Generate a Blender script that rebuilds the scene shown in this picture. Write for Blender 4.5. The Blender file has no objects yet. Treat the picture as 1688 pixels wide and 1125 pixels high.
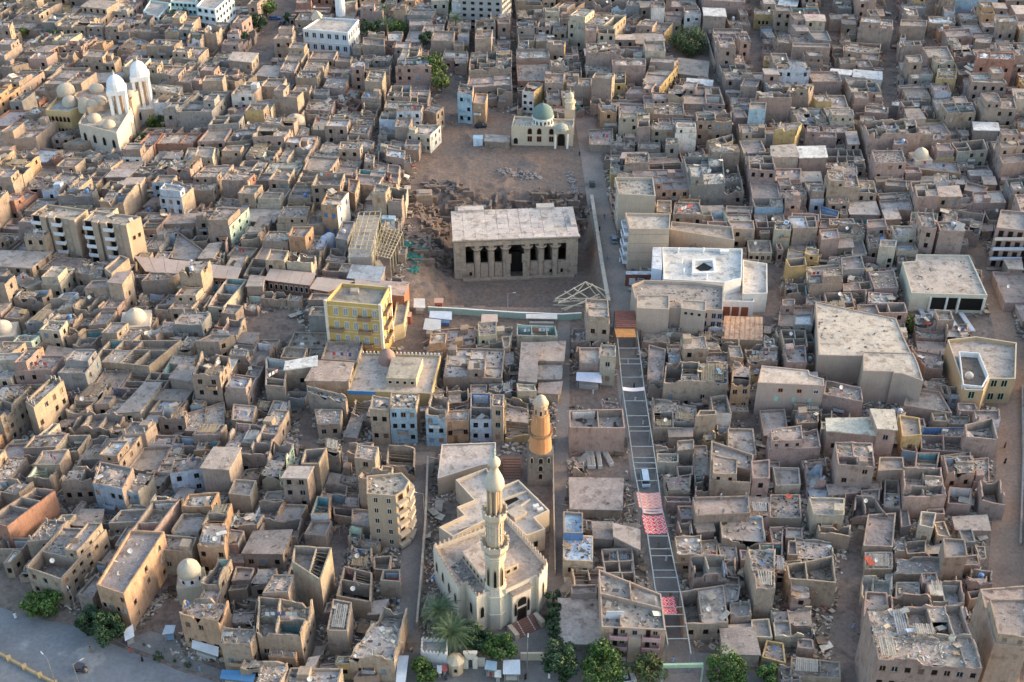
import bpy, math, random
from mathutils import Vector, Matrix, noise
import numpy as np

# ---------------------------------------------------------------- camera, light, exposure
SC = bpy.context.scene
COL = SC.collection
CAMH, PITCH, FPX = 206.0, math.radians(36), 2098.0
cam_d = bpy.data.cameras.new('camera'); cam = bpy.data.objects.new('camera', cam_d); COL.objects.link(cam)
cam.location = (0, 0, CAMH); cam.rotation_euler = (math.radians(90)-PITCH, 0, 0)
cam_d.sensor_width = 36; cam_d.lens = 36*FPX/1688; cam_d.clip_end = 4000; cam_d.clip_start = 1
SC.camera = cam
SUN_EL, SUN_AZ = math.radians(11), math.radians(12)     # azimuth measured from +X towards +Y
W = bpy.data.worlds.new('World'); SC.world = W; W.use_nodes = True
nt = W.node_tree; nt.nodes.clear()
sky = nt.nodes.new('ShaderNodeTexSky'); sky.sky_type = 'NISHITA'; sky.sun_disc = False
sky.sun_elevation = SUN_EL; sky.sun_rotation = math.pi/2-SUN_AZ
sky.dust_density = 3.0; sky.air_density = 1.0; sky.ozone_density = 1.0
bg = nt.nodes.new('ShaderNodeBackground'); bg.inputs['Strength'].default_value = 0.15
wo = nt.nodes.new('ShaderNodeOutputWorld')
nt.links.new(sky.outputs[0], bg.inputs[0]); nt.links.new(bg.outputs[0], wo.inputs[0])
sun_d = bpy.data.lights.new('sun', 'SUN'); sun_d.energy = 0.75; sun_d.angle = math.radians(12); sun_d.color = (1, .74, .50)
sun = bpy.data.objects.new('sun', sun_d); COL.objects.link(sun)
sdir = Vector((math.cos(SUN_EL)*math.cos(SUN_AZ), math.cos(SUN_EL)*math.sin(SUN_AZ), math.sin(SUN_EL)))
sun.rotation_euler = sdir.to_track_quat('Z', 'Y').to_euler()
SC.view_settings.view_transform = 'Standard'; SC.view_settings.look = 'None'
SC.view_settings.gamma = 1; SC.view_settings.use_curve_mapping = False
SC.view_settings.exposure = 2.05

# ---------------------------------------------------------------- helpers
R = random.Random(11)
def U(px, py, z=0.0):
    """point of the plane at height z seen at photograph pixel px, py"""
    x = (px-844)/FPX; y = (562.5-py)/FPX
    d = Vector((x, math.cos(PITCH)+y*math.sin(PITCH), -math.sin(PITCH)+y*math.cos(PITCH)))
    t = (z-CAMH)/d.z
    return Vector((0, 0, CAMH))+d*t
def PX(p):
    v = Vector(p)-Vector((0, 0, CAMH))
    zc = v.y*math.cos(PITCH)-v.z*math.sin(PITCH); yc = v.y*math.sin(PITCH)+v.z*math.cos(PITCH)
    return (844+FPX*v.x/zc, 562.5-FPX*yc/zc)
def HT(px, ytop, ybase, z0=0.0):
    """height of a vertical edge standing at pixel px, ybase and reaching up to ytop"""
    b = U(px, ybase, z0); dt = PITCH-math.atan((562.5-ytop)/FPX)
    return CAMH-b.y*math.tan(dt)-z0
OFF = dict(A=(0,0),B=(420,0),C=(840,0),D=(1258,0),E=(0,280),F=(420,280),G=(840,280),I=(1258,280),
           J=(0,560),K=(420,560),L=(840,560),M=(1258,560),N=(0,835),O=(420,835),P=(840,835),Q=(1258,835),
           V=(700,720),T=(660,220),S=(660,1000))
SCL = dict(V=.3111,T=.26667,S=.30806)
def CR(c, x, y):
    o = OFF[c]; s = SCL.get(c, .2578)
    return (o[0]+x*s, o[1]+y*s)
def UC(c, x, y, z=0.0):
    return U(*CR(c, x, y), z)

MATS = {}
def new_mat(name, rough=.9, n1=.25, s1=.5, n2=.25, s2=3.0, bump=.0, base=None, spec=.2, metal=0, patch=None, streak=0, sbump=6):
    """procedural surface: the face attribute 'tint' (or base) broken up by two noises"""
    m = bpy.data.materials.new(name); m.use_nodes = True; t = m.node_tree; N = t.nodes; Lk = t.links
    b = N['Principled BSDF']; b.inputs['Roughness'].default_value = rough
    b.inputs['Specular IOR Level'].default_value = spec; b.inputs['Metallic'].default_value = metal
    if base is None:
        a = N.new('ShaderNodeAttribute'); a.attribute_name = 'tint'; src = a.outputs['Color']
    elif base == 'object':
        a = N.new('ShaderNodeObjectInfo'); src = a.outputs['Color']
    else:
        a = N.new('ShaderNodeRGB'); a.outputs[0].default_value = (*base, 1); src = a.outputs[0]
    g = N.new('ShaderNodeNewGeometry')
    def nz(scale, detail=4, stretch=None):
        n = N.new('ShaderNodeTexNoise'); n.inputs['Scale'].default_value = scale; n.inputs['Detail'].default_value = detail
        n.inputs['Roughness'].default_value = .62
        if stretch:
            mp = N.new('ShaderNodeMapping'); mp.inputs['Scale'].default_value = stretch
            Lk.new(g.outputs['Position'], mp.inputs['Vector']); Lk.new(mp.outputs[0], n.inputs['Vector'])
        else: Lk.new(g.outputs['Position'], n.inputs['Vector'])
        return n
    def mulnoise(src, n, amt):
        r = N.new('ShaderNodeMapRange'); r.inputs['From Min'].default_value = .3; r.inputs['From Max'].default_value = .7
        r.inputs['To Min'].default_value = 1-amt; r.inputs['To Max'].default_value = 1+amt*.8
        Lk.new(n.outputs['Fac'], r.inputs['Value'])
        mx = N.new('ShaderNodeVectorMath'); mx.operation = 'SCALE'
        Lk.new(src, mx.inputs[0]); Lk.new(r.outputs[0], mx.inputs['Scale']); return mx.outputs[0]
    if n1: src = mulnoise(src, nz(s1), n1)
    if n2: src = mulnoise(src, nz(s2, 5), n2)
    if streak: src = mulnoise(src, nz(1.0, 4, (2.2, 2.2, .22)), streak)
    if patch:
        n = nz(patch[1], 6); r = N.new('ShaderNodeMapRange')
        r.inputs['From Min'].default_value = patch[2]; r.inputs['From Max'].default_value = patch[2]+.06; r.clamp = True
        Lk.new(n.outputs['Fac'], r.inputs['Value'])
        mx = N.new('ShaderNodeMix'); mx.data_type = 'RGBA'; Lk.new(r.outputs[0], mx.inputs[0])
        Lk.new(src, mx.inputs[6])
        q = N.new('ShaderNodeVectorMath'); q.operation = 'MULTIPLY'; q.inputs[1].default_value = patch[0]
        Lk.new(src, q.inputs[0]); Lk.new(q.outputs[0], mx.inputs[7]); src = mx.outputs[2]
    Lk.new(src, b.inputs['Base Color'])
    if bump:
        n = nz(sbump, 4); bp = N.new('ShaderNodeBump'); bp.inputs['Strength'].default_value = bump; bp.inputs['Distance'].default_value = .25
        Lk.new(n.outputs['Fac'], bp.inputs['Height']); Lk.new(bp.outputs[0], b.inputs['Normal'])
    MATS[name] = m; return m
new_mat('mud_plaster', n1=.14, s1=.35, n2=.16, s2=2.2, bump=.45, patch=((.72,.70,.68), .55, .56), streak=.16)
new_mat('roof_dust', n1=.22, s1=.3, n2=.22, s2=1.6, bump=.6, patch=((.68,.66,.64), .45, .54), sbump=4)
new_mat('rubble', n1=.3, s1=.8, n2=.25, s2=4, bump=.5)
new_mat('clean_paint', n1=.07, s1=.3, n2=.08, s2=2.2, bump=.1, streak=.08)
new_mat('paint_metal', rough=.55, n1=.12, s1=.5, n2=.1, s2=3, spec=.4)
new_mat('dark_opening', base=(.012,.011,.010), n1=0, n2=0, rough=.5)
new_mat('window_paint', base='object', n1=.15, s1=1.5, n2=.1, s2=6)
new_mat('soil', base=(.215,.168,.140), n1=.22, s1=.12, n2=.28, s2=.9, bump=.9, patch=((.74,.73,.74), .25, .53), sbump=2.5)
new_mat('dug_soil', base=(.225,.163,.128), n1=.2, s1=.12, n2=.3, s2=.9, bump=1.0, patch=((.80,.86,.92), .12, .5), sbump=1.8)
new_mat('asphalt', base=(.215,.215,.22), n1=.18, s1=.10, n2=.16, s2=1.2, bump=.2, patch=((1.35,1.3,1.2), .10, .58))
new_mat('dust', base=(.27,.222,.19), n1=.15, s1=.2, n2=.18, s2=1.5, bump=.3)
new_mat('paving', base=(.20,.185,.17), n1=.2, s1=.3, n2=.18, s2=2, bump=.2)
new_mat('foliage', n1=.35, s1=.8, n2=.3, s2=3, rough=.6, spec=.3)
new_mat('bark', base=(.12,.085,.06), n1=.2, n2=.2, bump=.5)
new_mat('wood', n1=.2, s1=1, n2=.25, s2=6, bump=.3)
new_mat('cloth', n1=.1, s1=1, n2=.08, s2=6, rough=.95)

UNITTAG = {}
class MB:
    """collects faces in world space, each with a colour and a material"""
    def __init__(s): s.v = []; s.f = []; s.c = []; s.m = []
    def face(s, pts, col, mat='mud_plaster'):
        i = len(s.v); s.v.extend(pts); s.f.append(tuple(range(i, i+len(pts)))); s.c.append(col); s.m.append(mat)
    def box8(s, b, t, col, mat='mud_plaster', bottom=False):
        """b, t: four bottom and four top points, same order, counter-clockwise from above"""
        i = len(s.v); s.v.extend(b); s.v.extend(t)
        F = [(i+4,i+5,i+6,i+7),(i,i+1,i+5,i+4),(i+1,i+2,i+6,i+5),(i+2,i+3,i+7,i+6),(i+3,i,i+4,i+7)]
        if bottom: F.append((i+3,i+2,i+1,i))
        s.f += F; s.c += [col]*len(F); s.m += [mat]*len(F)
    def box(s, c, sx, sy, sz, col, mat='mud_plaster', rot=0, tilt=0, bottom=True):
        """c: centre of the base"""
        M = Matrix.Rotation(rot, 3, 'Z')
        if tilt: M = M @ Matrix.Rotation(tilt, 3, 'X')
        c = Vector(c); P = []
        for z in (0, sz):
            for x, y in ((-1,-1),(1,-1),(1,1),(-1,1)): P.append(c+M @ Vector((x*sx/2, y*sy/2, z)))
        s.box8(P[:4], P[4:], col, mat, bottom)
    def prism(s, poly, z0, z1, col, mat='mud_plaster', top=True, topcol=None, topmat=None):
        """poly counter-clockwise"""
        n = len(poly)
        for i in range(n):
            a, b = poly[i], poly[(i+1) % n]
            s.face([Vector((a[0],a[1],z0)), Vector((b[0],b[1],z0)), Vector((b[0],b[1],z1)), Vector((a[0],a[1],z1))], col, mat)
        if top: s.face([Vector((p[0],p[1],z1)) for p in poly], topcol or col, topmat or mat)
    def beam(s, a, b, w, h, col, mat='wood'):
        a, b = Vector(a), Vector(b); d = (b-a).normalized()
        up = Vector((0,0,1)) if abs(d.z) < .95 else Vector((1,0,0))
        sd = d.cross(up).normalized()*w/2; u = sd.cross(d).normalized()*h/2
        s.box8([a-sd-u, a+sd-u, b+sd-u, b-sd-u], [a-sd+u, a+sd+u, b+sd+u, b-sd+u], col, mat, True)
    def lathe(s, c, prof, seg, col, mat='clean_paint', rot=0, cols=None, sx=1, sy=1):
        """prof: (radius, z) pairs from the bottom up"""
        c = Vector(c); i0 = len(s.v)
        for r, z in prof:
            for k in range(seg):
                a = rot+2*math.pi*k/seg; s.v.append(c+Vector((r*math.cos(a)*sx, r*math.sin(a)*sy, z)))
        for j in range(len(prof)-1):
            cc = cols[j] if cols else col
            for k in range(seg):
                k2 = (k+1) % seg
                s.f.append((i0+j*seg+k, i0+j*seg+k2, i0+(j+1)*seg+k2, i0+(j+1)*seg+k)); s.c.append(cc); s.m.append(mat)
        if prof[-1][0] > .02:
            s.f.append(tuple(i0+(len(prof)-1)*seg+k for k in range(seg))); s.c.append(cols[-1] if cols else col); s.m.append(mat)
    def dome(s, c, r, h, seg, rings, col, mat='clean_paint', cols=None):
        s.lathe(c, [(max(.01, r*math.cos(math.pi/2*k/rings)), h*math.sin(math.pi/2*k/rings)) for k in range(rings+1)], seg, col, mat, cols=cols)
    def merge(s, o):
        i = len(s.v); s.v += o.v; s.f += [tuple(k+i for k in f) for f in o.f]; s.c += o.c; s.m += o.m
    def mesh(s, name, org=(0,0,0), smooth=False):
        me = bpy.data.meshes.new(name)
        if s.v:
            ox, oy, oz = org
            me.from_pydata([(p[0]-ox, p[1]-oy, p[2]-oz) for p in s.v], [], s.f)
        names = []
        for m in s.m:
            if m not in names: names.append(m)
        for m in names: me.materials.append(MATS[m])
        if len(names) > 1:
            ix = {m: k for k, m in enumerate(names)}
            me.polygons.foreach_set('material_index', [ix[m] for m in s.m])
        at = me.attributes.new('tint', 'FLOAT_COLOR', 'FACE')
        a = np.ones((len(s.f), 4), dtype=np.float32)
        if s.f: a[:, :3] = np.array(s.c, dtype=np.float32)[:, :3]
        at.data.foreach_set('color', a.ravel())
        if smooth: me.polygons.foreach_set('use_smooth', [True]*len(s.f))
        me.update(); return me
    def obj(s, name, parent=None, kind=None, label=None, smooth=False):
        """parent: a thing or a part of one (world coordinates stay as given)"""
        if not s.f: return None
        org = parent['_org'] if parent is not None else (0,0,0)
        o = bpy.data.objects.new(name, s.mesh(name, org, smooth)); COL.objects.link(o)
        if parent is not None: o.parent = parent; ORG[o.name] = org
        o['_org'] = org
        if kind: o['kind'] = kind
        if label: o['label'] = label
        return o
ORG = {}
def thing(name, label, cat, loc, group=None):
    o = bpy.data.objects.new(name, None); COL.objects.link(o); o.location = loc
    o.empty_display_size = .5; o['_org'] = tuple(loc); o['label'] = label; o['category'] = cat
    if group: o['group'] = group
    return o
def solo(mb, name, label, cat, loc, group=None, smooth=False):
    """a thing that is one mesh"""
    o = bpy.data.objects.new(name, mb.mesh(name, loc, smooth)); COL.objects.link(o); o.location = loc
    o['_org'] = tuple(loc); o['label'] = label; o['category'] = cat
    if group: o['group'] = group
    return o
def inst(name, mesh, parent, M, color=None, kind=None):
    """another object sharing a mesh; M is its world matrix (translation in world coordinates)"""
    o = bpy.data.objects.new(name, mesh); COL.objects.link(o)
    if parent is not None:
        org = parent['_org']; M = Matrix.Translation(-Vector(org)) @ M; o.parent = parent
    o.matrix_basis = M; o['_org'] = parent['_org'] if parent is not None else tuple(M.translation)
    if color: o.color = (*color, 1)
    if kind: o['kind'] = kind
    return o
def copy_tree(o, parent=None):
    c = o.copy(); COL.objects.link(c)
    if parent is not None: c.parent = parent
    for ch in list(o.children): copy_tree(ch, c)
    return c
def structure(mb, name, smooth=False, kind='structure'):
    o = mb.obj(name, smooth=smooth); o['kind'] = kind; return o
def V3(p, z): return Vector((p[0], p[1], z))
def lerp(a, b, t): return a+(b-a)*t
def vary(c, r, a=.08):
    k = 1+r.uniform(-a, a); return (c[0]*k*(1+r.uniform(-.02,.02)), c[1]*k, c[2]*k*(1+r.uniform(-.03,.03)))

# window meshes (unit size, outward is -Y, origin at the bottom centre)
def unit_window(kind):
    mb = MB(); f = .09
    if kind == 'shutter':
        mb.box((0,.0,0), 1, .1, 1, (1,1,1), 'window_paint')
        for k in range(5): mb.box((0,-.07,.08+.18*k), .78, .05, .10, (1,1,1), 'window_paint')
    elif kind == 'arch':
        pts = [(-.5,0),(.5,0),(.5,.65)]+[(.5*math.cos(a), .65+.35*math.sin(a)) for a in (math.pi*.25, math.pi*.5, math.pi*.75)]+[(-.5,.65)]
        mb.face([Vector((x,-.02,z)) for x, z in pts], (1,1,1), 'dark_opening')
        for (x0,z0),(x1,z1) in zip(pts[1:], pts[2:]+pts[:1]):
            mb.beam((x0,-.03,z0),(x1,-.03,z1), .08, .1, (1,1,1), 'window_paint')
    else:
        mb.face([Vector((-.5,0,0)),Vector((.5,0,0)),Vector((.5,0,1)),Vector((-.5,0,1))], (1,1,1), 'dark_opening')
        for a, b in (((-.5,0),(-.5,1)),((.5,0),(.5,1)),((-.5,0),(.5,0)),((-.5,1),(.5,1)),((0,0),(0,1)) if kind == 'cross' else ((-.5,0),(.5,0))):
            mb.beam((a[0],-.03,a[1]),(b[0],-.03,b[1]), .09, .09, (1,1,1), 'window_paint')
    return mb
UW = {k: unit_window(k) for k in ('open', 'cross', 'shutter', 'arch')}
UWM = {k: m.mesh('window') for k, m in UW.items()}
def put_window(T, a, out, w, h, kind='open', color=(.3,.25,.2), name='window', mbsink=None):
    """a: bottom centre (world), out: outward direction in plan"""
    ang = math.atan2(out[1], out[0])+math.pi/2
    M = Matrix.Translation(a) @ Matrix.Rotation(ang, 4, 'Z') @ Matrix.Diagonal((w, 1, h, 1))
    if mbsink is not None:
        i = len(mbsink.v)
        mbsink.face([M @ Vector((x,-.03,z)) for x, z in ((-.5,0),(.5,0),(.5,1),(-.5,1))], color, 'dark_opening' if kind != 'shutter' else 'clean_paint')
        return None
    return inst(name, UWM[kind], T, M, color)

# palette (real-world albedo)
PAL = dict(m=(.310,.247,.206), t=(.37,.292,.225), o=(.41,.27,.175), w=(.62,.60,.57), b=(.34,.46,.54), B=(.47,.53,.62),
           y=(.45,.33,.17), p=(.345,.256,.222), g=(.25,.24,.23), c=(.46,.40,.315), r=(.34,.19,.14), k=(.46,.56,.47),
           l=(.12,.24,.46), q=(.19,.36,.38), s=(.30,.34,.39), d=(.28,.21,.17))
TONE = dict(m='mud-brown', t='tan', o='orange', w='white', b='sky-blue', B='pale blue', y='yellow', p='pinkish-brown', g='grey',
            c='cream', r='red-brick', k='pale green', l='deep blue', q='teal', s='blue-grey', d='dark brown')

# ---------------------------------------------------------------- the dug-out temple pit and the ground
PITZ = -8.0
pfl, pfr, pbr, pbl = U(672,505), U(1000,509), U(968,318), U(690,312)
def pit_depth(x, y):
    v = (y-pfl.y)/(pbl.y-pfl.y)
    xl = lerp(pfl.x, pbl.x, v); xr = lerp(pfr.x, pbr.x, v)
    df = y-lerp(pfl.y, pfr.y, (x-xl)/max(1, xr-xl)); db = pbl.y-y
    dl, dr = x-xl, xr-x
    def sm(t): t = max(0, min(1, t)); return t*t*(3-2*t)
    n = noise.noise(Vector((x*.12, y*.12, 3)))*2.5+noise.noise(Vector((x*.4, y*.4, 7)))*.9
    return PITZ*min(sm((df)/4.5), sm(dr/2.0), sm((dl+n)/15), sm((db+n*1.5)/22))
sand = [U(*p) for p in ((700,330),(705,235),(745,190),(790,240),(850,245),(950,245),(972,330))]
def inside(pt, poly):
    x, y = pt[0], pt[1]; r = False; j = len(poly)-1
    for i in range(len(poly)):
        xi, yi, xj, yj = poly[i][0], poly[i][1], poly[j][0], poly[j][1]
        if (yi > y) != (yj > y) and x < (xj-xi)*(y-yi)/(yj-yi)+xi: r = not r
        j = i
    return r
def gz(x, y):
    z = pit_depth(x, y) if pfl.y-2 < y < pbl.y+2 and -60 < x < 60 else 0.0
    if -7.4 < z < -.4: z = lerp(z, round((z+noise.noise(Vector((x*.35, y*.35, 21)))*1.3)/1.7)*1.7, .85); z = min(-.05, max(PITZ, z))
    if z < -.2: z += noise.noise(Vector((x*.5, y*.5, 1)))*.35*min(1, -z/2)*(.5 if z < -7.6 else 2.2)
    elif y > pbl.y-1 and inside((x, y), sand): z += max(-.2, 1.9*noise.noise(Vector((x*.07, y*.07, 5)))+.8*noise.noise(Vector((x*.3, y*.3, 9))))
    return z
def grid_ground(name, x0, x1, y0, y1, st, hole=None):
    nx, ny = round((x1-x0)/st), round((y1-y0)/st); vs = []; fs = []
    for j in range(ny+1):
        for i in range(nx+1):
            x, y = x0+i*st, y0+j*st; vs.append((x, y, gz(x, y) if not hole else 0.0))
    for j in range(ny):
        for i in range(nx):
            cx, cy = x0+(i+.5)*st, y0+(j+.5)*st
            if hole and hole[0] < cx < hole[1] and hole[2] < cy < hole[3]: continue
            a = j*(nx+1)+i; fs.append((a, a+1, a+nx+2, a+nx+1))
    me = bpy.data.meshes.new(name); me.from_pydata(vs, [], fs); me.materials.append(MATS['soil' if hole else 'dug_soil'])
    me.polygons.foreach_set('use_smooth', [True]*len(fs)); o = bpy.data.objects.new(name, me); COL.objects.link(o); o['kind'] = 'structure'
    return o
HX0, HX1, HY0, HY1 = -56, 56, 244, 436
grid_ground('ground', -1000, 1000, -4, 1996, 8, (HX0, HX1, HY0, HY1))
grid_ground('excavation_ground', HX0, HX1, HY0, HY1, 1.0)
# ---------------------------------------------------------------- houses
OCC = []          # occupied convex footprints, plan coordinates
def ccw(poly):
    a = sum(poly[i][0]*poly[(i+1)%len(poly)][1]-poly[(i+1)%len(poly)][0]*poly[i][1] for i in range(len(poly)))
    return list(poly) if a > 0 else list(poly)[::-1]
def occupy(poly): OCC.append([(p[0], p[1]) for p in ccw(poly)])
def bbox(p): return (min(q[0] for q in p), min(q[1] for q in p), max(q[0] for q in p), max(q[1] for q in p))
def overlap(A, B, tol=.3):
    for P in (A, B):
        n = len(P)
        for i in range(n):
            ex, ey = P[(i+1)%n][0]-P[i][0], P[(i+1)%n][1]-P[i][1]
            l = math.hypot(ex, ey)
            if l < 1e-6: continue
            nx, ny = ey/l, -ex/l
            a0 = min(p[0]*nx+p[1]*ny for p in A); a1 = max(p[0]*nx+p[1]*ny for p in A)
            b0 = min(p[0]*nx+p[1]*ny for p in B); b1 = max(p[0]*nx+p[1]*ny for p in B)
            if a1 <= b0+tol or b1 <= a0+tol: return False
    return True
def inset(poly, ds):
    """offset each side i (from vertex i to i+1) of a ccw polygon inwards by ds[i]"""
    n = len(poly); L = []
    for i in range(n):
        a, b = Vector(poly[i][:2]), Vector(poly[(i+1)%n][:2]); d = (b-a)
        if d.length < 1e-6: d = Vector((1, 0))
        d.normalize(); nn = Vector((-d.y, d.x)); L.append((a+nn*ds[i], d))
    out = []
    for i in range(n):
        p, d = L[i-1]; q, e = L[i]; cr = d.x*e.y-d.y*e.x
        if abs(cr) < .05: out.append(q); continue
        t = ((q.x-p.x)*e.y-(q.y-p.y)*e.x)/cr; out.append(p+d*t)
    return out

def wall_run(mb, a, b, ai, bi, z0, zin, top, col, colin, opens=(), depth=.28, r=R, seg=1.6, mat='mud_plaster', rec=None, topcol=None):
    """outer line a-b, inner line ai-bi; top: function of 0..1; opens: (u0,u1,z0,z1) in metres. Returns recess centres"""
    L = (b-a).length; res = []
    if L < .3: return res
    n = max(1, int(L/seg)); us = sorted(set([0.0, L]+[k*L/n for k in range(n+1)]+[u for o in opens for u in o[:2]]))
    d = (b-a)/L; nrm = Vector((-d.y, d.x))          # inwards
    tp = {u: top(u/L) for u in us}
    for u0, u1 in zip(us[:-1], us[1:]):
        if u1-u0 < 1e-4: continue
        p, q = a+d*u0, a+d*u1; pi, qi = ai.lerp(bi, u0/L), ai.lerp(bi, u1/L); t0, t1 = tp[u0], tp[u1]
        zc = z0
        for o in sorted([o for o in opens if o[0] < (u0+u1)/2 < o[1]], key=lambda o: o[2]):
            if o[3] > min(t0, t1)-.1: continue
            if o[2] > zc+.01: mb.face([V3(p,zc), V3(q,zc), V3(q,o[2]), V3(p,o[2])], col, mat)
            pr, qr = p+nrm*depth, q+nrm*depth
            mb.face([V3(p,o[2]), V3(q,o[2]), V3(qr,o[2]), V3(pr,o[2])], col, mat)
            mb.face([V3(pr,o[3]), V3(qr,o[3]), V3(q,o[3]), V3(p,o[3])], col, mat)
            if abs(u0-o[0]) < 1e-4: mb.face([V3(p,o[2]), V3(pr,o[2]), V3(pr,o[3]), V3(p,o[3])], col, mat)
            if abs(u1-o[1]) < 1e-4: mb.face([V3(qr,o[2]), V3(q,o[2]), V3(q,o[3]), V3(qr,o[3])], col, mat)
            zc = o[3]
        mb.face([V3(p,zc), V3(q,zc), V3(q,t1), V3(p,t0)], col, mat)
        mb.face([V3(p,t0), V3(q,t1), V3(qi,t1-.01), V3(pi,t0-.01)], topcol or colin, mat)
        if min(t0,t1) > zin: mb.face([V3(qi,zin), V3(pi,zin), V3(pi,t0-.01), V3(qi,t1-.01)], colin, mat)
    for o in opens:
        if o[3] < min(tp.values())-.1:
            res.append((V3(a+d*((o[0]+o[1])/2)+nrm*(depth-.02), o[2]), -nrm, o[1]-o[0], o[3]-o[2]))
    return res

KIT = dict(pal=None, n=1, s=1)     # each house has its own kind of litter
BITC = [(.42,.36,.29),(.50,.43,.34),(.40,.35,.30),(.28,.21,.15),(.60,.55,.47),(.38,.30,.22),(.14,.12,.10),(.10,.085,.07),(.46,.40,.33)]
def bits(mb, quad, z, n, r, smax=1.0, colored=.05, pal=None):
    if pal is None and KIT['pal']: pal = KIT['pal']; n = int(n*KIT['n']); smax *= KIT['s']
    """loose planks, bricks and junk lying over the quad (4 plan points)"""
    for _ in range(n):
        u, v = r.uniform(.06,.94), r.uniform(.06,.94)
        if r.random() < .4: u = r.choice((.08, .92))+r.uniform(-.05,.05)
        p = quad[0].lerp(quad[1], u).lerp(quad[3].lerp(quad[2], u), v)
        col = vary(r.choice(pal or BITC), r, .2)
        if r.random() < colored: col = r.choice([PAL['w'], PAL['b'], (.5,.12,.08), PAL['B'], PAL['l'], PAL['y']])
        k = r.random()
        if k > .985: sx, sy, sz = r.uniform(1.6,3.2)*smax, r.uniform(1.2,2.2)*smax, .07; z_ = z+r.uniform(.3,1.2)
        else: z_ = z
        if k < .35: sx, sy, sz = r.uniform(.8,2.4)*smax, r.uniform(.12,.3), .08
        elif k > .985: pass
        elif k < .6: sx, sy, sz = r.uniform(.6,1.5)*smax, r.uniform(.5,1.0)*smax, r.uniform(.04,.1)
        else: sx, sy, sz = r.uniform(.2,.7)*smax, r.uniform(.2,.7)*smax, r.uniform(.12,.5)*smax
        a = r.uniform(0, math.pi); c, s = math.cos(a), math.sin(a); tl = r.uniform(-.35,.35)
        B = []; T = []
        for x, y in ((-1,-1),(1,-1),(1,1),(-1,1)):
            X, Y = x*sx/2, y*sy/2; dz = X*tl
            wx, wy = p.x+X*c-Y*s, p.y+X*s+Y*c
            B.append(Vector((wx, wy, z_+dz-.05))); T.append(Vector((wx+r.uniform(-.06,.06), wy+r.uniform(-.06,.06), z_+dz+sz)))
        mb.box8(B, T, col, 'rubble')
def mound(mb, quad, z, amp, r, col, n=5, mat='rubble'):
    """uneven heap of earth and brick filling a room"""
    sx, sy = r.uniform(0,99), r.uniform(0,99); P = []
    cu, cv = r.uniform(.2,.8), r.uniform(.2,.8)
    for j in range(n+1):
        for i in range(n+1):
            u, v = i/n, j/n; p = quad[0].lerp(quad[1], u).lerp(quad[3].lerp(quad[2], u), v)
            h = amp*(max(0, 1-2.0*math.hypot(u-cu, v-cv))*.9+.45*noise.noise(Vector((p.x*.9+sx, p.y*.9+sy, 0)))+.15*r.random())
            P.append(Vector((p.x, p.y, z+max(-.02, h))))
    for j in range(n):
        for i in range(n):
            a = j*(n+1)+i; mb.face([P[a], P[a+1], P[a+n+2], P[a+n+1]], vary(col, r, .1), mat)

def bsp(r, u0, u1, v0, v1, W_, D_, size, out, walls):
    w, d = (u1-u0)*W_, (v1-v0)*D_
    if max(w, d) < size*1.5 or (max(w, d) < size*2.2 and r.random() < .25): out.append((u0, u1, v0, v1)); return
    if w > d:
        m = lerp(u0, u1, r.uniform(.34,.66)); walls.append((m, v0, m, v1)); bsp(r,u0,m,v0,v1,W_,D_,size,out,walls); bsp(r,m,u1,v0,v1,W_,D_,size,out,walls)
    else:
        m = lerp(v0, v1, r.uniform(.34,.66)); walls.append((u0, m, u1, m)); bsp(r,u0,u1,v0,m,W_,D_,size,out,walls); bsp(r,u0,u1,m,v1,W_,D_,size,out,walls)

class Sink:
    """receives a house's parts: as objects of its own, or all into one shared mesh"""
    def __init__(s, T=None, shared=None): s.T, s.shared = T, shared
    def mb(s): return MB()
    def put(s, mb, name, kind=None, smooth=False, parent=None):
        if s.shared is not None: s.shared.merge(mb); return None
        return mb.obj(name, parent or s.T, kind, smooth=smooth)
    def win(s, a, out, w, h, kind, color, name='window'):
        if s.shared is not None: put_window(None, a, out, w, h, kind, color, mbsink=s.shared)
        else: put_window(s.T, a, out, w, h, kind, color, name)

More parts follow.
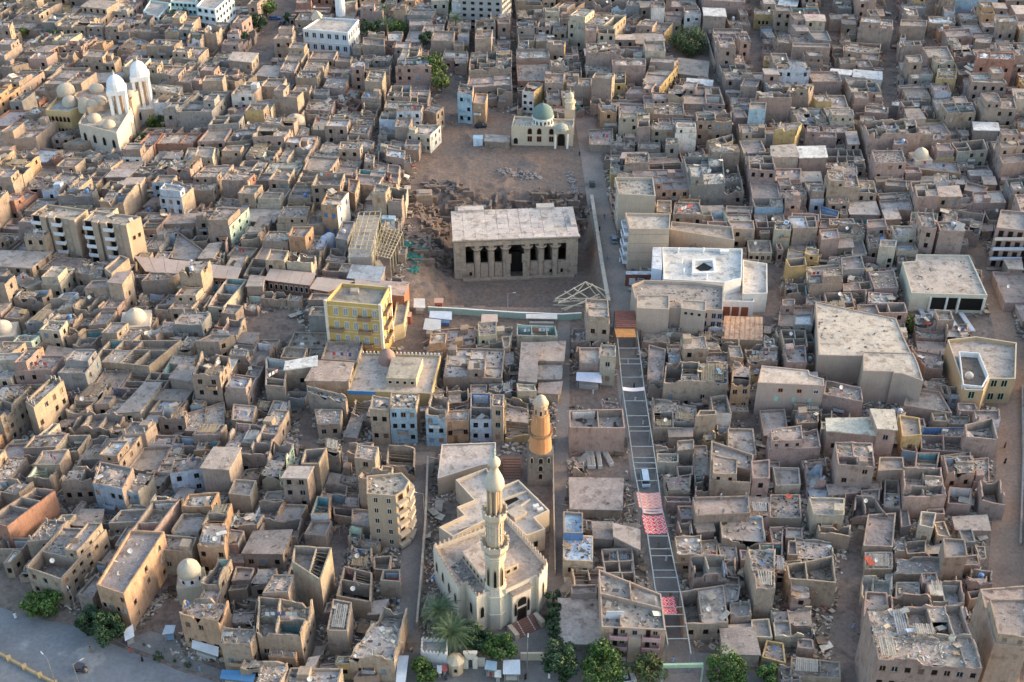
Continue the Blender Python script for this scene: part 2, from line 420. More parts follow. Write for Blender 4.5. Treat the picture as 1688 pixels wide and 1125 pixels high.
def house(S, q, h, col='m', style='C', wins=None, r=R, roofcol=None, incol=None, z0=0.0, low=0, parapet=None, wkind=None, wcol=None,
          facade=None, door=False, roomsize=4.2, clutter=1.0, frontcol=None, mat='mud_plaster', frame=None):
    """q: FL, FR, BR, BL plan points (ccw). styles: N neat parapet, F flat slab, C cluttered parapet, R ruined rooms, G open rooms"""
    KIT['pal'] = r.sample(BITC, 4); KIT['n'] = r.choice((.25,.6,1,1.5,2.2)); KIT['s'] = r.choice((.45,.6,.8,1.1))
    if KIT['s'] < .7: KIT['n'] *= 1.5
    q = [Vector(p[:2]) for p in q]
    a = sum(q[i].x*q[(i+1)%4].y-q[(i+1)%4].x*q[i].y for i in range(4))
    if a < 0: q = [q[1], q[0], q[3], q[2]]
    base = vary(PAL[col] if isinstance(col, str) else col, r, .09)
    painted = isinstance(col, str) and col in 'wbBklqs'; mudc = vary(PAL['m'] if painted else base, r, .06)
    rc = vary(roofcol or r.choice([(.365,.31,.27),(.42,.355,.31),(.325,.28,.25),(.45,.38,.33),(.385,.31,.265),(.30,.25,.22)]), r, .14)
    ic = vary(incol or (.32,.275,.235), r, .08)
    th = .32; qi = inset(q, [th]*4)
    W_, D_ = (q[1]-q[0]).length, (q[3]-q[0]).length
    ph = parapet if parapet is not None else {'N': .7, 'F': .12, 'C': r.uniform(.25,.9), 'R': .55, 'G': .4}[style]
    wob = {'N': .02, 'F': .0, 'C': .16, 'R': .6, 'G': .15}[style]
    ceil = h
    def mk(L=8.0):
        n = max(3, int(L/1.15)); hs = []; lv = 0.0
        for k in range(n+1):
            if r.random() < (.35 if style == 'R' else .18): lv = r.uniform(-1, 1)*wob*1.3
            hs.append(lv+r.uniform(-.3,.3)*wob)
        if style == 'R':
            for _ in range(r.choice((0,1,1,2))): k = r.randrange(n); hs[k] -= r.uniform(.6,1.9); hs[k+1] -= r.uniform(.2,1.5)
        def f(t):
            x = t*n; i = min(n-1, int(x)); return max(z0+1.2, h+ph+lerp(hs[i], hs[i+1], min(1, max(0, (x-i-.35)*3.3))))
        return f
    wall = S.mb(); recs = []; wins = wins or {}
    nst = max(1, round(h/3.2)); zfloor = h-min(h-.4, 3.4) if style in 'RG' else h-.3
    sides = dict(f=0, r=1, k=2, l=3)
    for s, i in sides.items():
        A, B = q[i], q[(i+1)%4]; L = (B-A).length; ops = []
        if s in wins and L > 1.6:
            nr, nc = wins[s]; sh = h/nr if nr > 0 else h
            ww, wh = min(1.15, L/nc*.55), min(1.6, sh*.5)
            for j in range(nr):
                zb = z0+j*sh+sh*.34
                for k in range(nc):
                    c = (k+.5)/nc*L+r.uniform(-.08,.08)
                    if clutter > .3 and r.random() < .1: continue
                    ops.append((c-ww/2, c+ww/2, zb, zb+wh))
            if s == 'f' and h > 2.8 and L > 3.5 and r.random() < .7:
                c = r.uniform(1.0, L-1.0)
                if not any(o[0]-.6 < c < o[1]+.6 and o[2] < z0+2.3 for o in ops): ops.append((c-.5, c+.5, z0-.05, z0+2.1))
        fc = vary(PAL[frontcol], r, .04) if (frontcol and s == 'f') else (vary(PAL[facade], r, .04) if facade and s == 'r' else (base if not painted or s == 'f' else mudc))
        R_ = wall_run(wall, A, B, qi[i], qi[(i+1)%4], z0-.3, zfloor if style in 'RG' else h-.4, mk(L), fc, ic if style in 'RG' else fc, ops, r=r, mat=mat, topcol=mudc, seg=.7 if style in 'RC' else 1.6)
        for (p, out, w, hh) in R_:
            kd = wkind or r.choice(['open','open','cross','shutter'])
            wc = wcol or r.choice([(.30,.22,.15),(.16,.11,.08),(.45,.42,.38),(.22,.30,.36),(.36,.20,.12)])
            S.win(p, out, w, hh, kd, wc)
    S.put(wall, 'wall')
    if style == 'F':
        sl = S.mb(); e = inset(q, [-.25]*4)
        sl.box8([V3(p, h-.05) for p in e], [V3(p, h+ph+.12) for p in e], rc, 'roof_dust', True); S.put(sl, 'roof_slab')
        if clutter > 0:
            rb = S.mb(); bits(rb, qi, h+ph+.12, int(W_*D_*.05*clutter), r, .8); S.put(rb, 'roof_debris', 'stuff')
        return
    def P(u, v): return qi[0].lerp(qi[1], u).lerp(qi[3].lerp(qi[2], u), v)
    rooms, walls = [], []; up = False
    if style in 'RG': bsp(r, 0, 1, 0, 1, W_, D_, roomsize, rooms, walls)
    elif W_*D_ > 45 and style == 'C': bsp(r, 0, 1, 0, 1, W_, D_, 5.5, rooms, walls)
    else: rooms = [(0,1,0,1)]
    rb = S.mb()
    for (u0,u1,v0,v1) in rooms:
        Q = [P(u0,v0), P(u1,v0), P(u1,v1), P(u0,v1)]; w, d = (Q[1]-Q[0]).length, (Q[3]-Q[0]).length
        k = r.random(); area = w*d; rm = S.mb(); c = vary(rc, r, .1)
        if style == 'N' or (style == 'C'):
            z = h-(0 if len(rooms) == 1 else r.choice((0,0,0,.35)))
            if len(rooms) > 1 and not up and min(w, d) > 2.8 and r.random() < .5:      # an upper storey over part of the roof
                up = True; uh = h+r.uniform(2.3,3.1); mid_ = (Q[0]+Q[2])/2; Qo = [p.lerp(mid_, .01) for p in Q]; Qn = inset(Qo, [.25]*4); uw = S.mb(); ub = vary(mudc if r.random() < .6 else base, r, .08)
                for i in range(4):
                    Lw = (Qo[(i+1)%4]-Qo[i]).length; nc = max(1, int(Lw/2.4)); ops = [((k_+.5)/nc*Lw-.42, (k_+.5)/nc*Lw+.42, h+.7, h+1.75) for k_ in range(nc)] if i in (0, 1, 3) and r.random() < .55 and Lw > 1.4 else []
                    for (p_, o_, w_, h_) in wall_run(uw, Qo[i], Qo[(i+1)%4], Qn[i], Qn[(i+1)%4], h-.5, uh-.4, (lambda t, hs=[uh+r.uniform(-.15,.3) for _ in range(4)]: lerp(hs[min(2,int(t*3))], hs[min(2,int(t*3))+1], t*3-min(2,int(t*3)))), ub, ub, ops, r=r): S.win(p_, o_, w_, h_, r.choice(('open','cross','shutter')), r.choice([(.30,.22,.15),(.16,.11,.08),(.45,.42,.38)]))
                uw.face([V3(p, uh-.35) for p in Qn], vary(rc, r, .15), 'roof_dust'); S.put(uw, 'upper_storey'); bits(rb, Qn, uh-.35, int(area*.5*clutter), r); continue
            if style == 'C' and len(rooms) > 2 and k < .13: z = max(z0+.3, h-3.2)
            rm.face([V3(p, z) for p in Q], c, 'roof_dust'); S.put(rm, 'roof')
            if clutter:
                bits(rb, Q, z, int(area*(.95 if style == 'C' else .12)*clutter), r)
                if style == 'C' and r.random() < .35 and area > 8: mound(rb, [lerp(Q[0],p,.0) if False else p.lerp(Q[0].lerp(Q[2],.5), .35) for p in Q], z, r.uniform(.3,.8), r, rc)
                if style == 'C' and r.random() < .25 and min(w, d) > 3.2:    # small store room on the roof
                    i = r.randrange(4); cc = Q[i]; e1 = Q[(i+1)%4].lerp(cc, 1-min(.6, 2.4/max(.1,(Q[(i+1)%4]-cc).length))); e2 = Q[i-1].lerp(cc, 1-min(.6, 2.2/max(.1,(Q[i-1]-cc).length)))
                    e3 = e1+e2-cc; rr = S.mb(); hh = r.uniform(1.5,2.4)
                    P4 = ccw([cc, e1, e3, e2]); m4 = (Vector(P4[0])+Vector(P4[2]))/2; P4 = [Vector(p).lerp(m4, .04) for p in P4]
                    rr.box8([V3(p, z-.02) for p in P4], [V3(p, z+hh+r.uniform(-.05,.05)) for p in P4], vary(base, r, .06), 'mud_plaster')
                    S.put(rr, 'roof_hut')
        else:
            t = r.random(); zt = h if t < (.5 if style == 'R' else .3) else (max(z0+.15, h-r.uniform(1.6,2.9)) if t < .88 else max(z0+.1, h-4.5))
            if zt > h-1:
                rm.face([V3(p, zt) for p in Q], c, 'roof_dust'); bits(rb, Q, zt, int(area*1.2*clutter), r)
            else:
                if style == 'R' and r.random() < .75: mound(rm, Q, zt, r.uniform(.3,1.3), r, c)
                else: rm.face([V3(p, zt) for p in Q], c, 'roof_dust')
                bits(rb, Q, zt+.2, int(area*1.1*clutter), r)
                if r.random() < .28:                               # bare palm-log rafters left over the room
                    rf = S.mb(); n = int(d/.8); zz = h-.2
                    for j in range(1, n):
                        a0, a1 = Q[0].lerp(Q[3], j/n), Q[1].lerp(Q[2], j/n)
                        if r.random() < .25: continue
                        rf.beam(V3(a0, zz+r.uniform(-.1,.1)), V3(a1.lerp(a0, r.choice((0,0,.3))), zz+r.uniform(-.3,.1)), .16, .16, vary((.22,.16,.11), r, .2))
                    S.put(rf, 'rafters', 'stuff')
            if zt > h-1 and r.random() < .22 and min(w, d) > 1.6:    # reed mat or boards laid over part of the room
                mt = S.mb(); m4 = Q[0].lerp(Q[2], .5); QQ = [p.lerp(m4, .2) for p in Q]; zz = zt+r.uniform(.3,1.3); nb = max(3, int(w/.5)); cb = r.choice([(.34,.27,.18),(.25,.19,.14),(.40,.36,.30),(.30,.31,.32)])
                for k_ in range(nb): a_, b_ = QQ[0].lerp(QQ[1], (k_+.5)/nb), QQ[3].lerp(QQ[2], (k_+.5)/nb); mt.beam(V3(a_, zz+r.uniform(-.05,.05)), V3(b_, zz+r.uniform(-.1,.3)), w/nb*.55, .06, vary(cb, r, .12))
                S.put(mt, 'reed_mat', 'stuff')
            if r.random() < .36:                                    # painted plaster left on one inner wall
                pc = r.choice([PAL['b'], PAL['B'], PAL['k'], PAL['q'], PAL['w'], PAL['w'], (.5,.34,.3)])
                i = r.choice((2, 2, 1, 3)); a_, b_ = Q[i], Q[(i+1)%4]; m4 = Q[0].lerp(Q[2], .5)
                o = (m4-a_.lerp(b_, .5)); o.normalize(); a_ = a_+o*.17; b_ = b_+o*.17
                zt2 = min(h+.1, zt+2.5); zb = zt+.02
                if zt < h-1:
                    pw = S.mb(); a_, b_ = a_.lerp(b_, .08), b_.lerp(a_, .08)
                    pw.box8([V3(a_-o*.1, zb), V3(b_-o*.1, zb), V3(b_, zb), V3(a_, zb)], [V3(a_-o*.1, zt2), V3(b_-o*.1, zt2), V3(b_, zt2-.1), V3(a_, zt2-.1)], vary(pc, r, .1), 'mud_plaster'); S.put(pw, 'painted_wall')
        rm2 = rm
        if style in 'RG': S.put(rm2, 'floor')
    for (ua,va,ub,vb) in walls:
        A, B = P(ua,va), P(ub,vb); L = (B-A).length
        if L < .6: continue
        d = (B-A)/L; nn = Vector((-d.y, d.x))*.14; w = S.mb(); n = max(1, int(L/1.5))
        hb = h+(r.uniform(-.2,.9) if style == 'R' else (ph-.1 if style == 'G' else r.uniform(.05,.5)))
        hs = [hb+r.uniform(-1,1)*wob*.8 for _ in range(n+1)]
        if style == 'R' and r.random() < .25: hs = [x-r.uniform(0,2.0) for x in hs]
        zb = max(z0, h-3.6)
        for k in range(n):
            p, s_ = A+d*(L*k/n), A+d*(L*(k+1)/n)
            if style == 'R' and r.random() < .06: continue
            w.box8([V3(p-nn,zb),V3(s_-nn,zb),V3(s_+nn,zb),V3(p+nn,zb)], [V3(p-nn,hs[k]),V3(s_-nn,hs[k+1]),V3(s_+nn,hs[k+1]+.02),V3(p+nn,hs[k]+.02)], ic if style in 'RG' and incol is None else mudc, mat)
        S.put(w, 'inner_wall')
    if clutter and style in 'NC' and r.random() < .16:                # unfinished concrete stubs waiting for another floor
        for uu, vv in ((.03,.04),(.97,.04),(.97,.96),(.03,.96),(.5,.04),(.5,.96)):
            p = P(uu, vv); cs = S.mb(); cs.box(V3(p, h-.1), .35, .35, ph+r.uniform(.7,1.6), (.30,.29,.28), 'mud_plaster'); S.put(cs, 'column_stub')
    if 'f' in wins and h > 5 and r.random() < .4 and W_ > 4.5:        # balcony on the front
        A, B = q[0], q[1]; d_ = (B-A).normalized(); o_ = Vector((d_.y, -d_.x)); t_ = r.uniform(.3,.7); zz = h*(.5 if nst < 3 else r.choice((.34,.67)))+.15; c_ = A.lerp(B, t_)+o_*.5; an_ = math.atan2(d_.y, d_.x)
        bl = S.mb(); bl.box(V3(c_, zz), 2.6, 1.0, .14, base, 'mud_plaster', an_); bl.box(V3(c_+o_*.45, zz+.14), 2.6, .09, .8, vary(r.choice([base, PAL['d'], PAL['w'], PAL['s'], PAL['o']]), r), 'mud_plaster', an_)
        for sg in (-1.25, 1.25): bl.box(V3(c_+d_*sg, zz+.14), .08, .8, .78, base, 'mud_plaster', an_)
        S.put(bl, 'balcony')
    if clutter and r.random() < .12 and min(W_, D_) > 5:             # washing on a line
        a_, b_ = P(.15, r.uniform(.2,.8)), P(.85, r.uniform(.2,.8)); wl = S.mb(); n_ = int((b_-a_).length/1.0)
        for k_ in range(n_):
            if r.random() < .3: continue
            p_, q_ = a_.lerp(b_, k_/n_), a_.lerp(b_, (k_+.7)/n_); cc_ = vary(r.choice([PAL['w'],PAL['b'],(.5,.1,.1),PAL['B'],(.1,.12,.25),(.55,.35,.4)]), r); zt_ = h+1.7
            nn_ = Vector((0,.04)); wl.box8([V3(p_-nn_,zt_-r.uniform(.7,1.2)),V3(q_-nn_,zt_-1),V3(q_+nn_,zt_-1),V3(p_+nn_,zt_-1)], [V3(p_-nn_,zt_),V3(q_-nn_,zt_),V3(q_+nn_,zt_),V3(p_+nn_,zt_)], cc_, 'cloth')
        if wl.f: wl.beam(V3(a_, h+1.7), V3(b_, h+1.7), .04, .04, (.1,.1,.1), 'wood'); S.put(wl, 'washing_line', 'stuff')
    if clutter and r.random() < .10 and min(W_, D_) > 5:             # satellite dish
        p = P(r.uniform(.2,.8), r.uniform(.2,.8)); sd = S.mb(); sd.beam(V3(p, h), V3(p, h+.9), .08, .08, (.4,.4,.4), 'paint_metal')
        c = V3(p, h+1.1); n_ = Vector((.3,-.8,.6)).normalized(); e1 = n_.cross(Vector((0,0,1))).normalized(); e2 = n_.cross(e1)
        ring = [c+(e1*math.cos(k*math.pi/4)+e2*math.sin(k*math.pi/4))*.55+n_*.12 for k in range(8)]
        for k in range(8): sd.face([c, ring[k], ring[(k+1)%8]], (.62,.62,.6), 'paint_metal')
        S.put(sd, 'satellite_dish')
    if clutter and r.random() < .035:                                  # water tank
        p = P(r.uniform(.2,.8), r.uniform(.2,.8)); wt = S.mb(); wt.lathe(V3(p, h), [(.55,0),(.6,.2),(.6,1.1),(.35,1.3),(.01,1.35)], 10, r.choice([(.6,.6,.6),PAL['l'],(.08,.08,.08),PAL['B']]), 'paint_metal'); S.put(wt, 'water_tank')
    if len(rb.f): S.put(rb, 'roof_debris', 'stuff')

STY = dict(N='flat swept roof behind a low parapet', F='bare flat slab roof', C='roof cluttered with rubble and planks', R='roofless rooms full of rubble', G='open roofless rooms')
HOUSES = []       # (screen size, spec) collected first, built later
def add_house(q, h, col='m', style='C', wins=None, label=None, name='house', group=None, hand=True, z0=0, **kw):
    q = [Vector(p[:2]) for p in q]
    c = (q[0]+q[2])/2; dist = math.hypot(c.y, CAMH)
    ar = abs((q[2]-q[0]).cross(q[3]-q[1]) if False else ((q[2].x-q[0].x)*(q[3].y-q[1].y)-(q[2].y-q[0].y)*(q[3].x-q[1].x))/2)
    px = PX(V3(c, h))
    vis = -40 < px[0] < 1728 and -20 < px[1] < 1165
    size = (ar*.55+h*(q[1]-q[0]).length*.8)/dist**2*1e4*(1 if vis else .05)
    h = max(h, 2.2)
    HOUSES.append(dict(q=q, h=h, col=col, style=style, wins=wins, label=label, name=name, group=group, hand=hand, z0=z0, kw=kw, size=size, c=c, px=px, vis=vis))
    occupy(q)
def hh(crop, pts, yb, col='m', style='C', wins=None, label=None, **kw):
    """pts: roof-edge corners FL, FR, BR(, BL) in crop pixels; yb: pixel row where the wall below FL meets the ground"""
    P = [CR(crop, *p) for p in pts]; ybp = CR(crop, 0, yb)[1]
    h = HT(P[0][0], P[0][1], ybp); h = max(2.6, h)
    ph = {'N': .7, 'F': .25, 'C': .6, 'R': .8, 'G': .5}[style]
    if kw.get('h'): h = kw.pop('h')+ph
    q = [U(x, y, h) for x, y in P]
    if len(q) == 3: q.append(q[0]+q[2]-q[1])
    add_house(q, h-ph, col, style, wins, label, **kw)
KIT['pal'] = None
# ---------------------------------------------------------------- landmark helpers
def polyblock(T, poly, z0, z1, col, par=.8, roofcol=(.40,.34,.28), mat='clean_paint', th=.3, name='wall', roofname='roof', roofmat='roof_dust', capcol=None):
    poly = [Vector(p[:2]) for p in ccw(poly)]; n = len(poly); pi = inset(poly, [th]*n)
    w = MB()
    for i in range(n):
        a, b, ai, bi = poly[i], poly[(i+1)%n], pi[i], pi[(i+1)%n]
        w.face([V3(a,z0-.4), V3(b,z0-.4), V3(b,z1), V3(a,z1)], col, mat)
        if par > 0:
            w.face([V3(a,z1), V3(b,z1), V3(bi,z1), V3(ai,z1)], capcol or col, mat)
            w.face([V3(bi,z1-par), V3(ai,z1-par), V3(ai,z1), V3(bi,z1)], col, mat)
    o = w.obj(name, T); r_ = MB(); r_.face([V3(p, z1-par) for p in (pi if par > 0 else poly)], roofcol, roofmat); r_.obj(roofname, T)
    return o, pi
def edge_windows(T, a, b, rows, cols, z0, z1, w=.9, h=1.4, kind='open', color=(.3,.25,.2), skip=(), arch_top=False, lo=0.0, hi=1.0):
    """windows set 3 cm proud of the wall line a-b (outside is to the right of a->b)"""
    a, b = Vector(a[:2]), Vector(b[:2]); d = (b-a); L = d.length; d.normalize(); out = Vector((d.y, -d.x))
    for j in range(rows):
        for k in range(cols):
            if (j, k) in skip: continue
            t = lo+(hi-lo)*(k+.5)/cols; zz = z0+(z1-z0)*(j+.32)/rows
            p = a+d*(L*t)+out*.03
            put_window(T, V3(p, zz), (out.x, out.y), w, h, kind, color)
def crenels(T, a, b, z, col, step=.9, w=.45, h=.6, name='crenellation'):
    a, b = Vector(a[:2]), Vector(b[:2]); L = (b-a).length; n = max(1, int(L/step)); d = (b-a)/L; ang = math.atan2(d.y, d.x); m = MB()
    nn = Vector((-d.y, d.x))*.15
    for k in range(n):
        m.box(V3(a+d*(L*(k+.5)/n)+nn, z-.05), w, .26, h, col, 'clean_paint', ang)
        m.box(V3(a+d*(L*(k+.5)/n)+nn, z+h-.06), w*.5, .25, .22, col, 'clean_paint', ang)
    m.obj(name, T, 'stuff')
def balcony(T, a, b, t, z, w, d_=1.1, h=.95, col=(.5,.45,.4), railcol=(.35,.25,.2)):
    a, b = Vector(a[:2]), Vector(b[:2]); d = (b-a).normalized(); out = Vector((d.y, -d.x)); c = a.lerp(b, t)
    ang = math.atan2(d.y, d.x); m = MB(); m.box(V3(c+out*(d_/2-.02), z-.15), w, d_, .15, col, 'clean_paint', ang); s = m.obj('balcony', T)
    r_ = MB(); r_.box(V3(c+out*(d_-.05), z), w, .1, h, railcol, 'clean_paint', ang)
    for sg in (-1, 1): r_.box(V3(c+d*(sg*(w/2-.04))+out*(d_/2-.05), z), .1, d_-.12, h-.02, railcol, 'clean_paint', ang)
    r_.obj('balustrade', s)
def opening(T, a, b, t, z, w, h, name='door', color=(.14,.08,.05), arch=False, kind=None):
    a, b = Vector(a[:2]), Vector(b[:2]); d = (b-a).normalized(); out = Vector((d.y, -d.x)); p = a.lerp(b, t)+out*.04
    put_window(T, V3(p, z), (out.x, out.y), w, h, kind or ('arch' if arch else 'shutter'), color, name)

# ---------------------------------------------------------------- the temple in its pit
TL, TR_ = Vector((-17.5, 326.5)), Vector((20.0, 329.3)); te = (TR_-TL).normalized(); tn = Vector((-te.y, te.x)); TW = (TR_-TL).length; TD = 17.2
SAND = (.45,.35,.265); SAND2 = (.40,.31,.24)
def tp(x, y): return TL+te*x+tn*y
T = thing('temple', 'ancient sandstone temple with flat stone roof and columned front in the excavated pit', 'temple', (0, 328, PITZ))
angT = math.atan2(te.y, te.x); kx = TW/770
def tbox(name, x0, x1, y0, y1, z0, z1, col=SAND, bat=0, par=T):
    m = MB(); P = [tp(x0,y0), tp(x1,y0), tp(x1,y1), tp(x0,y1)]
    Q = [tp(x0+bat,y0+bat*.6), tp(x1-bat,y0+bat*.6), tp(x1-bat,y1-bat), tp(x0+bat,y1-bat)]
    m.box8([V3(p,z0) for p in P], [V3(p,z1) for p in Q], vary(col, R, .05), 'mud_plaster', True); return m.obj(name, par)
zt0 = PITZ-.4
for x0, x1 in ((0, 3.5), (TW-3.45, TW)):      # corner walls in stone courses
    for k in range(12):
        za, zb = lerp(zt0, 3.75, k/12), lerp(zt0, 3.75, (k+1)/12)-.05; e = R.uniform(0,.05); sp = x0+(x1-x0)*R.uniform(.35,.65)
        tbox('stone_block', x0-e, sp-.03, -e, 1.6, za, zb); tbox('stone_block', sp, x1+(e if x0 else -.0), -R.uniform(0,.05), 1.6, za, zb)
for x0, x1 in ((.05, 1.5), (TW-1.5, TW-.05)):
    for k in range(10):
        za, zb = lerp(zt0, 5.2, k/10), lerp(zt0, 5.2, (k+1)/10)-.05
        for j in range(5): ya, yb = lerp(1.66, TD, (j+(.25*(k%2) if j else 0))/5), lerp(1.66, TD, min(1, (j+1+.25*(k%2))/5))-.05; tbox('stone_block', x0-R.uniform(0,.06), x1+R.uniform(0,.04), ya, yb, za, zb)
tbox('back_wall', 1.505, TW-1.505, TD-1.5, TD, zt0, 5.2)
for k in range(13): tbox('architrave', -.02+(TW+.04)*k/13, -.02+(TW+.04)*(k+1)/13-.05, -.06-R.uniform(0,.05), 1.6, 3.755, 5.19)
for x0, x1, y0, y1 in ((-.55, TW+.55, -.6, 1.0),):
    m = MB(); P = lambda o: [tp(-o, -o), tp(TW+o, -o), tp(TW+o, 1.2), tp(-o, 1.2)]
    m.box8([V3(p,5.2) for p in P(.03)], [V3(p,5.75) for p in P(.55)], SAND, 'mud_plaster', True)
    m.box8([V3(p,5.75) for p in P(.56)], [V3(p,6.02) for p in P(.56)], SAND, 'mud_plaster', True); m.obj('cornice', T)
tbox('roof_bed', .2, TW-.2, 1.21, TD-.1, 5.205, 5.72, SAND2)
def column(px_, y=.85, par=T, hi=3.75, r_=1.02):
    c = tp((px_-330)*kx, y); m = MB()
    m.lathe(V3(c, zt0), [(r_*1.12, 0), (r_*1.12, .9), (r_, .95), (r_*.94, 9.6), (r_*.90, 9.7), (r_*1.0, 10.0)], 16, SAND, 'mud_plaster'); sh = m.obj('column', par, smooth=False)
    k = MB(); k.lathe(V3(c, zt0+10), [(r_*.95, 0), (r_*1.15, .35), (r_*1.55, .85), (r_*1.8, 1.15), (r_*1.75, 1.25), (r_*.8, 1.27)], 16, SAND, 'mud_plaster'); k.obj('capital', sh)
    b = MB(); b.box(V3(c, zt0+11.28), 1.5, 1.5, hi-.005-(zt0+11.28), SAND, 'mud_plaster', angT); b.obj('abacus', sh)
cols = (473, 561, 650, 785, 872, 960)
for c in cols: column(c)
for y in (6.2, 11.2):
    for c in cols: column(c, y)
spans = [(402,473),(473,561),(561,650),(785,872),(872,960),(960,1030)]
for i, (a_, b_) in enumerate(spans):
    x0 = (a_-330)*kx+(0 if i == 0 else 1.0); x1 = (b_-330)*kx-(0 if i == 5 else 1.0)
    s = tbox('screen_wall', x0+.02 if i else x0+.01, x1-.02, .25, 1.15, zt0, -3.25)
    tbox('screen_cornice', x0+.03, x1-.03, .1, 1.25, -3.245, -2.85, par=s)
    tbox('screen_base', x0+.03, x1-.03, -.05, .24, zt0, -6.9, SAND2, par=s)
for xx in (355+76, 1003, 935):
    opening(T, tp(0, .25), tp(TW, .25), (xx-330)/770, PITZ+.5, .8, 1.9, 'small_doorway', (.2,.15,.1), kind='open')
for sgn, c in ((1, 668), (-1, 768)):      # worn door jambs beside the middle columns
    x = (c-330)*kx; tbox('door_jamb', x-.55, x+.55, -.25, .2, zt0, -2.6); tbox('jamb_top', x-.8, x+.8, -.35, .3, -2.6, .3, SAND)
m = MB(); m.box(V3(tp((718-330)*kx, 3.4), PITZ), 5.2, .3, 7.0, (.03,.025,.02), 'wood', angT); m.obj('inner_gate', T)
tbox('paving_ledge', 2.5, TW-1, -1.5, -.1, PITZ-.3, PITZ+.45, SAND2)
nx_, ny_ = 11, 6                          # roof stones, each with its joint
for j in range(ny_):
    xs = [-.3+(TW+.6)*k/nx_ for k in range(nx_+1)]
    for k in range(nx_):
        x0, x1 = xs[k]+R.uniform(.02,.08), xs[k+1]-R.uniform(.0,.06); y0 = -.5+(TD+.4)*j/ny_+.04; y1 = -.5+(TD+.4)*(j+1)/ny_
        dz = R.uniform(0,.09); m = MB(); col = vary((.58,.49,.43), R, .05)
        m.box8([V3(tp(x,y),6.025) for x,y in ((x0,y0),(x1,y0),(x1,y1),(x0,y1))], [V3(tp(x,y),6.2+dz) for x,y in ((x0,y0),(x1,y0),(x1,y1),(x0,y1))], col, 'roof_dust', True); m.obj('roof_stone', T)
for x0,x1,y0,y1 in ((2,10,TD-1.0,TD+1.3),(26.5,32,TD-1.0,TD+1.5)): tbox('roof_block', x0, x1, y0, y1, 5.0, 6.95, (.56,.48,.42))
tbox('roof_block', TW-1.6, TW-.1, 5, 11, 6.3, 7.0, (.50,.43,.37))
occupy([tp(-2,-3), tp(TW+2,-3), tp(TW+2,TD+2), tp(-2,TD+2)])
OCC.append([(p.x, p.y) for p in ccw([U(662,522), U(1000,513), U(970,235), U(725,150), U(693,250), U(676,400)])])
OCC.append([(p.x, p.y) for p in ccw([U(690,262), U(735,235), U(700,330), U(668,330)])])

# retaining wall along the right rim, white fence wall in front
def wall_thing(name, label, cat, px, z0, z1, w, col, mat='mud_plaster', group=None, cap=None):
    P = [U(*p) if len(p) == 2 else Vector(p) for p in px]; T_ = thing(name, label, cat, (P[0].x, P[0].y, z0), group); m = MB(); c = MB()
    for i in range(len(P)-1):
        a, b = P[i], P[i+1]; d = Vector((b.x-a.x, b.y-a.y)).normalized(); n = Vector((-d.y, d.x))*w/2; A, B = Vector((a.x,a.y)), Vector((b.x,b.y)); k = max(1, int((B-A).length/4))
        for j in range(k):
            p, q = A.lerp(B, j/k), A.lerp(B, (j+1)/k); dz = R.uniform(-.05,.05)
            m.box8([V3(p-n,z0),V3(q-n,z0),V3(q+n,z0),V3(p+n,z0)], [V3(p-n,z1+dz),V3(q-n,z1+dz),V3(q+n,z1+dz),V3(p+n,z1+dz)], vary(col, R, .03), mat)
            if cap:
                n2 = n*1.35; c.box8([V3(p-n2,z1+.06),V3(q-n2,z1+.06),V3(q+n2,z1+.06),V3(p+n2,z1+.06)], [V3(p-n2,z1+.24),V3(q-n2,z1+.24),V3(q+n2,z1+.24),V3(p+n2,z1+.24)], cap, mat, True)
    m.obj('wall', T_)
    if cap: c.obj('coping', T_)
    return T_
wall_thing('retaining_wall', 'long straight retaining wall with pale coping right of the temple pit', 'wall', [(1003,503),(992,440),(983,380),(975,328)], PITZ-.5, 1.3, .8, (.44,.37,.29), cap=(.5,.43,.35))
wall_thing('fence_wall', 'low pale green and white fence wall in front of the temple pit', 'wall', [(706,516),(760,519),(850,525),(925,528),(958,526)], -.5, 1.9, .3, (.38,.48,.40), 'clean_paint', cap=(.74,.74,.70))
# mud-brick ruins in and around the pit
def ruin_row(name, label, cat, pts, n, seed, zf=None, group=None, smax=(2.5,1.6), col=(.24,.18,.145), spread=1.0):
    r = random.Random(seed); P = [U(*p) for p in pts]; base = P[0]; T_ = thing(name, label, cat, (base.x, base.y, gz(base.x, base.y)), group)
    lo = MB()
    for k in range(n):
        t = r.random()*(len(P)-1); i = int(t); p = P[i].lerp(P[i+1], t-i); p = Vector((p.x+r.gauss(0, 1.2*spread), p.y+r.gauss(0, 2.0*spread)))
        z = gz(p.x, p.y); lo.box(V3(p, z-.7), r.uniform(.5,smax[0]*1.6), r.uniform(.35,smax[1]*.7), r.uniform(.8,2.0 if smax[0] > 2 else 1.3), vary(col, r, .16), 'rubble', r.uniform(0,3.1), r.uniform(-.2,.2))
    lo.obj('broken_masonry', T_, 'stuff')
    if smax[0] > 2:
        for k in range(34 if n > 100 else 8):
            t = r.random()*(len(P)-1); i = int(t); p = P[i].lerp(P[i+1], t-i); p = Vector((p.x+r.gauss(0, 2.2), p.y+r.gauss(0, 3.0))); z = gz(p.x, p.y); m = MB()
            m.box(V3(p, z-1.2), r.uniform(2.5,7), r.uniform(.5,.9), 1.2+r.uniform(.5,1.9), vary(col, r, .14), 'rubble', r.choice((0, math.pi/2))+r.uniform(-.12,.12)); m.obj('wall_stub', T_)
    return T_
ruin_row('ruined_wall', 'tumbled mud-brick walls on the left slope of the temple pit', 'ruin', [(672,335),(700,345),(735,350),(690,400),(735,395),(680,420)], 200, 4, spread=1.5)
ruin_row('ruined_wall', 'broken mud-brick terraces behind the temple roof', 'ruin', [(755,335),(800,342),(850,340),(900,325),(950,330),(968,350)], 180, 5, spread=1.6)
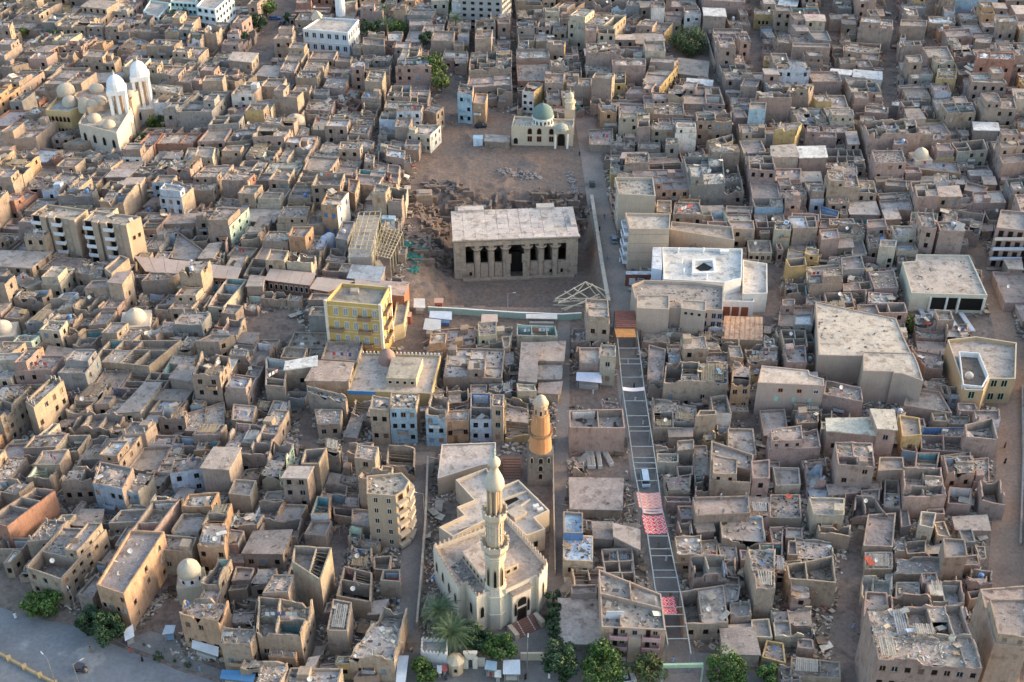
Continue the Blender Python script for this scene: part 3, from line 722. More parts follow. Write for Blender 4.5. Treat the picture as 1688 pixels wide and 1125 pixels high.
ruin_row('rubble_row', 'pale row of loose stones on the sand behind the temple', 'rubble', [(822,282),(850,289),(892,292)], 150, 6, smax=(.6,.9), col=(.31,.275,.25), spread=.5)
ruin_row('rubble_row', 'line of dark rubble along the lane right of the sand', 'rubble', [(940,285),(948,320)], 90, 7, smax=(.6,.9), col=(.28,.25,.23), spread=.4)
ruin_row('ruined_wall', 'dark broken edge of the sand left of the white kiosk', 'ruin', [(700,312),(722,308),(745,312),(749,335)], 60, 8)
for k, (x, y, w, d_, h_, lab) in enumerate([(700,332,5,4,3.4,'square mud-brick stump standing in the left corner of the pit'),(780,338,12,3,2.6,'long cut mud-brick room behind the left end of the temple')]):
    p = U(x, y); z = gz(p.x, p.y)-.5; T_ = thing('mud_brick_ruin', lab, 'ruin', (p.x, p.y, z)); m = MB(); m.box(V3(p, z), w, d_, h_+.5, (.33,.26,.2), 'rubble', .05); m.obj('wall', T_)
    m = MB(); m.box(V3(p+Vector((0,0,0)), z+h_+.5), w*.7, d_*.6, .5, (.36,.29,.23), 'rubble', .05); m.obj('wall_top', T_)
    edge_windows(T_, (p.x-w/2, p.y-d_/2-.02), (p.x+w/2, p.y-d_/2+.55), 1, 3 if w > 8 else 1, z+.5, z+h_, 1.0, 1.3)

# ---------------------------------------------------------------- mosque with the tall minaret
CRM = (.57,.515,.43); CRD = (.46,.37,.30); ROOFP = (.47,.38,.31)
def vz(pts, z, c='V'): return [UC(c, x, y, z) for x, y in pts]
mz = 11.0
mp_ = vz([(45,580),(178,800),(216,775),(275,850),(330,822),(430,812),(588,738),(606,752),(652,668),(432,425),(322,478)], mz)
T = thing('mosque', 'large cream polygonal mosque with crenellated roof beside the two palms', 'mosque', U(816,1000))
o, pin = polyblock(T, mp_, 0, mz, CRM, 1.2, ROOFP, capcol=CRD)
for i in range(len(mp_)):
    if i in (0,1,8,9,10,7,2,3): crenels(T, mp_[i] if True else 0, mp_[(i+1)%len(mp_)], mz, CRD, 1.0)
o, _ = polyblock(T, vz([(200,610),(312,755),(498,668),(330,525)], 12.3), 9.8, 12.3, (.52,.42,.31), 0, (.50,.40,.33), name='clerestory', roofname='clerestory_roof')
q = ccw(vz([(200,610),(312,755),(498,668),(330,525)], 12.3)); 
for i in range(4):
    a, b = q[i], q[(i+1)%4]; mid = (a+b)/2
    if b.y < a.y and b.x > a.x: edge_windows(T, a, b, 1, 6, 9.9, 12.2, .9, 1.0, 'open', (.45,.38,.3))
    elif b.x > a.x and b.y > a.y: edge_windows(T, a, b, 1, 5, 9.9, 12.2, .9, 1.0, 'open', (.45,.38,.3))
rb = MB(); Q = [Vector(p[:2]) for p in vz([(135,690),(230,800),(310,760),(205,640)], 9.8)]; rb.face([V3(p, 9.83) for p in Q], (.25,.22,.2), 'roof_dust'); bits(rb, Q, 9.85, 60, R, .5, 0); rb.obj('roof_rubble', T, 'stuff')
# facade details: windows and recesses
edge_windows(T, mp_[0], mp_[1], 1, 4, 2.5, 9.5, 1.1, 3.0, 'arch', (.5,.43,.34)); edge_windows(T, mp_[2], mp_[3], 1, 1, 1.5, 9.5, 1.1, 3.4, 'arch', (.5,.43,.34))
edge_windows(T, mp_[3], mp_[4], 1, 1, 1.5, 9.5, 1.0, 3.4, 'arch', (.5,.43,.34)); edge_windows(T, mp_[8], mp_[9], 1, 5, 2.5, 9.5, 1.2, 3.0, 'arch', (.5,.43,.34))
fa, fb = mp_[5], mp_[6]; fd = Vector((fb.x-fa.x, fb.y-fa.y)); fl = fd.length; fd.normalize(); fo = Vector((fd.y, -fd.x)); fang = math.atan2(fd.y, fd.x)
m = MB(); m.box(V3(Vector(fa[:2])+fd*(fl*.45)+fo*.5, 0), fl*.62, 1.0, 9.6, CRM, 'clean_paint', fang); pr = m.obj('entrance_bay', T)
m = MB(); m.box(V3(Vector(fa[:2])+fd*(fl*.45)+fo*.3, 9.6), fl*.68, 2.2, .35, (.30,.25,.22), 'roof_dust', fang); m.obj('entrance_canopy', T)
ea, eb = Vector(fa[:2])+fo*1.0, Vector(fb[:2])+fo*1.0
opening(T, ea, eb, .45, 1.4, 2.2, 3.2, 'door', (.08,.05,.04), kind='open'); opening(T, ea, eb, .45, 5.4, 2.4, 2.6, 'arch_panel', (.42,.33,.27), True)
for t in (.24, .67): opening(T, ea, eb, t, 3.0, .7, 4.0, 'niche', (.4,.32,.25), True)
for k in range(7):
    m = MB(); c = Vector(fa[:2])+fd*(fl*.45)+fo*(1.2+.45*(k+.5)); m.box(V3(c, 0), 5.2, .45, 1.4-.2*k, (.24,.12,.09) if k % 1 == 0 else 0, 'clean_paint', fang); m.obj('stair_step', T)
    for s in (-1.3, 1.3):
        m = MB(); m.box(V3(c+fd*s, 1.4-.2*k), .22, .46, .03, (.6,.55,.5), 'clean_paint', fang); m.obj('stair_stripe', T)
for s in (-3.2, 3.2):
    m = MB(); m.box(V3(Vector(fa[:2])+fd*(fl*.45+s)+fo*2.8, 0), 1.0, 3.2, 1.5, (.5,.43,.34), 'clean_paint', fang); m.obj('stair_cheek', T)
ga, gb = mp_[7], mp_[8]; edge_windows(T, ga, gb, 1, 1, 1.0, 8.5, .9, 4.2, 'arch', (.45,.35,.28))
occupy([Vector((p.x,p.y)) for p in (U(755,1030),U(830,1060),U(905,1012),U(910,960),U(905,870),U(810,800),U(730,830),U(712,950))])
# rear annex and its rooms
T = thing('mosque_annex', 'stepped beige annex with open light wells behind the minaret mosque', 'building', UC('V',400,500))
polyblock(T, vz([(163,228),(328,165),(368,230),(410,262),(497,228),(662,390),(583,428),(640,488),(538,525),(425,415),(325,440),(150,530),(75,480),(210,415),(170,372),(262,335)], 6.5), 0, 6.5, (.50,.42,.33), .9, (.50,.44,.39), capcol=(.60,.52,.42))
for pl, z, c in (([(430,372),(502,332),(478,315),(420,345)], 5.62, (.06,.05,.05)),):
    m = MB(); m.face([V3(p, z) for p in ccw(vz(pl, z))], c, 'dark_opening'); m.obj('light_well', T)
polyblock(T, vz([(432,395),(500,358),(545,398),(478,432)], 6.7), 5.6, 6.7, (.45,.38,.3), 0, (.47,.40,.33), name='roof_box')
for a_, b_ in (((372,345),(545,285)),((425,415),(560,330)),((545,285),(600,330)),((180,490),(330,445))):
    a, b = vz([a_, b_], 6.3); m = MB(); d = (b-a).normalized(); n = Vector((-d.y, d.x, 0))*.14
    m.box8([a-n-Vector((0,0,.9)), b-n-Vector((0,0,.9)), b+n-Vector((0,0,.9)), a+n-Vector((0,0,.9))], [a-n, b-n, b+n, a+n], (.56,.47,.37), 'clean_paint'); m.obj('roof_wall', T)
m = MB(); 
for x, y in ((590,382),(612,400)): m.box(UC('V', x, y, 5.62), 1.3, .9, 1.1, (.62,.62,.6), 'paint_metal', .3)
m.obj('air_conditioner', T)
q = ccw(vz([(583,428),(640,488),(538,525)], 6.5)); edge_windows(T, vz([(538,525)],6.5)[0], vz([(640,488)],6.5)[0], 1, 1, .5, 5, 1.0, 1.8)
T = thing('flat_hall', 'plain pinkish flat-roofed hall left of the minaret top', 'building', UC('V',200,250))
hq = vz([(68,222),(300,150),(378,140),(378,30),(90,40)], 5.2); polyblock(T, hq, 0, 5.2, (.42,.34,.27), .35, (.55,.46,.40), capcol=(.6,.52,.45)); occupy([Vector((p.x,p.y)) for p in (hq[0],hq[2],hq[3],hq[4])])
# tall minaret
mb0 = U(817, 1040)+Vector((0, 2.8, 0))
def zv(c, vy, base):          # height at which a point of the vertical through base shows at crop row vy
    y = CR(c, 0, vy)[1]; return CAMH-base.y*math.tan(PITCH-math.atan((562.5-y)/FPX))
Z = lambda vy: zv('V', vy, mb0)
T = thing('minaret', 'tall slender cream minaret with two balconies and bulb top in front of the mosque', 'minaret', mb0)
m = MB(); m.lathe(mb0, [(2.7,-.3),(2.7,Z(900)),(2.6,Z(810)),(2.2,Z(775))], 8, CRM, rot=math.pi/8); m.obj('base', T)
m = MB(); m.lathe(mb0, [(2.05,Z(776)),(2.0,Z(640)),(2.15,Z(630)),(2.2,Z(605))], 8, (.52,.45,.34), rot=math.pi/8); m.obj('lower_shaft', T)
for a in range(8):
    an = a*math.pi/4; u = Vector((math.cos(an), math.sin(an)))
    put_window(T, V3(mb0.xy+u*1.97, Z(765)), (u.x, u.y), .6, Z(670)-Z(765), 'arch', (.38,.30,.22), 'niche')
def balc(z, r, hh_=1.1):
    m = MB(); m.lathe(mb0, [(r*.72,z-1.6),(r*.82,z-1.0),(r*.95,z-.4),(r,z-.1),(r,z+hh_),(r-.22,z+hh_),(r-.24,z),(r*.5,z)], 8, (.56,.48,.37), rot=math.pi/8); b = m.obj('balcony', T)
    for k in range(16):
        an = k*math.pi/8; m = MB(); m.box(mb0+Vector(((r-.12)*math.cos(an), (r-.12)*math.sin(an), z+hh_)), .3, .3, .45, CRM, 'clean_paint', an); m.obj('merlon', b)
for vv, rr_ in ((900,2.78),(812,2.7),(778,2.3),(770,2.15),(640,2.12),(628,2.25),(615,2.32)):
    m = MB(); m.lathe(mb0, [(rr_-.1,Z(vv)),(rr_+.08,Z(vv)+.05),(rr_+.08,Z(vv)+.3),(rr_-.1,Z(vv)+.35)], 8, (.62,.54,.42), rot=math.pi/8); m.obj('moulding', T)
for vv in (540, 500, 460, 425):
    m = MB(); m.lathe(mb0, [(1.7,Z(vv)),(1.86,Z(vv)+.05),(1.86,Z(vv)+.25),(1.7,Z(vv)+.3)], 16, (.47,.38,.28)); m.obj('moulding', T)
for k in range(16):
    an = k*math.pi/8; m = MB(); m.beam(mb0+Vector((1.76*math.cos(an),1.76*math.sin(an),Z(570))), mb0+Vector((1.72*math.cos(an),1.72*math.sin(an),Z(425))), .12, .12, (.48,.40,.30), 'clean_paint'); m.obj('rib', T)
for k in range(4):
    an = k*math.pi/2+.5; m = MB(); m.lathe((0,0,0), [(.1,0),(.35,.5)], 8, (.5,.5,.5), 'paint_metal'); MM = Matrix.Translation(mb0+Vector((2.0*math.cos(an),2.0*math.sin(an),Z(395)+.8))) @ Matrix.Rotation(an,4,'Z') @ Matrix.Rotation(math.pi/2,4,'Y'); m.v = [MM @ v for v in m.v]; m.obj('loudspeaker', T)
balc(Z(572), 2.95); balc(Z(408), 2.6)
m = MB(); m.lathe(mb0, [(1.75,Z(575)),(1.7,Z(425)),(1.85,Z(415))], 16, (.55,.47,.36)); m.obj('upper_shaft', T)
m = MB(); m.lathe(mb0, [(.8,Z(400)),(.8,Z(275))], 10, (.30,.22,.15)); m.obj('kiosk_core', T)
for k in range(8):
    an = k*math.pi/4+.2; m = MB(); m.lathe(mb0+Vector((1.35*math.cos(an), 1.35*math.sin(an), 0)), [(.2,Z(402)),(.17,Z(285)),(.3,Z(268))], 6, (.52,.42,.3)); m.obj('kiosk_column', T)
m = MB(); m.lathe(mb0, [(1.5,Z(270)),(1.95,Z(258)),(2.0,Z(240)),(1.75,Z(222)),(1.1,Z(190)),(.75,Z(170)),(.75,Z(160)),(1.2,Z(145)),(1.25,Z(132)),(.9,Z(118)),(.35,Z(108))], 16, (.55,.485,.385)); m.obj('bulb_top', T, smooth=True)
m = MB(); m.lathe(mb0, [(.3,Z(108)),(.15,Z(100)),(.32,Z(92)),(.12,Z(84)),(.28,Z(74)),(.1,Z(66)),(.01,Z(40))], 8, (.25,.36,.30), 'paint_metal'); m.obj('finial', T)
# old minaret, orange on a dark stone base
ob = U(890, 800)+Vector((0, 3.0, 0)); ZL = lambda y: zv('L', y, ob)
T = thing('minaret', 'old stout minaret with orange shaft on a dark stone block base', 'minaret', ob); OR = (.46,.24,.12)
z1 = ZL(690)
for k in range(9):
    m = MB(); m.box(ob+Vector((0,0,-.2+(z1+.2)*k/9+.02)), 6.1-.05*k, 6.1-.05*k, (z1+.2)/9-.02, vary((.20,.185,.17), R, .12), 'mud_plaster', .03); m.obj('stone_course', T)
for zz in (.35, .62, .87):
    put_window(T, ob+Vector((.1, -3.05, z1*zz-1.2)), (0,-1), 1.1, 1.7, 'arch', (.4,.36,.3))
for x in (-2.0, 2.0): put_window(T, ob+Vector((x, -3.0, z1-2.2)), (0,-1), .7, 1.7, 'arch', (.6,.5,.4))
m = MB(); m.lathe(ob, [(2.75,z1),(2.7,z1+.3),(2.45,ZL(600))], 16, OR); m.obj('lower_shaft', T)
m = MB(); m.lathe(ob, [(2.4,ZL(600)),(2.9,ZL(592)),(3.0,ZL(580)),(2.8,ZL(580)),(2.2,ZL(584))], 16, (.30,.19,.12), 'rubble'); m.obj('balcony', T)
m = MB(); m.lathe(ob, [(2.3,ZL(584)),(2.1,ZL(520)),(1.95,ZL(470))], 16, OR); m.obj('middle_shaft', T)
m = MB(); m.lathe(ob, [(2.05,ZL(505)),(1.95,ZL(478)),(1.6,ZL(470)),(1.55,ZL(415)),(1.8,ZL(412)),(1.85,ZL(404)),(1.5,ZL(400))], 12, (.50,.35,.24)); m.obj('lantern', T)
for k in range(8): an = k*math.pi/4; put_window(T, ob+Vector((1.58*math.cos(an), 1.58*math.sin(an), ZL(462))), (math.cos(an), math.sin(an)), .5, 1.5, 'arch', (.5,.38,.28))
m = MB(); m.dome(ob+Vector((0,0,ZL(402))), 1.5, 2.0, 14, 5, (.50,.41,.32)); m.obj('dome', T, smooth=True)
occupy([ob.xy+Vector(p) for p in ((-4,-4),(4,-4),(4,4),(-4,4))])
# benches/steps behind the mosque
T = thing('outdoor_steps', 'flight of dark brown steps between the minaret hall and old minaret', 'steps', UC('V',450,220))
for k in range(8):
    p = UC('V', 462, 215-k*10.5); m = MB(); m.box(Vector((p.x,p.y,0)), 4.3, .8, .25+.22*k, (.22,.13,.10), 'clean_paint', 0); m.obj('stair_step', T)
occupy([Vector((p.x,p.y)) for p in (UC('V',390,250),UC('V',560,260),UC('V',545,90),UC('V',385,90))])

# ---------------------------------------------------------------- yellow corner block
def lm_block(name, label, cat, crop, pts, yb, col, par=.8, roofcol=(.36,.31,.265), h=None, mat='clean_paint', capcol=None, group=None, occ=True, z0=0):
    P = [CR(crop, *p) for p in pts]; ybp = CR(crop, 0, yb)[1]; h = h or HT(P[0][0], P[0][1], ybp, z0)
    q = [U(x, y, h+z0) for x, y in P]
    if len(q) == 3: q.append(q[0]+q[2]-q[1])
    T = thing(name, label, cat, (q[0].x, q[0].y, z0), group); polyblock(T, q, z0, z0+h, col, par, roofcol, mat, capcol=capcol)
    if occ: occupy([Vector((p.x, p.y)) for p in q])
    return T, q, h+z0
YEL = (.52,.37,.13)
T, q, h = lm_block('apartment_building', 'bright yellow four-storey block with white window frames and brown balconies', 'building', 'F', [(450,838),(800,868),(860,750),(553,722)], 1192, YEL, 1.0, (.33,.29,.24), capcol=(.62,.50,.30))
sh = h/4.15
for zz in (sh*1.02, sh*2.02, sh*3.02, h-1.3):
    for a, b in ((q[0], q[1]), (q[1], q[2])):
        m = MB(); d = (b-a).normalized(); out = Vector((d.y, -d.x, 0)); m.beam(a+out*.08+Vector((0,0,zz-h)), b+out*.08+Vector((0,0,zz-h)), .14, .22, (.66,.58,.42), 'clean_paint'); m.obj('belt_course', T)
for j in (1, 2, 3):
    for k, t in enumerate((.18,.36,.53,.71,.89)):
        opening(T, q[0], q[1], t, sh*j+.9, 1.25, 2.3, 'window', (.66,.60,.50), kind='cross')
        for s in (-.3, .3): opening(T, Vector(q[0][:2])-Vector((0,.03)), Vector(q[1][:2])-Vector((0,.03)), t+s/((q[1]-q[0]).length), sh*j+1.0, .52, 2.05, 'shutter', (.30,.32,.33), kind='shutter')
    for t in (.2,.5,.8): opening(T, q[1], q[2], t, sh*j+.9, 1.1, 2.1, 'window', (.66,.60,.50), kind='cross')
    balcony(T, q[0], q[1], .71, sh*j+.35, 3.6, 1.3, 1.0, (.3,.22,.16), (.28,.18,.12)); balcony(T, q[1], q[2], .5, sh*j+.35, 5, 1.2, 1.0, (.5,.42,.3), (.35,.22,.14))
    if j < 3: balcony(T, q[0], q[1], .18, sh*j+.35, 3.6, 1.3, 1.0, (.3,.22,.16), (.28,.18,.12))
for t in (.2,.42,.64,.86): opening(T, q[0], q[1], t, .1, 1.7, 2.9, 'door', (.20,.11,.06), True)
for a in (q[0], q[1], q[2]):
    m = MB(); m.box(V3(a, -.2), .75, .75, h+.5, (.66,.60,.50), 'clean_paint', math.atan2((q[1]-q[0]).y, (q[1]-q[0]).x)); m.obj('corner_pilaster', T)
m = MB(); c = (q[0]+q[2])/2; m.box(V3(c+Vector((-1,2,0)), h-1.0), 2.2, 1.8, 1.0, (.38,.33,.28), 'mud_plaster'); m.obj('roof_hatch', T)
T, q, h = lm_block('side_wing', 'narrow yellow wing with white window strip right of the yellow block', 'building', 'F', [(880,1010),(955,985),(985,830),(905,845)], 1100, (.52,.42,.25), .7, (.42,.35,.28))
edge_windows(T, q[1], q[2], 1, 5, .5, h-1, .9, 1.6, 'open', (.7,.68,.62))
T, q, h = lm_block('shop_building', 'red-brown shop with pinkish sheet roof behind the yellow block', 'building', 'F', [(855,800),(955,808),(985,730),(870,725)], 930, (.34,.15,.09), 0, (.50,.36,.29))
opening(T, q[0], q[1], .3, .2, 1.6, 2.4, 'door', (.2,.1,.08)); opening(T, q[0], q[1], .7, .2, 1.6, 2.4, 'door', (.2,.1,.08)); opening(T, q[1], q[2], .5, .2, 2.5, 2.6, 'door', (.10,.05,.04))

# ---------------------------------------------------------------- covered market: a chain of pinkish sheet roofs on a brick arcade
segs = [('E',[(930,650),(1190,668),(1240,600),(860,565)],760),('E',[(1190,680),(1520,700),(1550,640),(1240,605)],790),('F',[(60,705),(355,740),(395,675),(100,645)],800),('F',[(350,760),(470,780),(640,725),(400,700)],860),('F',[(640,752),(855,748),(990,735),(640,708)],850)]
mlab = ['leftmost pinkish market roof beside the brown apartment blocks','second pinkish market roof with a dark skylight, over a red brick arcade','middle pinkish market roof at the head of the ruins','fourth pinkish market roof just left of the yellow block','last pinkish market roof directly behind the yellow block']
for (cr, pts, yb), lab in zip(segs, mlab):
    P = [UC(cr, x, y, 5.0) for x, y in pts]; T = thing('market_hall', lab, 'market hall', (P[0].x, P[0].y, 0), 'roof sections of the covered market')
    Pi = inset(ccw(P), [.8]*4); w = MB(); w.prism(Pi, -.3, 4.7, (.30,.17,.12), 'mud_plaster', False); w.obj('wall', T)
    n = 4
    for k in range(n):
        m = MB(); a0, a1 = P[0].lerp(P[1], k/n), P[0].lerp(P[1], (k+1)/n-.006); b0, b1 = P[3].lerp(P[2], k/n), P[3].lerp(P[2], (k+1)/n-.006)
        m.box8([a0-Vector((0,0,.12)), a1-Vector((0,0,.12)), b1+Vector((0,0,.6)), b0+Vector((0,0,.6))], [a0, a1, b1+Vector((0,0,.72)), b0+Vector((0,0,.72))], vary((.50,.38,.31), R, .04), 'paint_metal', True); m.obj('roof_panel', T)
    edge_windows(T, Pi[0], Pi[1], 1, 8, .4, 4.4, .9, 1.8, 'open', (.6,.55,.5)); occupy(P)

# ---------------------------------------------------------------- white building with the square light well
WH = (.70,.69,.67)
T, q, h = lm_block('white_hall', 'large white building with square light well in its clean pale roof', 'building', 'G', [(985,700),(1375,720),(1485,692),(1490,505),(975,495)], 850, WH, .9, (.60,.58,.54), h=9)
hc = vz([(1165,660),(1330,655),(1315,565),(1170,570)], h, 'G'); hi_ = ccw(hc); hin = inset(hi_, [.9]*4); m = MB()
for i in range(4):
    a, b, ai, bi = hi_[i], hi_[(i+1)%4], hin[i], hin[(i+1)%4]
    m.face([V3(a,h-.9), V3(b,h-.9), V3(b,h-.1), V3(a,h-.1)], WH, 'clean_paint'); m.face([V3(a,h-.1), V3(b,h-.1), V3(bi,h-.1), V3(ai,h-.1)], WH, 'clean_paint'); m.face([V3(bi,h-.85), V3(ai,h-.85), V3(ai,h-.1), V3(bi,h-.1)], WH, 'clean_paint')
m.obj('well_curb', T)
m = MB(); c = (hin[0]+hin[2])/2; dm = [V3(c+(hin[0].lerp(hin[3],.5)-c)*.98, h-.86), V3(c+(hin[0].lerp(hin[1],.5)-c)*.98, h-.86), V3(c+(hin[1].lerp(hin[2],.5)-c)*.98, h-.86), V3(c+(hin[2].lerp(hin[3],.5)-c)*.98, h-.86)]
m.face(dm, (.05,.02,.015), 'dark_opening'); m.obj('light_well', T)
for x, y in ((1078,520),(1238,520),(1098,590),(1112,655),(1258,690)):
    p = UC('G', x, y+10, h-.9); m = MB(); m.lathe(p, [(.25,0),(.2,1.4),(.4,1.5),(.01,1.7)], 8, WH, 'clean_paint'); m.obj('roof_vent', T)
p = UC('G', 1372, 530, h-.9); m = MB(); m.box(p, 2.6, 1.8, .9, WH, 'clean_paint'); m.obj('roof_box', T)
T, q, h = lm_block('white_wing', 'cream lower wing on the right side of the light-well building', 'building', 'G', [(1490,795),(1650,790),(1648,600),(1492,575)], 900, (.66,.62,.56), .8, (.60,.54,.48), h=6.5)
T, q, h = lm_block('white_porch', 'white front wing with brown arched doors below the light-well building', 'building', 'G', [(1368,840),(1565,845),(1570,735),(1372,730)], 935, WH, .6, (.56,.54,.50), h=5)
for t in (.13,.42,.72): opening(T, q[0], q[1], t, .1, 2.0, 3.0, 'door', (.25,.09,.05), False)
T, q, h = lm_block('dome_annex', 'tall pale blue-white rounded annex left of the light-well building', 'building', 'G', [(912,630),(975,640),(972,495),(915,495)], 700, (.58,.64,.74), 0, (.60,.62,.66), h=9)
T, q, h = lm_block('brown_shopfront', 'dark brown shopfront with white trim left of the light-well building', 'building', 'G', [(742,670),(965,672),(968,650),(745,648)], 705, (.20,.08,.06), 0, (.60,.60,.60), h=4)
for t in (.2,.5,.8): opening(T, q[0], q[1], t, .3, 1.8, 2.4, 'shutter', (.6,.6,.6) if t != .5 else (.15,.06,.05))
T, q, h = lm_block('apartment_building', 'wide beige four-storey building with white scalloped balconies facing the lane', 'building', 'G', [(768,378),(1025,380),(1030,282),(740,275)], 640, (.44,.355,.28), .8, (.50,.43,.36))
for j in range(4):
    for t in (.3, .75): balcony(T, q[3], q[0], t, .3+j*h/4.4+1.5, 3.2, 1.3, .9, (.7,.7,.7), (.62,.66,.74))
for j in range(4):
    m = MB(); a, b = q[0].copy(), q[1].copy(); zz = h*(j+1)/4.6; m.beam(Vector((a.x,a.y-.03,zz)), Vector((b.x,b.y-.03,zz)), .08, .12, (.33,.25,.19), 'clean_paint'); m.obj('belt_course', T)
T, q, h = lm_block('apartment_wing', 'long plain beige wing behind the light-well building', 'building', 'G', [(1028,382),(1440,450),(1425,365),(1035,330)], 560, (.42,.34,.27), .8, (.40,.33,.27), h=9)
T, q, h = lm_block('apartment_building', 'cream-sided tall building with debris roof beside the temple lane', 'building', 'G', [(700,155),(935,168),(918,50),(672,48)], 300, (.43,.38,.31), .9, (.38,.34,.29), h=13)
rb = MB(); bits(rb, [Vector(p[:2]) for p in q], h-.9, 60, R, .8); rb.obj('roof_debris', T, 'stuff')
for j in range(4):
    for t in (.2,.5,.8): opening(T, q[3], q[0], t, 1+j*3, 1.0, 1.5, 'window', (.6,.55,.5), kind='shutter')
    balcony(T, q[3], q[0], .35, 1+j*3, 2.6, 1.1, .9, (.5,.45,.4), (.35,.2,.15))
T, q, h = lm_block('apartment_building', 'beige building with two projecting towers in front of the light-well hall', 'building', 'G', [(815,870),(1365,900),(1370,740),(1180,715),(860,705),(780,735)], 1025, (.42,.345,.285), .9, (.36,.31,.27), h=9.2)
for a_ in ([(815,885),(1022,892),(1022,800),(815,800)], [(1098,885),(1255,905),(1258,840),(1100,830)]):
    qq = vz(a_, 10.2, 'G'); polyblock(T, qq, 0, 10.2, (.44,.36,.30), .3, (.40,.34,.28), name='tower_block', roofname='tower_roof')
for t in (.2,.45,.75): opening(T, qq[0], qq[1], t, 8.4, .7, .7, 'window', (.1,.1,.1), kind='open')
rb = MB(); bits(rb, [Vector(p[:2]) for p in (q[0],q[1],q[2],q[5])], h-.9, 70, R, .8); rb.obj('roof_debris', T, 'stuff')
for j in range(3):
    for t in (.80,.90,.97): opening(T, q[0], q[1], t, 1+j*2.7, 1.1, 1.7, 'window', (.25,.3,.4), kind='cross')
T, q, h = lm_block('sheet_roof_shop', 'low building with orange-tan sheet roof right of the two-towered block', 'building', 'G', [(1355,1080),(1620,1092),(1618,942),(1375,935)], 1110, (.42,.30,.2), 0, (.52,.34,.23), h=4)
for k in range(8):
    m = MB(); a, b = q[0].lerp(q[1], (k+.5)/8), q[3].lerp(q[2], (k+.5)/8); m.beam(a+Vector((0,0,.04)), b+Vector((0,0,.04)), .12, .08, (.45,.28,.19), 'wood'); m.obj('roof_batten', T)

# ---------------------------------------------------------------- green-domed mosque behind the sand
T, q, h = lm_block('mosque', 'cream mosque with a green dome and arched portal behind the sand', 'mosque', 'C', [(12,808),(410,815),(412,765),(30,742)], 930, (.57,.48,.36), .7, (.42,.37,.31))
crenels(T, q[0], q[1], h, (.66,.60,.5), .9, .4, .45); crenels(T, q[1], q[2], h, (.66,.60,.5), 1.2)
for k, x in enumerate((130,190,268)):
    t = (x-12)/398; opening(T, q[0], q[1], t, 1.6, 1.5, 2.0, 'window', (.32,.15,.1), False, 'cross'); opening(T, q[0], q[1], t, 4.4, 1.5, 2.3, 'upper_window', (.36,.2,.12), True)
opening(T, q[0], q[1], .07, .6, 1.6, 2.5, 'door', (.6,.55,.45), True)
a = Vector(q[0][:2]).lerp(Vector(q[1][:2]), (332-12)/398); m = MB(); m.box(V3(a+Vector((0,-.9)), 5.8), 5.2, 2.6, 1.4, (.5,.43,.34), 'clean_paint'); po = m.obj('portal', T)
for s in (-2.1, 2.1): m = MB(); m.lathe(V3(a+Vector((s,-1.6)), 0), [(.42,0),(.34,.4),(.32,5.4),(.45,5.8)], 10, (.74,.74,.72)); m.obj('portal_column', T)
m = MB(); m.lathe(V3(a+Vector((0,-.9)), 7.2), [(2.3,0),(2.1,.9),(1.2,1.5),(.01,1.8)], 12, (.32,.34,.3)); m.obj('portal_dome', T); opening(T, q[0], q[1], (332-12)/398, .1, 2.6, 5.0, 'portal_door', (.22,.12,.08), True)
dc = UC('C', 212, 790, h-.7); m = MB(); m.lathe(dc, [(3.9,0),(3.9,.5),(3.6,.5),(3.6,2.6),(3.9,2.7),(3.9,3.0)], 16, (.72,.72,.68)); dr = m.obj('drum', T)
for k in range(16): an = (k+.5)*math.pi/8; put_window(dr, dc+Vector((3.62*math.cos(an), 3.62*math.sin(an), .7)), (math.cos(an), math.sin(an)), .75, 1.7, 'arch', (.75,.75,.7))
m = MB(); m.lathe(dc+Vector((0,0,3.0)), [(3.6,0),(3.7,.8),(3.5,1.8),(2.9,2.9),(1.8,3.8),(.7,4.2),(.12,4.4),(.1,5.4),(.01,5.8)], 20, (.15,.215,.20)); m.obj('dome', T, smooth=True)
mbq = UC('C', 382, 850); mz_ = lambda y: zv('C', y, mbq)
m = MB(); m.box(mbq, 3.6, 3.6, mz_(690), (.50,.40,.31), 'clean_paint'); mm = m.obj('minaret_base', T); m = MB(); m.lathe(mbq, [(1.6,mz_(690)),(1.5,mz_(660)),(2.0,mz_(655)),(2.0,mz_(645)),(1.2,mz_(645)),(1.1,mz_(625)),(1.3,mz_(622)),(1.3,mz_(612)),(.8,mz_(598)),(.15,mz_(588)),(.02,mz_(560))], 12, (.58,.49,.38)); m.obj('minaret_lantern', T)

# ---------------------------------------------------------------- church with two white towers
T = thing('church', 'cream church with two white bell towers and several small domes', 'church', UC('A',700,900)); CH = (.58,.50,.40); TWH = (.74,.75,.76)
polyblock(T, vz([(500,790),(745,850),(840,690),(700,640),(560,690)], 11, 'A'), 0, 11, CH, .8, (.44,.38,.31), name='nave_wall', roofname='nave_roof')
polyblock(T, vz([(290,705),(440,715),(515,680),(470,610),(365,620)], 11, 'A'), 0, 11, (.58,.42,.22), 1.0, (.45,.42,.38), name='apse_wall', roofname='apse_roof')
polyblock(T, vz([(470,610),(560,690),(700,640),(840,640),(860,600),(660,560),(620,555),(490,590)], 13, 'A'), 0, 13, (.52,.38,.28), .8, (.40,.30,.24), name='aisle_wall', roofname='aisle_roof')
qn = ccw(vz([(500,790),(745,850),(840,690),(700,640),(560,690)], 11, 'A')); qa = ccw(vz([(290,705),(440,715),(515,680),(470,610),(365,620)], 11, 'A'))
edge_windows(T, vz([(500,790)],11,'A')[0], vz([(745,850)],11,'A')[0], 1, 4, 3, 9, 1.4, 3.2, 'arch', (.45,.38,.3)); edge_windows(T, vz([(290,705)],11,'A')[0], vz([(440,715)],11,'A')[0], 2, 6, 1, 10, 1.0, 2.0, 'arch', (.4,.2,.12))
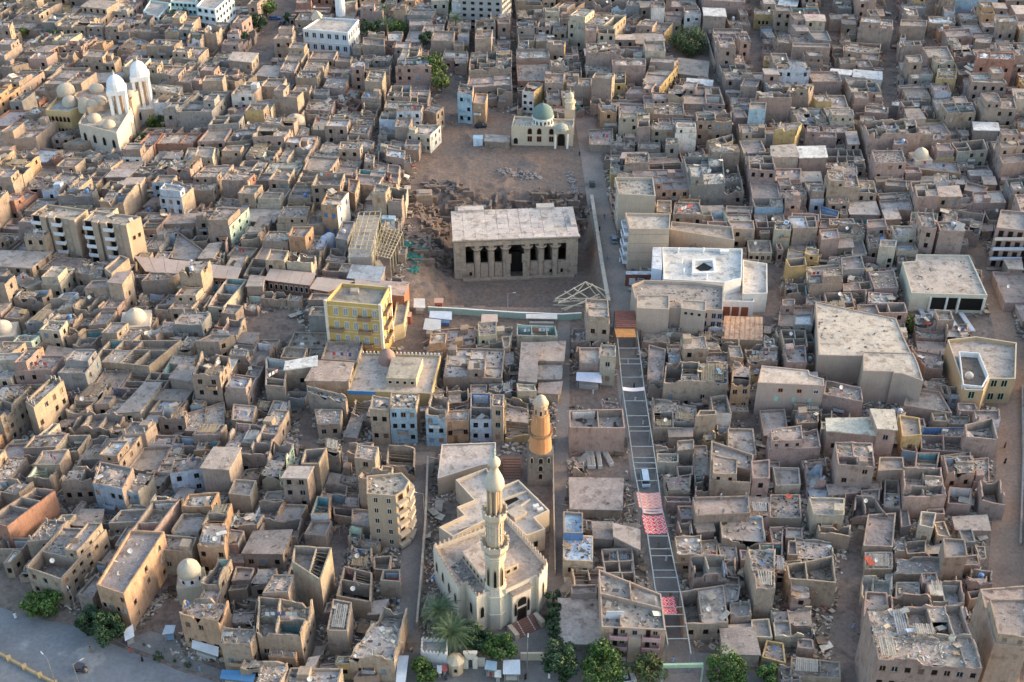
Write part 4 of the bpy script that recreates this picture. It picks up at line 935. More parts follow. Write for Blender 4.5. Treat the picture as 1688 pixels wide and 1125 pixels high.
for x, y, r_, z, h_ in ((425,590,4.2,13,5),(450,660,3.6,11,4.2),(590,670,2.6,13,3),(640,650,3.3,13,3.4),(550,700,3.2,11,6.5),(605,760,3.0,11,3.2),(700,800,2.8,11,3),(620,570,3.5,13,3),(830,610,3,13,3)):
    p = UC('A', x, y+10, z-.8); r_ *= .74; h_ *= .78; m = MB(); m.lathe(p, [(r_,0),(r_,h_*.35)]+[(max(.02, r_*math.cos(k*math.pi/10)), h_*.35+h_*.65*math.sin(k*math.pi/10)) for k in range(1,6)], 16, (.50,.42,.33)); m.obj('dome', T, smooth=True)
def church_tower(x, y, ytop):
    b = UC('A', x, y); zz = lambda v: zv('A', v, b)
    m = MB(); m.box(b, 6.6, 6.6, zz(ytop+235), (.62,.57,.50), 'clean_paint', .2); t = m.obj('bell_tower', T); zb = zz(ytop+235)
    m = MB(); m.box(b+Vector((0,0,zb)), 7.6, 7.6, .5, TWH, 'clean_paint', .2); m.obj('tower_ledge', t); zc = zz(ytop+60)
    for sx in (-1,0,1):
        for sy in (-1,0,1):
            if sx or sy: m = MB(); m.box(b+Matrix.Rotation(.2,3,'Z') @ Vector((sx*2.4, sy*2.4, zb+.5)), 1.0, 1.0, zc-zb-.5, TWH, 'clean_paint', .2); m.obj('belfry_pier', t)
    m = MB(); m.box(b+Vector((0,0,zb+.5)), 2.6, 2.6, zc-zb-.5, (.45,.34,.26), 'clean_paint', .2); m.obj('belfry_core', t)
    m = MB(); m.box(b+Vector((0,0,zc)), 6.4, 6.4, 1.6, TWH, 'clean_paint', .2); m.lathe(b+Vector((0,0,zc+1.6)), [(3.1,0),(3.1,1.0),(2.9,2.2),(2.1,3.6),(1.1,4.5),(.2,4.9),(.15,6.2),(.01,6.3)], 16, TWH); m.obj('tower_cap', t)
    m = MB(); c = b+Vector((0,0,zc+7.2)); m.box(c-Vector((0,0,.9)), .22, .22, 1.9, (.5,.4,.2), 'paint_metal'); m.box(c, 1.1, .22, .22, (.5,.4,.2), 'paint_metal'); m.obj('cross', t)
church_tower(805, 880, 530); church_tower(945, 770, 440)
fa, fb = UC('A',835,860), UC('A',925,790); polyblock(T, [fa, fb, fb+Vector((-2,5,0)), fa+Vector((-3,5,0))], 0, 13, (.60,.53,.42), 0, (.5,.42,.34), name='portal_wall', roofname='portal_roof')
edge_windows(T, fa, fb, 1, 3, .2, 6, 1.6, 3.0, 'arch', (.3,.12,.08)); opening(T, fa, fb, .5, 8, 2.4, 2.4, 'rose_window', (.35,.2,.12), True)
occupy([Vector((p.x,p.y)) for p in (UC('A',490,880),UC('A',850,930),UC('A',1000,800),UC('A',960,660),UC('A',620,640))]); occupy([Vector((p.x,p.y)) for p in (UC('A',290,800),UC('A',500,870),UC('A',560,700),UC('A',380,690))])

# ---------------------------------------------------------------- pale school-like complex at the top left edge, villa, grey slab
def storey_block(name, label, crop, pts, yb, col, nst, ncf, ncr, bands=(.3,.4,.42), kind='open', wcol=(.3,.4,.42), par=.7, h=None, bandh=.9, cat='building', roofcol=(.45,.40,.36)):
    T, q, h = lm_block(name, label, cat, crop, pts, yb, col, par, roofcol, h=h)
    for j in range(nst):
        z = h*j/nst+h/nst*.3; wh = h/nst*.45
        for (a, b, nc) in ((q[0], q[1], ncf), (q[1], q[2], ncr)):
            if nc: edge_windows(T, a, b, 1, nc, z-wh*.32, z+wh*.68, min(1.5, (b-a).length/nc*.6), wh, kind, wcol)
            if bands and nc:
                m = MB(); d = (b-a).normalized(); out = Vector((d.y, -d.x, 0)); zz = h*(j+1)/nst-.35; m.beam(V3(a+out*.1, zz), V3(b+out*.1, zz), .2, .35, bands, 'clean_paint'); m.obj('belt_course', T)
    return T, q, h
storey_block('school_wing', 'left wing of the white and mint school with banded windows', 'A', [(915,70),(1010,110),(1090,20),(960,0)], 180, (.50,.62,.60), 3, 3, 4, (.74,.78,.78))
storey_block('school_wing', 'mint back wing of the school joining its two sides', 'A', [(1090,10),(1250,20),(1260,-20),(1100,-20)], 170, (.48,.62,.60), 4, 6, 0, (.70,.76,.76))
storey_block('school_wing', 'right wing of the school with orange-brown side facing the sun', 'A', [(1255,40),(1375,60),(1490,-40),(1340,-60)], 225, (.62,.70,.74), 4, 3, 6, (.74,.78,.78))
T, q, h = storey_block('villa', 'white two-storey villa with grey shuttered windows and curved cornice', 'B', [(305,185),(595,210),(665,125),(420,110)], 330, (.60,.64,.68), 2, 6, 5, (.70,.68,.62), 'cross', (.55,.58,.62), roofcol=(.48,.43,.38))
m = MB(); c = UC('B', 395, 110, h); m.lathe(c, [(3.2,0),(1.6,1.6),(.01,3.0)], 4, (.42,.36,.30), rot=.8); m.obj('roof_pyramid', T)
bb = UC('B', 555, 160); T = thing('minaret', 'white minaret behind the villa cut by the top edge of the photo', 'minaret', bb); m = MB(); m.lathe(bb, [(2.0,0),(2.0,14),(1.3,14.5),(1.2,24),(2.0,25),(2.0,26),(1.2,26),(1.1,33)], 12, (.72,.74,.76)); m.obj('shaft', T)
m = MB(); m.lathe(bb, [(1.3,33),(1.5,34),(.9,36),(.01,37)], 12, (.72,.74,.76)); m.obj('cap', T)
T, q, h = storey_block('tower_block', 'grey concrete apartment tower at the top edge, its right side lit', 'B', [(1312,-40),(1580,-30),(1640,-90),(1400,-100)], 190, (.33,.34,.345), 6, 5, 6, None, 'open', (.25,.25,.25))
# two brown apartment slabs at the left
for pts, yb, lab in (([(195,290),(475,320),(560,255),(300,220)], 560, 'left brown five-storey apartment slab with white stacked balconies'), ([(527,325),(805,352),(900,300),(600,262)], 585, 'right brown five-storey apartment slab with white balconies and sunlit side')):
    T, q, h = lm_block('apartment_slab', lab, 'apartment block', 'E', pts, yb, (.40,.315,.24), .6, (.40,.35,.29), h=15.5, group='twin brown apartment slabs')
    for j in range(5):
        z = .3+h/5*j
        for t in (.14,.60): balcony(T, q[0], q[1], t, z+.6, 3.0, 1.3, 1.1, (.55,.52,.48), (.62,.64,.68)); opening(T, q[0], q[1], t, z+.7, 2.2, 2.1, 'balcony_door', (.1,.08,.07), kind='open')
        for t in (.37,.42): opening(T, q[0], q[1], t, z+1, .9, 1.4, 'window', (.6,.6,.6), kind='cross')
        opening(T, q[0], q[1], .8, z+1, .9, 1.3, 'window', (.45,.40,.35), kind='shutter')
    for t in (.3, .5, .97): m = MB(); p = Vector(q[0][:2]).lerp(Vector(q[1][:2]), t); m.box(V3(p+Vector((0,-.3)), -.2), 1.8, 1.4, h+.6, (.38,.30,.235), 'clean_paint', -.15); m.obj('stair_shaft', T)
    for t in (.35,.7): opening(T, q[1], q[2], t, 9.5, .9, 1.3, 'window', (.2,.15,.1), kind='open')
    rb = MB(); bits(rb, [Vector(p[:2]) for p in q], h-.6, 40, R, .8); rb.obj('roof_debris', T, 'stuff')

# ---------------------------------------------------------------- yellow curved building at the right, school with veranda, big flat roofs
T, q, h = lm_block('corner_house', 'yellow-ochre house with white-walled roof court at the right edge', 'building', 'M', [(1290,322),(1410,325),(1450,250),(1615,250),(1622,20),(1360,-20),(1180,0)], 480, (.40,.30,.185), 1.1, (.42,.36,.31), capcol=(.55,.47,.37))
m = MB(); pw = vz([(1275,300),(1400,312),(1440,240),(1380,95),(1250,85)], h-.05, 'M'); pwi = [Vector(p[:2]) for p in ccw(pw)]; pj = inset(pwi, [.25]*5)
for i in range(5): m.box8([V3(pwi[i],h-1.1),V3(pwi[(i+1)%5],h-1.1),V3(pj[(i+1)%5],h-1.1),V3(pj[i],h-1.1)], [V3(pwi[i],h+.5),V3(pwi[(i+1)%5],h+.5),V3(pj[(i+1)%5],h+.5),V3(pj[i],h+.5)], (.66,.66,.66), 'clean_paint')
m.face([V3(p,h-1.06) for p in pj], (.20,.16,.13), 'roof_dust'); m.obj('roof_court', T)
m = MB(); m.lathe(UC('M',1315,240,h-1.05), [(1.1,0),(1.1,.7),(.8,1.2),(.01,1.4)], 14, (.45,.41,.36)); m.obj('court_dome', T)
a, b = q[0], q[3]
for zz, n in ((1.2,3),(5.4,3)):
    for k, t in enumerate((.15,.55,.8)):
        aa, bb_ = (q[0], q[1]) if k == 0 else (q[2], q[3]); opening(T, aa, bb_, .4 if k == 0 else (.2 if k == 1 else .6), zz, 1.5, 2.2, 'window', (.30,.38,.30), kind='cross')
T, q, h = lm_block('school_hall', 'long flat-roofed school with a three-bay front veranda on the right', 'building', 'I', [(950,788),(1435,802),(1318,545),(980,540),(975,582),(890,590)], 905, (.52,.50,.40), .5, (.47,.40,.34), capcol=(.52,.47,.40))
aa, bb_ = q[0], q[1]
for t0, t1 in ((.27,.47),(.50,.62),(.66,.96)):
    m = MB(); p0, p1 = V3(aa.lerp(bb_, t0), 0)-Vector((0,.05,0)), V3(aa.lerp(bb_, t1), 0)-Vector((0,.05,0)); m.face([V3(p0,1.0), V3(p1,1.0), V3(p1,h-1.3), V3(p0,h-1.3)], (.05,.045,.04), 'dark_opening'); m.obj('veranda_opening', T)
for t in (.26,.48,.64,.97): p = Vector(aa[:2]).lerp(Vector(bb_[:2]), t); m = MB(); m.box(V3(p+Vector((0,-.3)), 0), .5, .5, h-1, (.62,.62,.58), 'clean_paint'); m.obj('veranda_post', T)
rb = MB(); bits(rb, [Vector(p[:2]) for p in (q[0],q[1],q[2],q[4])], h-.5, 30, R, .8, 0); rb.obj('roof_debris', T, 'stuff')
T, q, h = lm_block('warehouse', 'very large pale beige flat roof with stepped right edge', 'building', 'I', [(355,1185),(740,1195),(980,1240),(905,1080),(850,950),(620,905),(335,842)], 1400, (.40,.32,.26), .25, (.52,.45,.37), h=9)
rb = MB(); bits(rb, [Vector(p[:2]) for p in (q[0],q[1],q[4],q[6])], h-.25, 40, R, .8, 0); rb.obj('roof_debris', T, 'stuff')
T, q, h = lm_block('warehouse', 'pale flat-roofed block with deep front yard below the largest roof', 'building', 'M', [(885,215),(1025,265),(990,150),(960,85),(640,75),(640,200),(840,205),(830,215)], 440, (.40,.325,.27), .25, (.50,.43,.36), h=10)
T, q, h = lm_block('house', 'pinkish three-storey house with red windows above three turquoise discs', 'house', 'M', [(-35,275),(392,295),(388,250),(300,225),(292,195),(-10,165)], 480, (.43,.335,.28), .25, (.55,.46,.38))
for x in (118,238,345): opening(T, q[0], q[1], (x+35)/427, h-2.6, 1.1, 1.1, 'window', (.42,.17,.10) if x < 300 else (.6,.6,.65), kind='cross')
for x in (105,218,322):
    t = (x+35)/427; p = q[0].lerp(q[1], t); m = MB(); c = V3(p, h*.52); m.lathe(V3((0,0),0), [(.8,-.06),(.8,0),(.01,.01)], 14, (.25,.55,.45)); M_ = Matrix.Translation(c) @ Matrix.Rotation(math.pi/2, 4, 'X'); m.v = [M_ @ v for v in m.v]; m.obj('wall_disc', T)
# mosque with bright blue wall, crenellated back edge and brown dome
T, q, h = lm_block('old_mosque', 'flat-roofed mosque with a bright blue front wall and crenellated back edge', 'mosque', 'K', [(590,325),(1130,345),(1190,100),(680,85)], 420, (.50,.38,.2), .5, (.50,.43,.37))
crenels(T, q[2], q[3], h, (.72,.72,.70), 1.0, .5, .6)
m = MB(); d = (q[1]-q[0]).normalized(); m.beam(q[0]-Vector((-.2,.1,.55)), q[0].lerp(q[1],.33)-Vector((0,.1,.55)), .2, 1.1, (.08,.28,.62), 'clean_paint'); m.obj('blue_wall', T)
hb = h+2.2; qq = vz([(840,245),(1030,252),(1075,115),(878,112)], hb, 'K'); polyblock(T, qq, h-.5, hb, (.50,.40,.28), 0, (.40,.35,.28), name='roof_hall', roofname='roof_hall_roof')
edge_windows(T, qq[0], qq[1], 1, 4, h-.3, hb-.3, .9, 1.0, 'open', (.7,.7,.7)); m = MB(); m.dome(UC('K',848,140,h-.5), 2.4, 4.0, 14, 6, (.30,.20,.17)); m.obj('dome', T, smooth=True)
# rounded corner building
T, q, h = lm_block('corner_building', 'tall tan building with curved balconies on its rounded street corner', 'building', 'K', [(715,985),(900,1000),(960,960),(990,900),(940,850),(715,870)], 1400, (.42,.33,.24), .6, (.42,.36,.29), h=16)
for j in range(5):
    z = .6+j*3.1; m = MB(); pts = [Vector(p[:2]) for p in q[1:5]]; c = sum(pts, Vector((0,0)))/4
    for i in range(3):
        a, b = pts[i], pts[i+1]; d = (b-a).normalized(); o_ = Vector((d.y, -d.x)); m.box8([V3(a,z),V3(a+o_*1.1,z),V3(b+o_*1.1,z),V3(b,z)], [V3(a,z+.9),V3(a+o_*1.1,z+.9),V3(b+o_*1.1,z+.9),V3(b,z+.9)], (.44,.37,.29), 'clean_paint', True)
        opening(T, a, b, .5, z+1, 1.2, 1.6, 'window', (.2,.14,.1), kind='open')
    m.obj('curved_balcony', T)
    for t in (.3,.75): opening(T, q[0], q[1], t, z+.6, .9, 1.5, 'window', (.55,.5,.45), kind='cross')
rb = MB(); bits(rb, [Vector(p[:2]) for p in (q[0],q[1],q[4],q[5])], h-.6, 60, R, .7, 0); rb.obj('roof_debris', T, 'stuff')
T, q, h = lm_block('apartment_building', 'pinkish house with stacked pale blue painted balconies at the right edge', 'building', 'I', [(1490,370),(1690,390),(1690,270),(1520,255)], 620, PAL['p'], .7, (.38,.33,.29))
for j, c_ in enumerate(((.33,.28,.25),(.45,.50,.62),(.45,.50,.62),(.55,.5,.47))):
    z = h*j/4+.2; m = MB(); a, b = Vector(q[0][:2]), Vector(q[1][:2]); m.box(V3(a.lerp(b,.5)+Vector((0,-.7)), z), (b-a).length+.6, 1.4, .18, (.4,.32,.28), 'clean_paint', .0); m.obj('balcony', T)
    if j: m = MB(); m.box(V3(a.lerp(b,.5)+Vector((0,-1.35)), z+.18), (b-a).length+.6, .12, 1.0, c_, 'clean_paint'); m.obj('balustrade', T)
    for t in (.2,.5,.8): opening(T, a, b, t, z+.3, 1.4, 2.1, 'door', (.2,.12,.1), kind='open')
T, q, h = lm_block('balcony_house', 'peach house with two stacks of pink balconies behind the bottom trees', 'house', 'P', [(590,770),(1000,790),(970,560),(570,400)], 965, (.43,.325,.255), .8, (.40,.345,.29))
for j in range(3):
    z = h*(j+.25)/3
    for t in (.27,.78):
        balcony(T, q[0], q[1], t, z, 3.6, 1.3, .95, (.45,.36,.3), (.50,.30,.31) if j else (.45,.42,.4)); opening(T, q[0], q[1], t-.05, z+.1, .9, 2.0, 'door', (.2,.12,.1), kind='open'); opening(T, q[0], q[1], t+.06, z+.7, .9, 1.1, 'window', (.35,.25,.18), kind='cross')
    opening(T, q[0], q[1], .08, z+.5, .9, 1.2, 'window', (.4,.25,.15), kind='shutter'); opening(T, q[0], q[1], .52, z+.5, .9, 1.2, 'window', (.2,.2,.2), kind='cross')
m = MB(); p = Vector(q[0][:2]).lerp(Vector(q[1][:2]), .52); m.box(V3(p+Vector((0,-.4)), -.2), 2.6, 1.0, h*.8, (.44,.335,.265), 'clean_paint'); m.obj('stair_bay', T)
rb = MB(); Q = [Vector(p[:2]) for p in q]; bits(rb, Q, h-.8, 150, R, .7); mound(rb, [p.lerp(Q[2], .45) for p in Q], h-.8, .8, R, (.36,.31,.26)); rb.obj('roof_debris', T, 'stuff')
m = MB(); c = Vector(q[0][:2]).lerp(Vector(q[1][:2]), .22)+Vector((0,3)); m.box(V3(c, h-.8), 3.6, .15, 2.2, (.62,.62,.64), 'clean_paint'); m.obj('white_screen', T)
for (u0,v0,u1,v1) in ((.02,.55,.98,.55),(.5,.55,.5,.98),(.3,.02,.3,.3)):
    F = lambda u, v: Q[0].lerp(Q[1], u).lerp(Q[3].lerp(Q[2], u), v); m = MB(); m.beam(V3(F(u0,v0), h-.2), V3(F(u1,v1), h-.2), .3, 1.3, (.38,.30,.24), 'mud_plaster'); m.obj('roof_wall', T)
# small domed shrines
def shrine(lab, crop, x, y, r_, h_, zb, col, w=None, drum=True, base=True, z=0):
    c = UC(crop, x, y); T = thing('domed_shrine', lab, 'shrine', c)
    w = w or r_*2.5
    if base: m = MB(); m.box(c, w, w, zb, col, 'clean_paint', .15); m.obj('base', T); occupy([c.xy+Vector(p)*w/2 for p in ((-1,-1),(1,-1),(1,1),(-1,1))])
    if drum:
        m = MB(); m.lathe(c, [(r_,zb),(r_,zb+1.6)], 12, (.68,.68,.66)); m.obj('drum', T)
        for k in range(8): an = (k+.5)*math.pi/4; put_window(T, c+Vector((r_*.99*math.cos(an), r_*.99*math.sin(an), zb+.3)), (math.cos(an), math.sin(an)), .7, 1.2, 'arch', (.6,.6,.58))
    m = MB(); z1 = zb+(1.6 if drum else 0); m.lathe(c, [(r_*1.03,z1),(r_*1.06,z1+h_*.25),(r_*.9,z1+h_*.6),(r_*.55,z1+h_*.88),(.15,z1+h_),(.1,z1+h_+.5),(.01,z1+h_+.6)], 16, col); m.obj('dome', T, smooth=True)
shrine('white-drummed shrine with a ribbed pale dome near the road at lower left', 'N', 1240, 560, 2.4, 3.4, 5.0, (.44,.40,.32), 5.6)
shrine('isolated cream dome on a flat roof left of the market roofs', 'E', 885, 1030, 2.8, 3.2, 4.0, (.55,.46,.37), 8, False)
shrine('weathered dome at the left edge beyond the ruined rooms', 'E', 40, 1100, 2.6, 2.8, 4.0, (.50,.44,.37), 7, False)
shrine('tiny cream dome on a long house at the upper right', 'D', 990, 1085, 2.4, 3.0, 5.0, (.62,.52,.40), 6, False)
shrine('small brown dome left of the cream hall at upper centre', 'B', 265, 840, 3.2, 2.4, 4.0, (.42,.35,.28), 7, False)

# ---------------------------------------------------------------- street pergola with cloths
Lr = [(1017,548),(1026,640),(1036,705),(1045,770),(1058,838),(1068,885),(1080,970),(1092,1010),(1101,1062)]
Rr = [(1050,546),(1062,640),(1072,705),(1082,770),(1091,838),(1102,885),(1120,970),(1128,1010),(1139,1078)]
PZ = 5.5; LP = [U(x, y, PZ) for x, y in Lr]; RP = [U(x, y, PZ) for x, y in Rr]
T = thing('street_pergola', 'long grey steel pergola frame running down the market street', 'pergola', (LP[0].x, LP[0].y, 0)); GM = (.25,.28,.29)
for P_ in (LP, RP):
    for i in range(len(P_)-1): m = MB(); m.beam(P_[i], P_[i+1], .22, .22, GM, 'paint_metal'); m.obj('rail', T)
    for i in range(len(P_)): m = MB(); m.beam(Vector((P_[i].x, P_[i].y, 0)), P_[i]-Vector((0,0,.15)), .22, .22, GM, 'paint_metal'); m.obj('post', T)
def on(P_, ys, y):
    for i in range(len(ys)-1):
        if ys[i] <= y <= ys[i+1]: return P_[i].lerp(P_[i+1], (y-ys[i])/(ys[i+1]-ys[i]))
    return P_[0] if y < ys[0] else P_[-1]
ly, ry = [p[1] for p in Lr], [p[1] for p in Rr]
for y in [560+.2578*v for v in (60,130,162,245,395,490,557,587,687,757,790,825,905)]+[835+.2578*v for v in (30,190,275,320,412,458,548,645,692,770,848)]:
    m = MB(); m.beam(on(LP, ly, y), on(RP, ry, y), .17, .15, GM, 'paint_metal'); m.obj('cross_beam', T)
def cloth(name, lab, y0, y1, col, pat=None, xo=(0,0)):
    A = [on(LP,ly,y1)+Vector((xo[0],0,.2)), on(RP,ry,y1)+Vector((xo[1],0,.2)), on(RP,ry,y0)+Vector((xo[1],0,.2)), on(LP,ly,y0)+Vector((xo[0],0,.2))]
    m = MB(); n, k = 26, 34; F = lambda u, v: A[0].lerp(A[1], u).lerp(A[3].lerp(A[2], u), v)-Vector((0,0,.35*math.sin(math.pi*u)))
    for j in range(k):
        for i in range(n):
            u, v = (i+.5)/n*4, (j+.5)/k*5
            a_, b_ = abs((u % 1)-.5), abs((v % 1)-.5); s = a_+b_
            c = col if not pat else (pat if (.36 < s < .52 or s < .12 or .93 < s) else col)
            m.face([F(i/n,j/k), F((i+1)/n,j/k), F((i+1)/n,(j+1)/k), F(i/n,(j+1)/k)], c, 'cloth')
    solo(m, name, lab, 'awning', (A[0].x, A[0].y, PZ))
RED, WC = (.42,.05,.07), (.50,.43,.41)
cloth('patterned_awning', 'red and white patterned cloth farthest up the pergola, partly faded', 813, 838, (.48,.20,.17), WC, (-.6,.1))
cloth('patterned_awning', 'bright red and white geometric cloth in the middle of the pergola', 850, 880, RED, WC, (-.4,0))
cloth('patterned_awning', 'crimson patterned cloth nearest the foot of the pergola', 984, 1013, (.45,.03,.07), WC, (0,-1.5))
cloth('plain_awning', 'narrow white panel laid across the upper pergola', 639, 645, (.66,.60,.58))
cloth('patterned_awning', 'pink strip of patterned cloth between the two upper red cloths', 839, 847, (.46,.27,.26), WC)
for y0, y1, c, lb in ((512,540,(.28,.12,.09),'brown slatted wooden roof at the head of the pergola'),(542,556,(.52,.26,.10),'orange wooden roof covering the top of the pergola')):
    P = [U(1016,y1,6), U(1049,y1,6), U(1046,y0,6), U(1013,y0,6)]; T = thing('slatted_roof', lb, 'roof', (P[0].x,P[0].y,0))
    for k in range(9): m = MB(); a, b = P[0].lerp(P[3], k/9+.01), P[0].lerp(P[3], (k+1)/9-.01); a2, b2 = P[1].lerp(P[2], k/9+.01), P[1].lerp(P[2], (k+1)/9-.01); m.box8([p-Vector((0,0,.1)) for p in (a,a2,b2,b)], [a,a2,b2,b], vary(c, R, .1), 'wood', True); m.obj('slat', T)
    for p in P: m = MB(); m.beam((p.x,p.y,0), (p.x,p.y,5.88), .2, .2, (.2,.15,.1), 'wood'); m.obj('post', T)

# timber lattices left of the pit, and the tripod frame at the pit's corner
def lattice(lab, crop, pts, z, nx, ny, col=(.50,.42,.28), posts=True, dz=0):
    P = [UC(crop, x, y, z) for x, y in pts]; P[2].z += dz; P[3].z += dz; T = thing('timber_lattice', lab, 'scaffolding', (P[0].x,P[0].y,gz(P[0].x,P[0].y)), 'timber roof frames left of the pit')
    for i in range(nx+1): m = MB(); m.beam(P[0].lerp(P[1], i/nx), P[3].lerp(P[2], i/nx), .16, .18, vary(col, R, .1)); m.obj('rafter', T)
    for j in range(ny+1): m = MB(); m.beam(P[0].lerp(P[3], j/ny)+Vector((0,0,.2)), P[1].lerp(P[2], j/ny)+Vector((0,0,.2)), .14, .14, vary(col, R, .1)); m.obj('batten', T)
    for j in range(0, ny+1, 2):
        for e in (0, 1): p = P[0].lerp(P[3], j/ny) if e == 0 else P[1].lerp(P[2], j/ny); m = MB(); m.beam((p.x,p.y,gz(p.x,p.y)-.3), (p.x,p.y,p.z), .25, .25, vary(col, R, .1)); m.obj('post', T)
    occupy(P)
lattice('wide timber roof lattice nearer the market, over a concrete frame', 'F', [(600,510),(745,515),(808,270),(665,275)], 9, 4, 9)
lattice('narrow timber lattice sloping towards the temple pit', 'F', [(750,545),(865,570),(945,400),(815,345)], 7, 6, 10)
T, q, h = lm_block('concrete_frame', 'bare concrete floor slab carrying the wide timber lattice', 'building', 'F', [(593,560),(745,560),(800,300),(660,290)], 640, (.36,.35,.33), 0, (.38,.35,.32), h=5, occ=False)
def frame3(lab, pts, cat='frame'):
    T = thing('pole_frame', lab, cat, U(935,505)); 
    for (x0,y0,z0,x1,y1,z1) in pts: m = MB(); m.beam(U(x0,y0,z0), U(x1,y1,z1), .22, .22, vary((.52,.46,.36), R, .1)); m.obj('pole', T)
frame3('jumble of pale timber poles leaning over the front right corner of the pit', [(915,493,3,965,465,6),(920,500,3,978,470,5),(965,465,6,998,480,4),(915,493,3,985,492,3),(912,497,2,1000,497,2),(925,510,2,970,497,4),(930,512,2,988,485,4),(965,465,6,940,495,2),(975,468,5,1002,495,1),(915,495,3,940,497,0),(965,465,6,985,490,1),(920,500,2,990,490,3),(912,503,1,960,505,1),(930,480,4,955,495,2),(945,475,5,975,495,2)])
